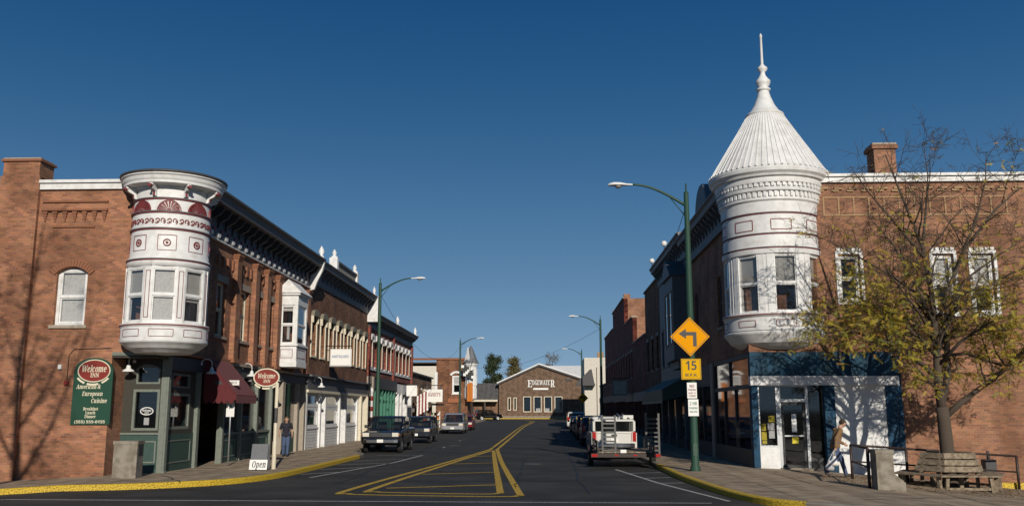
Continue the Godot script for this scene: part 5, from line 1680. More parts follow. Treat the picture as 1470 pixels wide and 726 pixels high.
func street_furniture() -> void:
	# hanging board of the inn on the brick wall
	var o := thing("inn_sign", "tall dark green sign board with red oval on the orange brick wall", "sign", V(XL, 0, ZL + 0.001))
	var x0 := -2.62
	var x1 := -1.36
	var cx := (x0 + x1) / 2.0
	var out := PackedVector2Array([Vector2(x0, 1.68), Vector2(x1, 1.68), Vector2(x1, 3.35)])
	for k in 13:
		var a := PI * k / 12.0
		out.append(Vector2(cx + cos(a) * 0.63, 3.35 + sin(a) * 0.43))
	out.append(Vector2(x0, 3.35))
	put(o, "board", extr(out, 0.0, 0.05), M.sign_green)
	put(o, "oval", extr(oval(cx + 0.02, 3.36, 0.50, 0.33), 0.05, 0.06), M.sign_red)
	put(o, "oval_rim", oval_ring(cx + 0.02, 3.36, 0.53, 0.36, 0.03, 0.05, 0.07), M.sign_cream)
	for s in [[-2.6, -2.05], [-1.9, -1.25], [-1.05, -0.55]]:
		put(o, "ribbon", oval_ring(cx, 3.36, 0.61, 0.46, 0.06, 0.05, 0.062, 6, s[0], s[1]), M.sign_cream)
	letters(o, "Welcome", M.sign_cream, cx + 0.02, 3.42, 0.065, 0.20, true, 0.01, 0.80, 0.15)
	letters(o, "INN", M.sign_cream, cx + 0.05, 3.22, 0.065, 0.13, true, 0.01, 0.28)
	letters(o, "American &", M.sign_cream, cx - 0.12, 2.86, 0.056, 0.13, true, 0.01, 0.78, 0.15)
	letters(o, "European", M.sign_cream, cx + 0.02, 2.64, 0.056, 0.13, true, 0.01, 0.66, 0.15)
	letters(o, "Cuisine", M.sign_cream, cx + 0.25, 2.42, 0.056, 0.13, true, 0.01, 0.50, 0.15)
	letters(o, "Breakfast", M.sign_cream, cx, 2.17, 0.056, 0.09, true, 0.01, 0.48)
	letters(o, "Lunch", M.sign_cream, cx, 2.05, 0.056, 0.09, true, 0.01, 0.32)
	letters(o, "Dinner", M.sign_cream, cx, 1.93, 0.056, 0.09, true, 0.01, 0.36)
	letters(o, "(555) 555-0155", M.sign_cream, cx, 1.77, 0.056, 0.09, false, 0.01, 0.98)
	# goose-neck lamps
	gooseneck("gooseneck lamp over the green window under the round white turret", V(XL - 1.15, 3.72, ZL - 0.95), 0.0)
	gooseneck("gooseneck lamp above the maroon awning", V(XL, 3.78, ZL - 3.75), PI / 2)
	gooseneck("gooseneck lamp above the oval sign post", V(XL, 3.85, ZL - 8.2), PI / 2)
	gooseneck("gooseneck lamp below the white oriel window", V(XL, 3.75, ZL - 11.6), PI / 2)
	gooseneck("gooseneck lamp at the pale timber shop front", V(XL + 0.1, 3.7, ZL - 19.4), PI / 2)
	# maroon awning
	o = thing("awning", "maroon cloth awning with scalloped edge over the restaurant entrance", "awning", V(XL, 0, ZL))
	fr = east_frame(0, 0, 0)
	var a0 := 4.05
	var a1 := 6.35
	var side := PackedVector2Array([Vector2(0.03, 2.5), Vector2(1.22, 2.5), Vector2(1.22, 2.66), Vector2(0.15, 3.92), Vector2(0.03, 3.92)])
	var tz := Transform3D(Basis(V(0, 0, 1), V(0, 1, 0), V(1, 0, 0)), Vector3.ZERO)
	put(o, "side_cloth", extr(side, a0, a0 + 0.02), M.maroon, tz)
	put(o, "side_cloth", extr(side, a1 - 0.02, a1), M.maroon, tz)
	put(o, "top_cloth", extr(PackedVector2Array([Vector2(1.23, 2.66), Vector2(0.15, 3.93), Vector2(0.15, 3.96), Vector2(1.25, 2.68)]), a0, a1), M.maroon, tz)
	bx(o, "front_cloth", M.maroon, a0, 2.5, 1.22, a1, 2.67, 1.24)
	var scal := extr(oval(0, 0, 0.115, 0.13, 8, PI, TAU), 0.0, 0.012)
	for k in 5:
		put(o, "scallop", scal, M.maroon, Transform3D(Basis(V(0, 0, 1), V(0, 1, 0), V(-1, 0, 0)), V(a0 + 0.013, 2.5, 0.14 + k * 0.227)))
	for k in 10:
		put(o, "scallop", scal, M.maroon, Transform3D(Basis.IDENTITY, V(a0 + 0.12 + k * 0.228, 2.5, 1.226)))
	put(o, "emblem", extr(oval(0.55, 3.05, 0.16, 0.14, 12, 0, PI), 0, 0.006), M.cap_dark, Transform3D(Basis(V(0, 0, 1), V(0, 1, 0), V(-1, 0, 0)), V(a0 - 0.001, 0, 0)))
	put(o, "frame_rod", tube([V(a0 + 0.03, 2.52, 0.02), V(a0 + 0.03, 2.52, 1.2)], 0.015, 0.015, 6), M.dark_metal)
	fr = Transform3D.IDENTITY
	# oval sign on its post
	o = thing("oval_sign", "red oval inn sign with cream rim on a tall slender post", "sign", on(-9.35, -31.4))
	put(o, "post", lathe([Vector2(0.075, 0), Vector2(0.075, 0.9), Vector2(0.06, 0.95), Vector2(0.06, 2.9), Vector2(0.0, 2.95)], 12), M.cream)
	put(o, "post_band", lathe([Vector2(0.062, 1.55), Vector2(0.064, 1.56), Vector2(0.064, 2.05), Vector2(0.062, 2.06)], 12), M.cap_dark)
	put(o, "bracket", tube([V(0.0, 2.85, 0), V(-0.95, 2.85, 0)], 0.02, 0.02, 6), M.dark_metal)
	put(o, "oval", extr(oval(-0.38, 3.10, 0.42, 0.28), -0.02, 0.03), M.sign_red)
	put(o, "oval_rim", oval_ring(-0.38, 3.10, 0.46, 0.32, 0.04, -0.03, 0.045), M.sign_cream)
	for s in [[-2.5, -2.0], [-1.85, -1.3], [-1.1, -0.6]]:
		put(o, "ribbon", oval_ring(-0.38, 3.10, 0.52, 0.41, 0.06, 0.0, 0.03, 6, s[0], s[1]), M.sign_cream)
	letters(o, "Welcome", M.sign_cream, -0.38, 3.15, 0.033, 0.16, true, 0.01, 0.62, 0.15)
	letters(o, "INN", M.sign_cream, -0.36, 2.97, 0.033, 0.11, true, 0.01, 0.24)
	# sandwich board
	o = thing("sandwich_board", "dark sandwich board with white open notice at the yellow kerb", "sign", on(-9.62, -30.75))
	for s in [-1.0, 1.0]:
		var lean := Transform3D(Basis(Vector3.RIGHT, -s * 0.2), V(0, 0, s * 0.20))
		var st := stool()
		sbox(st, V(-0.28, 0.06, -0.015), V(0.28, 0.88, 0.015), lean)
		var pn := put(o, "panel", done(st), M.slate_trim)
		for x in [-0.27, 0.23]:
			var ls := stool()
			sbox(ls, V(x, 0.0, -0.014), V(x + 0.04, 0.07, 0.014), lean)
			put(pn, "foot", done(ls), M.cap_dark)
	fr = Transform3D(Basis(Vector3.RIGHT, -0.2), V(0, 0, 0.22))
	bx(o, "notice", M.sign_white, -0.30, 0.03, 0.0, 0.30, 0.36, 0.012)
	letters(o, "Open", M.sign_black, 0.02, 0.20, 0.014, 0.20, true, 0.006, 0.46, 0.12)
	fr = Transform3D.IDENTITY
	# street-name sign post
	o = thing("street_name_sign", "thin grey post with white street-name blade and small parking plate", "sign", on(-11.5, -33.0))
	put(o, "post", tube([V(0, 0, 0), V(0, 3.0, 0)], 0.03, 0.03, 8), M.galvanised)
	bx(o, "blade", M.sign_white, -0.28, 2.88, 0.03, 0.28, 3.06, 0.045)
	letters(o, "W 2ND ST", M.steel, 0.0, 2.97, 0.047, 0.09, false, 0.004, 0.4)
	bx(o, "plate", M.sign_white, -0.15, 1.75, 0.032, 0.15, 2.3, 0.042)
	letters(o, "P", M.green_shop, 0.0, 2.1, 0.044, 0.16, false, 0.004)
	# projecting white shop sign
	o = thing("projecting_sign", "white rounded shop sign jutting out above the pale timber shop front", "sign", V(-12.4, 4.55, -50.6))
	put(o, "board", extr(rect(0.25, 0.0, 1.48, 0.98), -0.09, 0.09, 0.07), M.sign_white)
	letters(o, "ANTIQUES", M.sign_blue, 0.86, 0.56, 0.091, 0.15, false, 0.006, 0.95)
	put(o, "arm", tube([V(0, 1.15, 0), V(1.5, 1.15, 0)], 0.025, 0.025, 6), M.dark_metal)
	for x in [0.4, 1.3]:
		put(o, "hanger", tube([V(x, 1.15, 0), V(x, 0.96, 0)], 0.012, 0.012, 6), M.dark_metal)
	# litter bin by the green corner
	o = thing("litter_bin", "square pale concrete litter bin in front of the green corner window", "bin", on(-12.5, -27.2), 0.12)
	bx(o, "body", M.concrete, -0.34, 0.0, -0.3, 0.34, 0.98, 0.3)
	bx(o, "lid", M.concrete, -0.36, 0.98, -0.32, 0.36, 1.08, 0.32)
	bx(o, "flap", M.plastic, 0.341, 0.66, -0.2, 0.35, 0.92, 0.2)
	bx(o, "plinth", M.concrete, -0.30, -0.1, -0.27, 0.30, 0.001, 0.27)
	# concrete bin by the railing
	o = thing("litter_bin", "tall concrete litter pillar with sloped foot at the end of the railing", "bin", on(8.72, -24.5))
	bx(o, "body", M.concrete, -0.22, 0.0, -0.22, 0.22, 0.92, 0.22)
	bx(o, "lid", M.concrete, -0.24, 0.92, -0.24, 0.24, 1.02, 0.24)
	put(o, "foot", extr(PackedVector2Array([Vector2(0.221, -0.1), Vector2(0.50, -0.1), Vector2(0.50, 0.18), Vector2(0.221, 0.42)]), -0.2, 0.2), M.concrete)
	# railing
	railing()
	tree_bench()
	# slim ash stand by the far railing
	o = thing("ash_stand", "dark slim post with square receptacle against the brick wall behind the bench", "ash stand", on(14.3, -30.6))
	bx(o, "receptacle", M.cap_dark, -0.17, 0.35, -0.17, 0.17, 0.85, 0.17)
	put(o, "stem", tube([V(0, 0.85, 0), V(0, 1.12, 0)], 0.05, 0.05, 8), M.cap_dark)
	put(o, "foot", tube([V(0, 0, 0), V(0, 0.35, 0)], 0.06, 0.06, 8), M.cap_dark)
	o = thing("parking_bumper", "short yellow kerb block by the right end of the railing", "kerb block", on(15.4, -30.3))
	put(o, "block", extr(PackedVector2Array([Vector2(-0.08, -0.1), Vector2(0.16, -0.1), Vector2(0.13, 0.22), Vector2(-0.05, 0.22)]), -1.2, 1.2, 0.02), M.kerb_yellow, Transform3D(Basis(Vector3.UP, PI / 2), Vector3.ZERO))
	shop_clutter()
	fallen_leaves()

func railing() -> void:
	var o := thing("railing", "dark brown pipe railing behind the bench under the tree", "railing", on(9.3, -28.7))
	var base := on(9.3, -28.7)
	var pts := [V(8.45, 0, -24.75), V(9.3, 0, -28.7), V(11.15, 0, -29.2), V(13.0, 0, -29.6), V(14.95, 0, -30.1)]
	var top := []
	var low := []
	for p in pts:
		var y := gh(p.x, p.z) + 0.15
		var h := 1.02
		var b := V(p.x, y - 0.1, p.z) - base
		put(o, "post", tube([b, b + V(0, h + 0.1, 0)], 0.045, 0.045, 8), M.dark_metal)
		top.append(b + V(0, h + 0.1, 0))
		low.append(b + V(0, h * 0.52 + 0.1, 0))
	for i in pts.size() - 1:
		put(o, "top_rail", tube([top[i], top[i + 1]], 0.034, 0.034, 8), M.dark_metal)
		put(o, "mid_rail", tube([low[i], low[i + 1]], 0.026, 0.026, 8), M.dark_metal)

func tree_bench() -> void:
	# six-sided timber bench round the tree
	var o := thing("tree_bench", "weathered six-sided timber bench round the tree trunk", "bench", on(11.95, -28.1, 0.12))
	for side in 6:
		var az := side * PI / 3.0
		fr = Transform3D(Basis(Vector3.UP, az), Vector3.ZERO)
		var r_in := 0.86
		var r_out := 1.42
		for k in 4:   # seat planks
			var r := r_in + k * 0.142
			var w := (r + 0.068) * tan(PI / 6.0)
			var w2 := (r + 0.134) * tan(PI / 6.0)
			var w1 := r * tan(PI / 6.0)
			put(o, "seat_plank", extr(PackedVector2Array([Vector2(-w1, r), Vector2(w1, r), Vector2(w2, r + 0.13), Vector2(-w2, r + 0.13)]), 0.0, 0.04), M.wood, Transform3D(Basis(V(1, 0, 0), V(0, 0, 1), V(0, -1, 0)), V(0, 0.46, 0)))
		for k in 3:   # back planks
			var y0 := 0.52 + k * 0.185
			var ra := 0.86 - k * 0.075
			var wa := ra * tan(PI / 6.0)
			var st := stool()
			var lean := Transform3D(Basis(Vector3.RIGHT, -0.36), V(0, y0, ra))
			sbox(st, V(-wa, 0, -0.02), V(wa, 0.165, 0.02), lean)
			put(o, "back_plank", done(st), M.wood)
		for e in [-1.0, 1.0]:
			var xx: float = e * r_out * tan(PI / 6.0) * 0.80
			put(o, "leg", extr(PackedVector2Array([Vector2(xx - 0.045, -0.15), Vector2(xx + 0.045, -0.15), Vector2(xx - e * 0.06 + 0.045, 0.46), Vector2(xx - e * 0.06 - 0.045, 0.46)]), 1.22, 1.32), M.wood)
		bx(o, "stretcher", M.wood, -0.62, 0.05, 1.24, 0.62, 0.12, 1.30)
		bx(o, "leg", M.wood, -0.05, -0.15, 0.70, 0.05, 0.46, 0.80)
	fr = Transform3D.IDENTITY

func shop_clutter() -> void:
	# signs, banners and goods along the far sunny pavement
	var o := thing("shop_sign", "white rectangular shop sign with red lettering over the far pavement", "sign", V(-11.9, gh(-11, -89), -89.0))
	bx(o, "board", M.sign_white, -0.05, 2.75, -0.08, 1.75, 3.95, 0.08)
	letters(o, "BRANDT'S", M.sign_red, 0.85, 3.45, 0.085, 0.34, true, 0.02, 1.4)
	put(o, "arm", tube([V(-0.4, 4.35, 0), V(1.75, 4.35, 0)], 0.04, 0.04, 6), M.dark_metal)
	for x in [0.15, 1.45]:
		bx(o, "hanger", M.cap_dark, x, 3.95, -0.05, x + 0.14, 4.35, 0.05)
	o = thing("blank_sign", "small blank white sign jutting from the red brick building", "sign", V(-12.2, gh(-11, -78), -78.0))
	bx(o, "board", M.sign_white, 0.2, 3.2, -0.05, 1.1, 4.1, 0.05)
	put(o, "arm", tube([V(-0.2, 4.2, 0), V(1.1, 4.2, 0)], 0.03, 0.03, 6), M.dark_metal)
	o = thing("striped_flag", "faded red and white striped flag hanging by the far shops", "flag", V(-11.6, gh(-11, -84) + 1.0, -84.0))
	put(o, "staff", tube([V(-0.6, 2.2, 0), V(0.9, 3.0, 0)], 0.025, 0.025, 6), M.wood_dark)
	for k in 7:
		var pts := PackedVector2Array()
		var st := stool()
		for i in 6:
			var x0 := -0.35 + k * 0.15
			var y1 := 2.28 + k * 0.08 - i * 0.3
			var wob := 0.05 * sin(i * 1.4 + k * 0.7)
			sbox(st, V(x0, y1 - 0.3, wob - 0.01), V(x0 + 0.15, y1, wob + 0.01))
		put(o, "stripe", done(st), M.sign_red if k % 2 else M.sign_white)
	o = thing("checked_flag", "black and white checked flag on the far corner turret", "flag", V(-11.4, 7.2, -134.3))
	put(o, "staff", tube([V(-0.3, -0.6, 0), V(0.6, 2.6, 0.3)], 0.04, 0.04, 6), M.wood_dark)
	for i in 4:
		for j in 4:
			bx(o, "check", M.sign_white if (i + j) % 3 == 0 else M.sign_black, -1.2 + i * 0.4 + j * 0.10, 1.2 - j * 0.4 - i * 0.12, -0.02 + 0.03 * (i % 2), -0.8 + i * 0.4 + j * 0.10, 1.6 - j * 0.4 - i * 0.12, 0.02 + 0.03 * (i % 2))
	o = thing("orange_banner", "tall orange banner beside the far corner turret", "banner", V(-11.3, gh(-11, -134), -134.5))
	put(o, "cloth", extr(PackedVector2Array([Vector2(-0.42, 3.0), Vector2(0.42, 3.0), Vector2(0.42, 5.6), Vector2(0.1, 5.8), Vector2(-0.42, 5.5)]), 0.0, 0.04), M.orange)
	put(o, "staff", tube([V(-0.44, 2.6, 0.02), V(-0.44, 5.8, 0.02)], 0.03, 0.03, 6), M.wood_dark)
	# painted barrels, racks and a striped pole outside the shops
	o = thing("barber_pole", "red and white striped pole beside the green shop front", "pole", V(-12.0, 0, -62.2))
	put(o, "shaft", lathe([Vector2(0.14, 0.4), Vector2(0.14, 3.4), Vector2(0.18, 3.45), Vector2(0.1, 3.65), Vector2(0, 3.7)], 12), M.sign_white)
	for k in 4:
		put(o, "stripe", lathe([Vector2(0.141, 0), Vector2(0.146, 0.01), Vector2(0.146, 0.3), Vector2(0.141, 0.31)], 12), M.sign_red, Transform3D(Basis.IDENTITY, V(0, 0.7 + k * 0.7, 0)))
	put(o, "base", lathe([Vector2(0.2, 0.0), Vector2(0.2, 0.2), Vector2(0.14, 0.4)], 12), M.cap_dark)
	var cols := [M.wood, M.sign_red, M.cream, M.maroon, M.sign_white]
	for k in 5:
		var z := -85.5 - k * 2.6
		o = thing("goods_rack", ["wooden rack of goods nearest the white shop sign", "red rack of goods outside the low tan shop", "cream rack of goods outside the low tan shop", "maroon rack of goods outside the low tan shop", "white rack of goods farthest along the low tan shop"][k], "rack", on(-11.7, z), 0.0, "racks outside the far shops")
		for s in [-0.5, 0.42]:
			bx(o, "upright", cols[k], s, 0, -0.3, s + 0.08, 1.7, -0.22)
		for y in [0.35, 0.8, 1.25]:
			bx(o, "shelf", cols[k], -0.5, y, -0.3, 0.5, y + 0.05, 0.2)
			for q in 3:
				bx(o, "goods", [M.orange, M.sign_white, M.wood, M.green_shop][(q + k + int(y * 3)) % 4], -0.42 + q * 0.3, y + 0.05, -0.15, -0.2 + q * 0.3, y + 0.28, 0.1)
	# shop board and hanging sign of the shaded side
	o = thing("shop_sign", "framed square shop sign jutting out in the shade above the white pickup", "sign", V(7.2, gh(5, -79), -79.0))
	bx(o, "board", M.cream, -1.5, 3.3, -0.06, -0.3, 4.5, 0.06)
	ring(o, "board_frame", M.stone, -1.55, 3.25, -0.25, 4.55, 0.1, -0.08, 0.08)
	put(o, "arm", tube([V(0, 4.7, 0), V(-1.6, 4.7, 0)], 0.03, 0.03, 6), M.dark_metal)
	o = thing("green_awning", "dark green flat awning in the shade above the trailer", "awning", V(7.2, 0, -52.0))
	put(o, "cloth", extr(PackedVector2Array([Vector2(0, 2.9), Vector2(-1.3, 2.6), Vector2(-1.3, 3.2), Vector2(0, 3.9)]), -5.0, 5.0), M.green)
	bx(o, "valance", M.green_pale, -1.32, 2.5, -5.0, -1.3, 2.62, 5.0)

func fallen_leaves() -> void:
	var r := RandomNumberGenerator.new()
	r.seed = 77
	var st := stool()
	for k in 1500:
		var a := r.randf() * TAU
		var d := 0.4 + 2.6 * sqrt(r.randf())
		var x := 11.8 + cos(a) * d * 1.25
		var z := -27.6 + sin(a) * d
		var p := on(x, z, 0.165 + r.randf() * 0.01)
		var b := Basis(Vector3.UP, r.randf() * TAU) * Basis(Vector3.RIGHT, r.randf_range(-0.4, 0.4))
		var w := r.randf_range(0.015, 0.03)
		var l := w * r.randf_range(1.5, 2.6)
		quad(st, p + b * V(-w, 0, 0), p + b * V(0, 0, -l), p + b * V(w, 0, 0), p + b * V(0, 0, l))
	var o := put(self, "fallen_leaves", done(st), worn(plain(0.24, 0.13, 0.035, 0.9), M.speckle, 0.3))
	tag(o, "scattered yellow-brown fallen leaves round the tree bench", "leaves")
	o.set_meta("kind", "stuff")

# ------------------------------------------------------------------ vehicles (length along z, front towards +z)
func body_outline(rear_to_front: Array, wheels: Array, arch: float, yb: float) -> PackedVector2Array:
	var p := PackedVector2Array()
	var first: Vector2 = rear_to_front[rear_to_front.size() - 1]
	p.append(Vector2(first.x - 0.06, yb + 0.08))
	p.append(Vector2(first.x - 0.18, yb))
	for w in wheels:
		for k in 11:
			var a := PI * k / 10.0
			p.append(Vector2(w + cos(a) * arch, maxf(yb, yb + sin(a) * (arch + 0.08))))
	var last: Vector2 = rear_to_front[0]
	p.append(Vector2(last.x + 0.14, yb))
	p.append(Vector2(last.x + 0.03, yb + 0.08))
	for q in rear_to_front:
		p.append(q)
	return p

func wheel(o: Node3D, x: float, z: float, r: float, w: float) -> void:
	var s := signf(x)
	var t := Transform3D(Basis(V(0, 1, 0), V(s, 0, 0), V(0, 0, 1)), V(x, r, z))
	var h := put(o, "wheel", lathe([Vector2(r * 0.6, -w), Vector2(r * 0.93, -w), Vector2(r, -w * 0.8), Vector2(r, -0.04), Vector2(r * 0.93, 0.0), Vector2(r * 0.64, 0.0), Vector2(r * 0.60, -0.03)], 24), M.rubber, t)
	put(h, "rim", lathe([Vector2(0.0, -0.01), Vector2(r * 0.16, -0.01), Vector2(r * 0.2, -0.05), Vector2(r * 0.5, -0.045), Vector2(r * 0.60, -0.005), Vector2(r * 0.63, -0.03)].map(func(q): return q), 20), M.galvanised, t)

# the turn that brings an outline (length, height) to the length axis of the car and its extrusion to the width
func side_turn() -> Transform3D:
	return Transform3D(Basis(V(0, 0, 1), V(0, 1, 0), V(-1, 0, 0)), Vector3.ZERO)

func vehicle(called: String, label: String, at: Vector3, turn: float, d: Dictionary) -> Node3D:
	var o := thing(called, label, d.get("category", "car"), at, turn, d.get("group", ""))
	var w: float = d.width / 2.0
	var paint: Material = d.paint
	var yb: float = d.get("clear", 0.27)
	var r: float = d.get("wheel", 0.34)
	var zs: Array = d.axles
	fr = Transform3D.IDENTITY
	put(o, "body", extr(body_outline(d.outline, [zs[0], zs[1]], r + 0.07, yb), -w, w, 0.13, 0.06), paint, side_turn())
	# glass house with sloping sides, roof skin and pillars
	var cab: PackedVector2Array = PackedVector2Array(d.cabin)
	var g := put(o, "glass_house", extr(cab, -w + 0.05, w - 0.05, 0.20, 0.03), M.car_glass, side_turn())
	var n := cab.size()
	var roof := PackedVector2Array()
	for k in d.roof:
		roof.append(cab[k])
	var back := roof.duplicate()
	back.reverse()
	for q in back:
		roof.append(q - Vector2(0, 0.07))
	put(o, "roof", extr(roof, -w + 0.20, w - 0.20, 0.05, 0.0), paint, side_turn() * Transform3D(Basis.IDENTITY, V(0, 0.03, 0)))
	for p in d.pillars:
		for s in [-1.0, 1.0]:
			var lo: Vector2 = p[0]
			var hi: Vector2 = p[1]
			put(g, "pillar", tube([V(s * (w - 0.085), lo.y - 0.02, lo.x), V(s * (w - 0.20), hi.y, hi.x)], p[2], p[2] * 0.9, 6), paint)
	for s in [-1.0, 1.0]:
		bx(g, "seat", M.plastic, s * w * 0.42 - 0.22, d.mirror_at.y - 0.3, d.mirror_at.x - 1.15, s * w * 0.42 + 0.22, d.mirror_at.y + 0.32, d.mirror_at.x - 1.0)
		for z in zs:
			wheel(o, s * (w - 0.01), z, r, 0.22)
	for s in [-1.0, 1.0]:
		for p in d.pillars.slice(0, 3):
			var lo: Vector2 = p[0]
			bx(o, "door_seam", M.plastic, s * w - 0.002, yb + 0.12, lo.x - 0.008, s * w + 0.003, lo.y - 0.12, lo.x + 0.008)
		bx(o, "door_handle", d.get("mirror", M.plastic), s * w - 0.002, d.mirror_at.y - 0.24, d.mirror_at.x - 0.85, s * w + 0.02, d.mirror_at.y - 0.20, d.mirror_at.x - 0.68)
		bx(o, "side_moulding", M.plastic, s * w - 0.002, yb + 0.26, zs[1] + r + 0.12, s * w + 0.014, yb + 0.31, zs[0] - r - 0.12)
	# front
	var f: float = d.front
	var hy: float = d.get("light_y", 0.72)
	var gs := stool()
	sbox(gs, V(-w * 0.55, hy - 0.10, f - 0.05), V(w * 0.55, hy + 0.10, f + 0.015))
	var gr := put(o, "grille", done(gs), M.plastic)
	for k in 4:
		bx(gr, "grille_bar", M.chrome, -w * 0.55, hy - 0.09 + k * 0.052, f + 0.012, w * 0.55, hy - 0.075 + k * 0.052, f + 0.024)
	for s in [-1.0, 1.0]:
		var hl := put(o, "headlight", extr(rect(s * w * 0.76 - 0.17, hy - 0.10, s * w * 0.76 + 0.17, hy + 0.10), f - 0.06, f + 0.02, 0.02), M.lamp_glass)
		bx(hl, "indicator", M.orange, s * (w - 0.03) - 0.02, hy - 0.08, f - 0.16, s * (w - 0.03) + 0.02, hy + 0.06, f - 0.05)
	put(o, "front_bumper", extr(PackedVector2Array([Vector2(-w + 0.02, f - 0.22), Vector2(-w + 0.1, f + 0.03), Vector2(-w + 0.3, f + 0.09), Vector2(w - 0.3, f + 0.09), Vector2(w - 0.1, f + 0.03), Vector2(w - 0.02, f - 0.22)]), 0.0, 0.2, 0.03), d.get("bumper", M.plastic), Transform3D(Basis(V(1, 0, 0), V(0, 0, 1), V(0, 1, 0)), V(0, yb + 0.10, 0)))
	bx(o, "number_plate", M.sign_white, -0.16, yb + 0.14, f + 0.091, 0.16, yb + 0.29, f + 0.1)
	# rear
	var b: float = d.back
	for s in [-1.0, 1.0]:
		var ty: float = d.get("tail_y", 0.85)
		bx(o, "tail_light", M.tail_red, s * w * 0.86 - 0.10, ty - 0.20, b - 0.02, s * w * 0.86 + 0.10, ty + 0.2, b + 0.06)
		bx(o, "mirror", d.get("mirror", M.plastic), s * (w + 0.10) - 0.09, d.mirror_at.y, d.mirror_at.x - 0.05, s * (w + 0.10) + 0.09, d.mirror_at.y + 0.17, d.mirror_at.x + 0.06)
	put(o, "rear_bumper", extr(PackedVector2Array([Vector2(-w + 0.02, b + 0.22), Vector2(-w + 0.1, b - 0.04), Vector2(-w + 0.3, b - 0.09), Vector2(w - 0.3, b - 0.09), Vector2(w - 0.1, b - 0.04), Vector2(w - 0.02, b + 0.22)]), 0.0, 0.2, 0.03), d.get("bumper", M.plastic), Transform3D(Basis(V(1, 0, 0), V(0, 0, 1), V(0, 1, 0)), V(0, yb + 0.12, 0)))
	bx(o, "number_plate", M.sign_white, -0.16, yb + 0.35, b - 0.03, 0.16, yb + 0.5, b - 0.005)
	return o

func paint(r: float, g: float, b: float, metal := 0.0) -> StandardMaterial3D:
	var m := plain(r, g, b, 0.22, metal)
	m.clearcoat_enabled = true
	m.clearcoat = 0.8
	m.clearcoat_roughness = 0.06
	return m

func pickup_data(p: Material, bumper: Material) -> Dictionary:
	return {"paint": p, "bumper": bumper, "width": 1.98, "wheel": 0.38, "clear": 0.40, "axles": [1.75, -1.65], "front": 2.66, "back": -2.72, "light_y": 0.92, "tail_y": 1.0, "category": "pickup",
		"outline": [Vector2(-2.72, 0.55), Vector2(-2.72, 1.22), Vector2(-0.62, 1.24), Vector2(1.18, 1.20), Vector2(1.3, 1.18), Vector2(2.3, 1.10), Vector2(2.58, 1.04), Vector2(2.66, 0.92), Vector2(2.66, 0.60)],
		"cabin": [Vector2(-0.72, 1.2), Vector2(1.30, 1.17), Vector2(0.62, 1.76), Vector2(0.40, 1.82), Vector2(-0.50, 1.82), Vector2(-0.62, 1.76)], "roof": [2, 3, 4, 5], "mirror_at": Vector2(0.85, 1.22),
		"pillars": [[Vector2(1.24, 1.2), Vector2(0.60, 1.76), 0.045], [Vector2(0.18, 1.22), Vector2(0.14, 1.79), 0.05], [Vector2(-0.64, 1.22), Vector2(-0.56, 1.79), 0.07]]}

func suv_data(p: Material) -> Dictionary:
	return {"paint": p, "bumper": p, "width": 1.86, "wheel": 0.36, "clear": 0.34, "axles": [1.4, -1.35], "front": 2.2, "back": -2.25, "light_y": 0.84, "tail_y": 1.05, "category": "car",
		"outline": [Vector2(-2.25, 0.5), Vector2(-2.25, 1.02), Vector2(-2.18, 1.10), Vector2(0.95, 1.08), Vector2(1.9, 1.0), Vector2(2.12, 0.94), Vector2(2.2, 0.8), Vector2(2.2, 0.5)],
		"cabin": [Vector2(-2.16, 1.07), Vector2(1.10, 1.05), Vector2(0.42, 1.62), Vector2(0.20, 1.68), Vector2(-1.72, 1.68), Vector2(-1.92, 1.60)], "roof": [2, 3, 4, 5], "mirror_at": Vector2(0.72, 1.08),
		"pillars": [[Vector2(1.02, 1.08), Vector2(0.40, 1.62), 0.04], [Vector2(0.02, 1.1), Vector2(0.0, 1.66), 0.045], [Vector2(-1.0, 1.1), Vector2(-0.98, 1.66), 0.045], [Vector2(-2.05, 1.1), Vector2(-1.85, 1.62), 0.08]]}

func van_data(p: Material) -> Dictionary:
	return {"paint": p, "bumper": p, "width": 1.90, "wheel": 0.33, "clear": 0.26, "axles": [1.5, -1.4], "front": 2.35, "back": -2.35, "light_y": 0.78, "tail_y": 1.05, "category": "van",
		"outline": [Vector2(-2.35, 0.45), Vector2(-2.35, 0.95), Vector2(-2.3, 1.02), Vector2(1.35, 1.02), Vector2(2.05, 0.92), Vector2(2.28, 0.80), Vector2(2.35, 0.66), Vector2(2.35, 0.45)],
		"cabin": [Vector2(-2.28, 1.0), Vector2(1.62, 0.98), Vector2(0.62, 1.64), Vector2(0.30, 1.72), Vector2(-1.85, 1.72), Vector2(-2.08, 1.62)], "roof": [2, 3, 4, 5], "mirror_at": Vector2(1.1, 1.03),
		"pillars": [[Vector2(1.52, 1.0), Vector2(0.60, 1.64), 0.04], [Vector2(0.3, 1.04), Vector2(0.2, 1.69), 0.045], [Vector2(-0.9, 1.04), Vector2(-0.9, 1.69), 0.045], [Vector2(-2.2, 1.04), Vector2(-2.02, 1.66), 0.08]]}

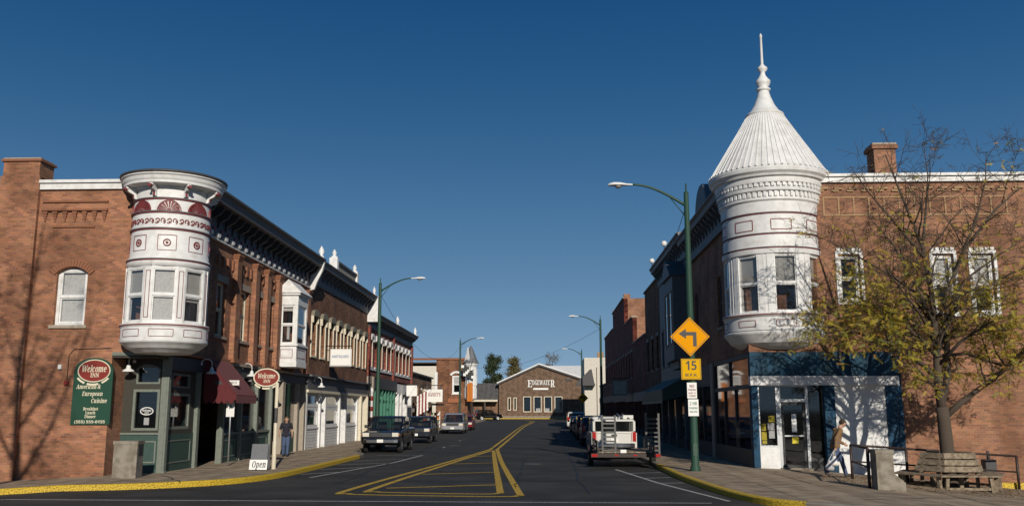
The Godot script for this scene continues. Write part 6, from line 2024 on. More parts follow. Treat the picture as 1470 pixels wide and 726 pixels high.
func sedan_data(p: Material) -> Dictionary:
	return {"paint": p, "bumper": p, "width": 1.78, "wheel": 0.32, "clear": 0.22, "axles": [1.38, -1.32], "front": 2.25, "back": -2.3, "light_y": 0.66, "tail_y": 0.74, "category": "car",
		"outline": [Vector2(-2.3, 0.4), Vector2(-2.3, 0.84), Vector2(-2.2, 0.93), Vector2(-1.5, 0.95), Vector2(0.85, 0.93), Vector2(1.9, 0.82), Vector2(2.16, 0.74), Vector2(2.25, 0.62), Vector2(2.25, 0.4)],
		"cabin": [Vector2(-1.72, 0.93), Vector2(1.0, 0.91), Vector2(0.28, 1.36), Vector2(0.0, 1.42), Vector2(-0.75, 1.42), Vector2(-1.0, 1.37)], "roof": [2, 3, 4, 5], "mirror_at": Vector2(0.62, 0.92),
		"pillars": [[Vector2(0.94, 0.93), Vector2(0.28, 1.37), 0.035], [Vector2(-0.3, 0.95), Vector2(-0.3, 1.40), 0.04], [Vector2(-1.6, 0.95), Vector2(-0.98, 1.37), 0.06]]}

func vehicles() -> void:
	var black := paint(0.005, 0.005, 0.008)
	var navy := paint(0.020, 0.024, 0.034)
	var silver := paint(0.36, 0.37, 0.40, 0.3)
	var red := paint(0.20, 0.018, 0.022)
	var blue := paint(0.025, 0.045, 0.09)
	var whitep := paint(0.62, 0.61, 0.57)
	var tan_ := paint(0.20, 0.15, 0.10)
	var d := suv_data(black)
	d.merge({"width": 2.0, "bumper": M.chrome}, true)
	d = pickup_data(black, M.chrome)
	var g1 := "vehicles parked on the sunny side"
	d.group = g1
	vehicle("parked_pickup", "black pickup parked nose to camera on the sunny side", on(-8.45, -49.2, 0.0), 0.0, d)
	d = suv_data(navy)
	d.group = g1
	vehicle("parked_car", "dark car with bright headlights parked behind the black pickup", on(-8.4, -60.9, 0.0), 0.0, d)
	d = van_data(silver)
	d.group = g1
	vehicle("parked_van", "silver van parked nose to camera, in front of the red car", on(-8.1, -81.0, 0.0), 0.0, d)
	d = sedan_data(red)
	d.group = g1
	vehicle("parked_car", "dark red car parked beyond the silver van", on(-8.2, -92.0, 0.0), 0.0, d)
	d = suv_data(black)
	vehicle("black_suv", "black car standing across the bend before the grey-roofed building", on(-9.7, -152.0, 0.0), PI * 0.5 + 0.35, d)
	# shaded side, tails to camera
	var g2 := "vehicles parked on the shaded side"
	d = pickup_data(whitep, M.chrome)
	d.group = g2
	var pk := vehicle("parked_pickup", "white pickup with ladder rack towing the flat trailer", on(2.95, -43.3, 0.0), PI, d)
	fr = Transform3D.IDENTITY
	ring(pk, "tailgate_panel", whitep, -0.80, 0.62, 0.80, 1.18, 0.03, -2.75, -2.72)
	bx(pk, "tailgate_handle", M.plastic, -0.12, 1.02, -2.755, 0.12, 1.10, -2.73)
	bx(pk, "shell_glass", M.car_glass, -0.86, 1.242, -2.68, 0.86, 1.66, -0.66)
	put(pk, "shell_roof", extr(PackedVector2Array([Vector2(-2.72, 1.66), Vector2(-0.62, 1.68), Vector2(-0.62, 1.76), Vector2(-2.66, 1.74)]), -0.90, 0.90, 0.05), whitep, side_turn())
	for s in [-1.0, 1.0]:
		for z in [-2.66, -1.7, -0.7]:
			bx(pk, "shell_post", whitep, s * 0.88 - 0.05, 1.242, z - 0.05, s * 0.88 + 0.05, 1.665, z + 0.05)
	for x in [-0.75, -0.45, 0.55]:
		put(pk, "rack_pole", tube([V(x, 1.75, -2.3), V(x * 0.8, 1.98, 0.2)], 0.03, 0.03, 6), M.galvanised)
	bx(pk, "rack_box", whitep, -0.95, 1.76, -1.6, -0.5, 1.92, -0.7)
	trailer()
	var specs := [[blue, -57.5, "suv", "dark blue car parked ahead of the white pickup, on the shaded side"], [navy, -66.0, "suv", "dark grey car third in the shaded row of parked cars"], [tan_, -74.5, "sedan", "brownish car in the shaded row beyond the dark ones"], [silver, -84.5, "sedan", "silver car in the shaded row near the bend"], [whitep, -96.0, "van", "pale van at the far end of the shaded row"]]
	for s in specs:
		d = suv_data(s[0]) if s[2] == "suv" else (sedan_data(s[0]) if s[2] == "sedan" else van_data(s[0]))
		d.group = g2
		vehicle("parked_car", s[3], on(3.0, s[1], 0.0), PI, d)

func trailer() -> void:
	var o := thing("utility_trailer", "flat utility trailer with two upright ladder ramps behind the white pickup", "trailer", on(2.95, -36.6, 0.0))
	var w := 1.05
	for k in 9:   # deck planks
		bx(o, "deck_plank", M.wood, -w + 0.03 + k * 0.228, 0.56, -1.75, -w + 0.245 + k * 0.228, 0.60, 1.75)
	for s in [-1.0, 1.0]:
		bx(o, "side_beam", M.dark_metal, s * w - 0.04, 0.44, -1.8, s * w + 0.04, 0.56, 1.8)
		put(o, "side_rail", tube([V(s * w, 0.56, 1.75), V(s * w, 0.98, 1.75), V(s * w, 0.98, -1.75), V(s * w, 0.56, -1.75)], 0.03, 0.03, 6), M.steel)
		for z in [-0.9, 0.0, 0.9]:
			bx(o, "rail_post", M.steel, s * w - 0.025, 0.56, z - 0.025, s * w + 0.025, 0.97, z + 0.025)
		wheel(o, s * (w + 0.27), -0.25, 0.34, 0.2)
		put(o, "mudguard", extr(PackedVector2Array([Vector2(-0.75, 0.55), Vector2(-0.55, 0.78), Vector2(0.15, 0.78), Vector2(0.35, 0.55), Vector2(0.31, 0.53), Vector2(0.13, 0.75), Vector2(-0.53, 0.75), Vector2(-0.71, 0.53)]), -0.13, 0.13), M.dark_metal, Transform3D(Basis(V(0, 0, 1), V(0, 1, 0), V(-1, 0, 0)), V(s * (w + 0.17), 0, 0)))
		put(o, "tail_light", extr(rect(s * (w + 0.12) - 0.11, 0.42, s * (w + 0.12) + 0.11, 0.52), 1.78, 1.84), M.tail_red)
		put(o, "reflector", extr(rect(s * 0.35 - 0.07, 0.45, s * 0.35 + 0.07, 0.50), 1.84, 1.845), M.tail_red)
	bx(o, "rear_beam", M.dark_metal, -w - 0.25, 0.40, 1.76, w + 0.25, 0.54, 1.838)
	bx(o, "front_beam", M.dark_metal, -w, 0.44, -1.84, w, 0.56, -1.80)
	put(o, "drawbar", tube([V(-0.6, 0.48, -1.8), V(0, 0.48, -3.1)], 0.045, 0.045, 6), M.dark_metal)
	put(o, "drawbar", tube([V(0.6, 0.48, -1.8), V(0, 0.48, -3.1)], 0.045, 0.045, 6), M.dark_metal)
	bx(o, "axle", M.dark_metal, -w - 0.1, 0.31, -0.29, w + 0.1, 0.38, -0.21)
	bx(o, "number_plate", M.sign_white, -0.2, 0.56, 1.82, 0.02, 0.68, 1.835)
	for c in [-0.62, 1.02]:
		var r := hub(o, "ramp")
		var h := 2.02 if c > 0 else 1.95
		for e in [-0.24, 0.24]:
			bx(r, "ramp_side", M.steel, c + e - 0.035, 0.5, 1.66, c + e + 0.035, h, 1.74)
		for k in 8:
			bx(r, "ramp_rung", M.steel, c - 0.205, 0.62 + k * 0.165, 1.67, c + 0.205, 0.68 + k * 0.165, 1.73)
	put(o, "tie_strap", tube([V(-0.9, 0.62, 0.9), V(-0.3, 0.70, 0.2), V(0.4, 0.63, -0.4)], 0.02, 0.02, 5), M.plastic)

# ------------------------------------------------------------------ trees
func limb(st: SurfaceTool, pts: Array, r0: float, r1: float, r: RandomNumberGenerator, depth: int, tips: Array, o: Dictionary) -> void:
	tube_into(st, pts, r0, r1, 8 if depth == 0 else (6 if depth == 1 else 4))
	var total := 0.0
	for i in pts.size() - 1:
		total += (pts[i] as Vector3).distance_to(pts[i + 1])
	if depth >= int(o.depth):
		for i in range(1, pts.size()):
			tips.append([pts[i], (pts[i] - pts[i - 1]).normalized()])
		return
	var n := int(total * [o.d0, o.d1, o.d2][mini(depth, 2)])
	for k in n:
		var t := r.randf_range(o.start if depth == 0 else 0.12, 1.0)
		var f := t * (pts.size() - 1)
		var i := mini(int(f), pts.size() - 2)
		var p: Vector3 = (pts[i] as Vector3).lerp(pts[i + 1], f - i)
		var dir: Vector3 = (pts[i + 1] - pts[i]).normalized()
		var side := V(r.randfn(), r.randfn() * 0.4, r.randfn()).normalized()
		var g := (dir * r.randf_range(0.25, 0.8) + side * r.randf_range(0.6, 1.1) + V(0, r.randf_range(-0.15, 0.35), 0)).normalized()
		var len_: float = [o.l0, o.l1, o.l2][mini(depth, 2)] * r.randf_range(0.55, 1.15) * (1.15 - 0.55 * t)
		var rr := lerpf(r0, r1, t) * r.randf_range(0.35, 0.55)
		limb(st, wander(p, g, len_, r, o.droop * depth, 5 if depth == 0 else 4), maxf(rr, 0.006), maxf(rr * 0.35, 0.0035), r, depth + 1, tips, o)

func wander(p: Vector3, d: Vector3, len_: float, r: RandomNumberGenerator, droop: float, n: int) -> Array:
	var pts := [p]
	for k in n:
		d = (d + V(r.randfn(), r.randfn(), r.randfn()) * 0.16 + V(0, 0.06 - droop, 0)).normalized()
		p = p + d * len_ / n
		pts.append(p)
	return pts

func leaf_mesh(tips: Array, r: RandomNumberGenerator, keep: Callable, per: int, size: float) -> ArrayMesh:
	var st := SurfaceTool.new()
	st.begin(Mesh.PRIMITIVE_TRIANGLES)
	for t in tips:
		var share: float = keep.call(t[0])
		if r.randf() > share:
			continue
		for q in per:
			# a feathery leaf: a drooping stalk with leaflets on both sides
			var d: Vector3 = ((t[1] as Vector3) * 0.5 + V(r.randfn(), r.randfn() * 0.5 - 0.35, r.randfn())).normalized()
			var s := d.cross(Vector3.UP).normalized()
			var p: Vector3 = t[0] + V(r.randfn(), r.randfn(), r.randfn()) * 0.07
			var up := s.cross(d).normalized()
			s = (s * cos(q * 1.3) + up * sin(q * 1.3)).normalized()
			var tone := r.randf()
			var col := Color(0.27, 0.235, 0.022).lerp(Color(0.42, 0.31, 0.026), tone)
			if tone > 0.86:
				col = Color(0.33, 0.17, 0.035)
			elif tone < 0.2:
				col = Color(0.17, 0.18, 0.028)
			st.set_color(col)
			var l := size * r.randf_range(0.7, 1.2)
			for k in 5:
				var a := p + d * l * (0.2 + 0.2 * k)
				for e in [-1.0, 1.0]:
					var tip: Vector3 = a + (s * e * 0.9 + d * 0.5).normalized() * l * 0.30 * (1.15 - 0.13 * k)
					var w := d * l * 0.075
					var n := w.cross(tip - a).normalized()
					for v in [a - w, tip, a + w]:
						st.set_normal(n)
						st.add_vertex(v)
	return st.commit()

func trees() -> void:
	var lm := StandardMaterial3D.new()
	lm.vertex_color_use_as_albedo = true
	lm.roughness = 0.7
	lm.cull_mode = BaseMaterial3D.CULL_DISABLED
	lm.backlight_enabled = true
	lm.backlight = Color(0.5, 0.5, 0.4)
	M.leaf = lm
	var r := RandomNumberGenerator.new()
	r.seed = 1234
	var o := thing("locust_tree", "thin-leaved yellowing street tree growing through the timber bench", "tree", on(11.95, -28.1, 0.0))
	var opt := {"depth": 3, "d0": 2.9, "d1": 4.0, "d2": 5.0, "l0": 2.3, "l1": 1.05, "l2": 0.42, "start": 0.25, "droop": 0.05}
	var ts := stool(true)
	tube_into(ts, [V(0.03, -0.1, 0), V(0.02, 0.25, 0), V(0.0, 1.0, 0), V(-0.03, 2.1, 0), V(-0.06, 2.5, 0.02)], 0.235, 0.17, 14)
	put(o, "trunk", done(ts), M.bark)
	var st := stool(true)
	var tips := []
	var limbs := [
		[[V(-0.05, 2.3, 0), V(-0.14, 3.2, 0.05), V(-0.10, 4.6, 0.1), V(-0.16, 6.0, 0.15), V(-0.3, 7.4, 0.1), V(-0.7, 8.8, 0.0), V(-1.15, 10.4, -0.1)], 0.15, 0.02],
		[[V(0.0, 2.2, 0), V(0.5, 2.65, 0.1), V(1.15, 3.15, 0.25), V(1.9, 3.75, 0.3), V(2.6, 4.35, 0.3), V(3.3, 4.9, 0.2)], 0.11, 0.02],
		[[V(-0.05, 2.6, -0.02), V(0.25, 3.5, -0.1), V(0.35, 4.8, -0.2), V(0.5, 6.0, -0.3), V(1.2, 7.4, -0.3), V(2.2, 8.6, -0.3), V(3.0, 9.3, -0.2)], 0.12, 0.018],
		[[V(-0.1, 3.3, 0.03), V(-0.8, 3.9, 0.3), V(-1.7, 4.4, 0.5), V(-2.7, 4.7, 0.6), V(-3.6, 4.7, 0.5)], 0.08, 0.015],
		[[V(-0.08, 4.0, 0.05), V(-0.9, 5.0, -0.2), V(-1.9, 5.7, -0.4), V(-2.8, 6.3, -0.4)], 0.07, 0.013],
		[[V(-0.1, 4.9, 0.1), V(-0.7, 6.2, 0.3), V(-1.3, 7.4, 0.4), V(-2.0, 8.3, 0.4)], 0.065, 0.012],
		[[V(0.4, 5.2, -0.2), V(1.2, 5.9, 0.1), V(2.2, 6.5, 0.3), V(3.2, 6.9, 0.3)], 0.065, 0.012],
		[[V(-0.03, 2.9, 0.02), V(-0.6, 3.2, 0.6), V(-1.1, 3.6, 1.0), V(-1.9, 3.8, 1.2)], 0.055, 0.012],
		[[V(-0.12, 3.7, 0.05), V(0.3, 4.4, 0.8), V(0.9, 4.9, 1.4), V(1.6, 5.2, 1.8)], 0.06, 0.012],
		[[V(-0.1, 3.5, 0.0), V(-1.0, 4.2, -0.7), V(-2.0, 4.6, -1.1)], 0.05, 0.012],
		[[V(-0.15, 5.6, 0.14), V(-1.1, 6.5, -0.3), V(-2.2, 7.3, -0.6), V(-3.1, 7.8, -0.6)], 0.055, 0.010],
		[[V(-0.25, 7.0, 0.1), V(-1.1, 8.0, 0.3), V(-1.9, 9.0, 0.4), V(-2.4, 9.8, 0.4)], 0.045, 0.009],
		[[V(-0.3, 7.4, 0.1), V(0.1, 8.6, -0.4), V(0.3, 9.8, -0.5), V(0.2, 10.8, -0.4)], 0.045, 0.009],
		[[V(0.8, 6.7, -0.3), V(1.4, 8.2, 0.1), V(1.7, 9.4, 0.3), V(1.8, 10.3, 0.3)], 0.045, 0.009],
		[[V(0.45, 5.6, -0.25), V(1.5, 6.6, -0.8), V(2.7, 7.4, -1.0), V(3.6, 7.9, -1.0)], 0.05, 0.010],
		[[V(-0.1, 4.4, 0.1), V(-0.9, 5.3, 0.9), V(-1.7, 6.1, 1.4), V(-2.2, 6.8, 1.6)], 0.05, 0.010],
		[[V(0.35, 4.8, -0.2), V(0.9, 5.8, -1.0), V(1.5, 6.6, -1.5)], 0.045, 0.010],
	]
	for l in limbs:
		limb(st, l[0], l[1], l[2], r, 0, tips, opt)
	put(o, "limbs", done(st), M.bark)
	var keep := func(p: Vector3) -> float:
		# leaves still thick low on the outer boughs, nearly gone towards the top
		var low := clampf(1.0 - (p.y - 4.6) / 3.0, 0.13, 1.0)
		var outer := clampf(absf(p.x + 0.2) / 1.3, 0.4, 1.0)
		if p.y > 8.2:
			low = 0.03
		return low * outer * 0.52
	var lv := put(o, "crown", leaf_mesh(tips, r, keep, 3, 0.20), lm)
	lv.set_meta("kind", "stuff")
	# bare street tree beyond the left edge of the view: its shadow lies on the brick wall
	r.seed = 99
	o = thing("bare_tree", "tall nearly bare tree outside the left edge, casting its shadow on the brick wall", "tree", on(-12.1, -10.6, 0.0))
	ts = stool(true)
	tube_into(ts, [V(0, -0.1, 0), V(0.0, 3.0, 0), V(0.05, 6.0, 0), V(-0.1, 9.0, 0.1)], 0.18, 0.13, 10)
	put(o, "trunk", done(ts), M.bark)
	st = stool(true)
	tips = []
	opt = {"depth": 3, "d0": 2.2, "d1": 3.0, "d2": 3.6, "l0": 2.0, "l1": 1.0, "l2": 0.5, "start": 0.1, "droop": 0.02}
	for l in [[[V(-0.1, 8.8, 0.1), V(-0.2, 11.0, 0.2), V(-0.1, 13.5, 0.1), V(0.1, 16.0, 0.0)], 0.11, 0.02], [[V(-0.05, 7.6, 0), V(0.9, 9.4, 0.2), V(1.6, 11.4, 0.2), V(2.1, 13.2, 0.2)], 0.07, 0.015], [[V(-0.1, 8.2, 0), V(-1.0, 9.8, 0.1), V(-1.7, 11.6, 0.2), V(-2.2, 13.0, 0.2)], 0.07, 0.015], [[V(-0.1, 9.4, 0.1), V(0.6, 10.6, -0.4), V(1.3, 12.6, -0.6)], 0.06, 0.015]]:
		limb(st, l[0], l[1], l[2], r, 0, tips, opt)
	put(o, "limbs", done(st), M.bark)
	put(o, "crown", leaf_mesh(tips, r, func(_p): return 0.16, 2, 0.26), lm).set_meta("kind", "stuff")
	# trees behind the far roofs
	distant_tree("dark_tree", "dark dense evergreen behind the grey-roofed building", V(-11.8, 0.6, -204.0), 13.2, 2.6, Color(0.035, 0.055, 0.02), 5, 1.8)
	distant_tree("autumn_tree", "olive autumn tree behind the gabled hall's left slope", V(-7.6, 0.6, -206.0), 12.6, 2.6, Color(0.12, 0.11, 0.04), 6, 1.0)
	distant_tree("thin_tree", "thin bare-topped tree behind the gabled hall's roof", V(1.5, 0.6, -225.0), 14.2, 3.6, Color(0.16, 0.15, 0.10), 7, 0.25)

func distant_tree(called: String, label: String, at: Vector3, h: float, w: float, col: Color, seed_: int, dense: float) -> void:
	var r := RandomNumberGenerator.new()
	r.seed = seed_
	var o := thing(called, label, "tree", at)
	var ts := stool(true)
	tube_into(ts, [V(0, -0.5, 0), V(0, h * 0.4, 0), V(0, h * 0.85, 0)], 0.3, 0.08, 8)
	put(o, "trunk", done(ts), M.bark)
	var st := stool(true)
	var tips := []
	var opt := {"depth": 2, "d0": 2.4, "d1": 1.6, "d2": 1.0, "l0": w * 0.9, "l1": w * 0.45, "l2": 1.0, "start": 0.1, "droop": 0.03}
	limb(st, [V(0, h * 0.22, 0), V(0.1, h * 0.5, 0), V(0, h * 0.75, 0), V(0, h * 0.97, 0)], 0.2, 0.03, r, 0, tips, opt)
	put(o, "limbs", done(st), M.bark)
	var ls := SurfaceTool.new()
	ls.begin(Mesh.PRIMITIVE_TRIANGLES)
	for t in tips:
		for k in int(26 * dense):
			var p: Vector3 = t[0] + V(r.randfn(), r.randfn() * 0.8, r.randfn()) * 0.42
			var n := V(r.randfn(), r.randfn() + 0.4, r.randfn()).normalized()
			var a := n.cross(V(r.randfn(), r.randfn(), r.randfn())).normalized() * r.randf_range(0.10, 0.2)
			var b := n.cross(a).normalized() * r.randf_range(0.08, 0.16)
			var f := r.randf_range(0.6, 1.3)
			ls.set_color(Color(col.r * f * r.randf_range(0.9, 1.25), col.g * f, col.b * f))
			for v in [p - a, p + b, p + a, p - a, p + a, p - b]:
				ls.set_normal(n)
				ls.add_vertex(v)
	put(o, "crown", ls.commit(), M.leaf).set_meta("kind", "stuff")

# ------------------------------------------------------------------ people
# smooth body from tapered capsules, meshed as surface nets; bones: [a, b, ra, rb]
func flesh(bones: Array, cell: float, k: float) -> ArrayMesh:
	var lo := Vector3.ONE * 1e9
	var hi := Vector3.ONE * -1e9
	for b in bones:
		var m: float = maxf(b[2], b[3]) + k + cell * 2.0
		lo = lo.min(b[0] - Vector3.ONE * m).min(b[1] - Vector3.ONE * m)
		hi = hi.max(b[0] + Vector3.ONE * m).max(b[1] + Vector3.ONE * m)
	var nx := int((hi.x - lo.x) / cell) + 2
	var ny := int((hi.y - lo.y) / cell) + 2
	var nz := int((hi.z - lo.z) / cell) + 2
	var f := PackedFloat32Array()
	f.resize(nx * ny * nz)
	f.fill(1.0)
	for b in bones:
		var pa: Vector3 = b[0]
		var pb: Vector3 = b[1]
		var m: float = maxf(b[2], b[3]) + k + cell * 2.0
		var i0 := ((pa.min(pb) - Vector3.ONE * m - lo) / cell).floor()
		var i1 := ((pa.max(pb) + Vector3.ONE * m - lo) / cell).ceil()
		var ab := pb - pa
		var ll := maxf(ab.length_squared(), 1e-8)
		for z in range(maxi(0, int(i0.z)), mini(nz, int(i1.z) + 1)):
			for y in range(maxi(0, int(i0.y)), mini(ny, int(i1.y) + 1)):
				for x in range(maxi(0, int(i0.x)), mini(nx, int(i1.x) + 1)):
					var p := lo + V(x, y, z) * cell
					var t := clampf((p - pa).dot(ab) / ll, 0.0, 1.0)
					var d: float = p.distance_to(pa + ab * t) - lerpf(b[2], b[3], t)
					var i := x + nx * (y + ny * z)
					var g := f[i]
					var h := clampf(0.5 + 0.5 * (g - d) / k, 0.0, 1.0)
					f[i] = lerpf(g, d, h) - k * h * (1.0 - h)
	var vert := {}
	var pts := PackedVector3Array()
	var nrm := PackedVector3Array()
	var idx := PackedInt32Array()
	var step := [1, nx, nx * ny]
	for z in nz - 1:
		for y in ny - 1:
			for x in nx - 1:
				var i := x + nx * (y + ny * z)
				var neg := 0
				for c in 8:
					if f[i + (c & 1) + (nx if c & 2 else 0) + (nx * ny if c & 4 else 0)] < 0.0:
						neg += 1
				if neg == 0 or neg == 8:
					continue
				var s := Vector3.ZERO
				var n := 0
				for a in 3:
					for e in 4:
						var q := [0, 0, 0]
						q[(a + 1) % 3] = e & 1
						q[(a + 2) % 3] = e >> 1
						var ia: int = i + q[0] + q[1] * nx + q[2] * nx * ny
						var va := f[ia]
						var vb := f[ia + step[a]]
						if (va < 0.0) != (vb < 0.0):
							var t := va / (va - vb)
							var w := V(q[0], q[1], q[2])
							w[a] += t
							s += w
							n += 1
				var g := V(f[i + 1] - f[i], f[i + nx] - f[i], f[i + nx * ny] - f[i])
				vert[i] = pts.size()
				pts.append(lo + (V(x, y, z) + s / n) * cell)
				nrm.append(g.normalized())
	for i in vert:
		var x: int = i % nx
		var y: int = (i / nx) % ny
		var z: int = i / (nx * ny)
		for a in 3:
			var u: int = step[(a + 1) % 3]
			var v: int = step[(a + 2) % 3]
			var c := [x, y, z]
			if c[(a + 1) % 3] == 0 or c[(a + 2) % 3] == 0:
				continue
			var va := f[i] < 0.0
			if va == (f[i + step[a]] < 0.0):
				continue
			if not (vert.has(i - u) and vert.has(i - v) and vert.has(i - u - v)):
				continue
			var q := [vert[i], vert[i - u], vert[i - u - v], vert[i - v]]
			if va:
				q.reverse()
			for w in [0, 1, 2, 0, 2, 3]:
				idx.append(q[w])
	var arr := []
	arr.resize(Mesh.ARRAY_MAX)
	arr[Mesh.ARRAY_VERTEX] = pts
	arr[Mesh.ARRAY_NORMAL] = nrm
	arr[Mesh.ARRAY_INDEX] = idx
	var mesh := ArrayMesh.new()
	mesh.add_surface_from_arrays(Mesh.PRIMITIVE_TRIANGLES, arr)
	return mesh

# a hand at the wrist w reaching along d, palm towards n, thumb side s; curl 0..1
func hand_bones(w: Vector3, d: Vector3, n: Vector3, s: Vector3, curl: float) -> Array:
	var out := [[w, w + d * 0.03, 0.026, 0.028], [w + d * 0.03 + s * 0.018, w + d * 0.085 + s * 0.024, 0.017, 0.014], [w + d * 0.03 - s * 0.018, w + d * 0.085 - s * 0.022, 0.017, 0.013], [w + d * 0.03, w + d * 0.088, 0.018, 0.014]]
	var lens := [0.070, 0.080, 0.074, 0.058]
	for k in 4:
		var b := w + d * (0.088 if k < 3 else 0.082) + s * (0.028 - 0.019 * k)
		var l: float = lens[k]
		var a1 := curl * 0.7
		var a2 := curl * 1.7
		var m := b + (d * cos(a1) + n * sin(a1)) * l * 0.5
		var e := m + (d * cos(a2) + n * sin(a2)) * l * 0.5
		out.append([b, m, 0.0088, 0.0082])
		out.append([m, e, 0.0082, 0.0070])
	var tb := w + d * 0.035 + s * 0.028
	var tm := tb + (d * 0.55 + s * 0.65 + n * 0.3).normalized() * 0.036
	out.append([tb, tm, 0.0115, 0.0098])
	out.append([tm, tm + (d * 0.85 + s * 0.1 + n * 0.6 * curl + n * 0.15).normalized() * 0.03, 0.0098, 0.0085])
	return out

func head_bones(c: Vector3, f: Vector3, u: Vector3) -> Array:   # centre, facing, up
	var s := u.cross(f).normalized()
	return [[c + u * 0.035 - f * 0.02, c + u * 0.025 + f * 0.012, 0.088, 0.084], [c - u * 0.03 + f * 0.018, c - u * 0.078 + f * 0.045, 0.068, 0.040],
		[c + u * 0.0 + f * 0.088, c - u * 0.028 + f * 0.106, 0.010, 0.015], [c - u * 0.058 + f * 0.078 - s * 0.018, c - u * 0.058 + f * 0.078 + s * 0.018, 0.011, 0.011],
		[c + u * 0.016 + f * 0.079 - s * 0.04, c + u * 0.018 + f * 0.084 + s * 0.04, 0.012, 0.012],
		[c + s * 0.083 - f * 0.01 + u * 0.012, c + s * 0.080 - f * 0.012 - u * 0.025, 0.014, 0.010], [c - s * 0.083 - f * 0.01 + u * 0.012, c - s * 0.080 - f * 0.012 - u * 0.025, 0.014, 0.010]]

func figure(label: String, at: Vector3, turn: float, j: Dictionary, cloth: Dictionary) -> Node3D:
	var o := thing("person", label, "person", at, turn)
	var skin := plain(0.42, 0.25, 0.17, 0.6)
	var f: Vector3 = j.face
	var u: Vector3 = j.head_up
	var hc: Vector3 = j.head
	# the body: one continuous surface from head to feet
	var limbs := [[j.pelvis + V(0, 0, 0.07), j.pelvis - V(0, 0, 0.07), 0.115, 0.115], [j.pelvis, j.chest, 0.12, 0.13], [j.chest + V(0, 0.06, 0.10), j.chest + V(0, 0.06, -0.10), 0.085, 0.085], [j.chest, j.neck, 0.10, 0.055], [j.neck, hc - u * 0.05, 0.055, 0.052]]
	var sleeves := []
	var legs := []
	var shoes := []
	for s in ["l", "r"]:
		sleeves.append([j["shoulder_" + s], j["elbow_" + s], 0.054, 0.043])
		sleeves.append([j["elbow_" + s], j["wrist_" + s], 0.043, 0.032])
		legs.append([j["hip_" + s], j["knee_" + s], 0.088, 0.060])
		legs.append([j["knee_" + s], j["ankle_" + s], 0.058, 0.040])
		shoes.append([j["ankle_" + s] + V(0, -0.035, 0), j["toe_" + s], 0.045, 0.036])
	var one := SurfaceTool.new()
	one.begin(Mesh.PRIMITIVE_TRIANGLES)
	one.append_from(flesh(limbs + sleeves + legs + shoes, 0.016, 0.03), 0, Transform3D.IDENTITY)
	one.append_from(flesh(head_bones(hc, f, u), 0.006, 0.014), 0, Transform3D.IDENTITY)
	for s in ["l", "r"]:
		var d: Vector3 = (j["wrist_" + s] - j["elbow_" + s]).normalized()
		var n: Vector3 = (j["palm_" + s] as Vector3)
		n = (n - d * n.dot(d)).normalized()
		var sp := d.cross(n) * (1.0 if s == "l" else -1.0)
		one.append_from(flesh(hand_bones(j["wrist_" + s], d, n, sp, j["curl_" + s]), 0.004, 0.007), 0, Transform3D.IDENTITY)
	var head := put(o, "body", one.commit(), skin)
	var sd := u.cross(f).normalized()
	for e in [-1.0, 1.0]:
		put(head, "eye", flesh([[hc + f * 0.082 + sd * 0.032 * e + u * 0.002, hc + f * 0.083 + sd * 0.032 * e + u * 0.002, 0.011, 0.011]], 0.004, 0.002), M.sign_black)
	put(head, "hair", flesh([[hc + u * 0.055 - f * 0.03, hc + u * 0.055 + f * 0.012, 0.086, 0.078], [hc - f * 0.055, hc - f * 0.05 - u * cloth.hair_len, 0.072, 0.05], [hc + u * 0.02 + sd * 0.05 - f * 0.03, hc + u * 0.02 - sd * 0.05 - f * 0.03, 0.055, 0.055]], 0.007, 0.02), cloth.hair)
	var top := limbs.slice(0, 4) + sleeves
	if cloth.short:
		top = limbs.slice(0, 4)
		for s in ["l", "r"]:
			top.append([j["shoulder_" + s], (j["shoulder_" + s] as Vector3).lerp(j["elbow_" + s], 0.7), 0.054, 0.047])
	put(o, "jacket", flesh(top.map(func(b): return [b[0], b[1] if b[1] != j.neck else (j.chest as Vector3).lerp(j.neck, 0.75), b[2] + 0.018, b[3] + cloth.cuff]), 0.014, 0.03), cloth.top)
	put(o, "trousers", flesh([[j.pelvis + V(0, 0.03, 0.07), j.pelvis + V(0, 0.03, -0.07), 0.122, 0.122]] + legs.map(func(b): return [b[0], b[1], b[2] + 0.016, b[3] + 0.022]), 0.014, 0.03), cloth.trousers)
	for b in shoes:
		put(o, "shoe", flesh([[b[0], b[1], b[2] + 0.008, b[3] + 0.006], [b[0] - V(0, 0.005, 0), b[0] + V(0, 0.05, 0), b[2] + 0.006, 0.045]], 0.008, 0.01), cloth.shoes)
	return o

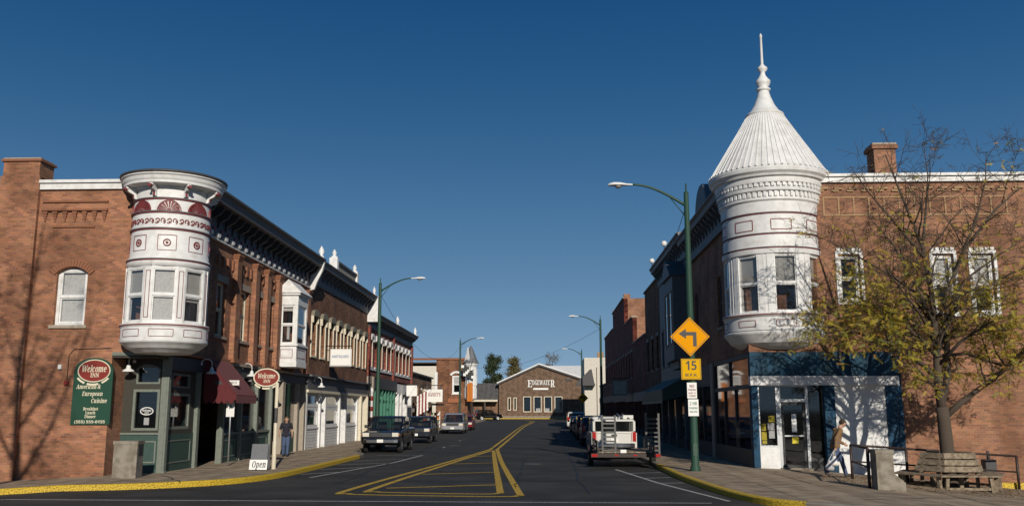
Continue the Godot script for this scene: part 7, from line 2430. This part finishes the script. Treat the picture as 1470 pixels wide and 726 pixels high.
func people() -> void:
	var jeans := worn(plain(0.055, 0.085, 0.16, 0.85), M.grain, 0.25)
	var tan_ := worn(plain(0.20, 0.115, 0.055, 0.9), M.grain, 0.3)
	var dark := worn(plain(0.016, 0.016, 0.026, 0.9), M.grain, 0.3)
	var brown := plain(0.035, 0.022, 0.014, 0.8)
	var fair := plain(0.16, 0.10, 0.05, 0.8)
	# x is forward in both poses
	var walk := {"pelvis": V(0, 0.96, 0), "chest": V(0.11, 1.30, 0), "neck": V(0.20, 1.52, 0), "head": V(0.285, 1.63, 0), "face": V(0.86, -0.50, 0.1).normalized(), "head_up": V(0.5, 0.86, 0).normalized(),
		"hip_l": V(0, 0.92, 0.09), "knee_l": V(-0.05, 0.50, 0.09), "ankle_l": V(-0.36, 0.17, 0.09), "toe_l": V(-0.25, 0.06, 0.09),
		"hip_r": V(0, 0.92, -0.09), "knee_r": V(0.22, 0.54, -0.09), "ankle_r": V(0.34, 0.10, -0.09), "toe_r": V(0.48, 0.055, -0.09),
		"shoulder_l": V(0.12, 1.43, 0.20), "elbow_l": V(-0.06, 1.18, 0.26), "wrist_l": V(-0.10, 0.93, 0.27), "palm_l": V(0, 0, -1), "curl_l": 1.0,
		"shoulder_r": V(0.12, 1.43, -0.20), "elbow_r": V(0.14, 1.14, -0.24), "wrist_r": V(0.35, 1.02, -0.20), "palm_r": V(0, -0.3, 1), "curl_r": 0.5}
	walk.face = (walk.face - walk.head_up * (walk.face as Vector3).dot(walk.head_up)).normalized()
	var at := on(8.95, -29.1, 0.152)
	figure("person in a tan jacket and jeans walking bent forward past the white panel", at, 0.12, walk, {"top": tan_, "trousers": jeans, "shoes": M.wood_dark, "hair": brown, "hair_len": 0.02, "short": false, "cuff": 0.016})
	# the shopping bags hang from the rear hand
	for k in 2:
		var g := thing("shopping_bag", ["white plastic shopping bag hanging from the walking person's hand", "pale grey shopping bag behind the white one, nearest the doorway"][k], "bag", at + V(-0.13 - 0.16 * k, 0.0, 0.30 + 0.02 * k))
		put(g, "sack", flesh([[V(0, 0.60 - 0.12 * k, 0), V(-0.03, 0.46 - 0.14 * k, 0), 0.06, 0.10], [V(-0.06, 0.46 - 0.14 * k, 0.03), V(0.06, 0.43 - 0.14 * k, -0.03), 0.09, 0.08]], 0.012, 0.03), M.sign_white if k == 0 else plain(0.42, 0.42, 0.43, 0.6))
		put(g, "handle", tube([V(-0.05, 0.62 - 0.12 * k, 0), V(0.01 + 0.15 * k, 0.83, -0.01), V(0.05 + 0.1 * k, 0.62 - 0.1 * k, 0.0)], 0.012, 0.012, 6), M.sign_white)
	var stand := {"pelvis": V(0, 0.93, 0), "chest": V(0.02, 1.26, 0), "neck": V(0.0, 1.45, 0), "head": V(0.02, 1.57, 0), "face": V(1, 0, 0), "head_up": V(0, 1, 0),
		"hip_l": V(0, 0.90, 0.085), "knee_l": V(0.03, 0.48, 0.09), "ankle_l": V(-0.04, 0.09, 0.09), "toe_l": V(0.09, 0.045, 0.10),
		"hip_r": V(0, 0.90, -0.085), "knee_r": V(0.09, 0.49, -0.08), "ankle_r": V(0.12, 0.10, -0.07), "toe_r": V(0.25, 0.05, -0.07),
		"shoulder_l": V(0.0, 1.38, 0.18), "elbow_l": V(-0.04, 1.12, 0.27), "wrist_l": V(0.10, 0.94, 0.30), "palm_l": V(0, 0, -1), "curl_l": 0.5,
		"shoulder_r": V(0.0, 1.38, -0.18), "elbow_r": V(-0.05, 1.13, -0.25), "wrist_r": V(0.05, 0.92, -0.26), "palm_r": V(0, 0, 1), "curl_r": 0.5}
	figure("person in a dark top and jeans walking towards the camera on the sunny pavement", on(-11.45, -40.1, 0.152), -PI / 2 + 0.3, stand, {"top": dark, "trousers": jeans, "shoes": M.sign_black, "hair": fair, "hair_len": 0.10, "short": true, "cuff": 0.014})
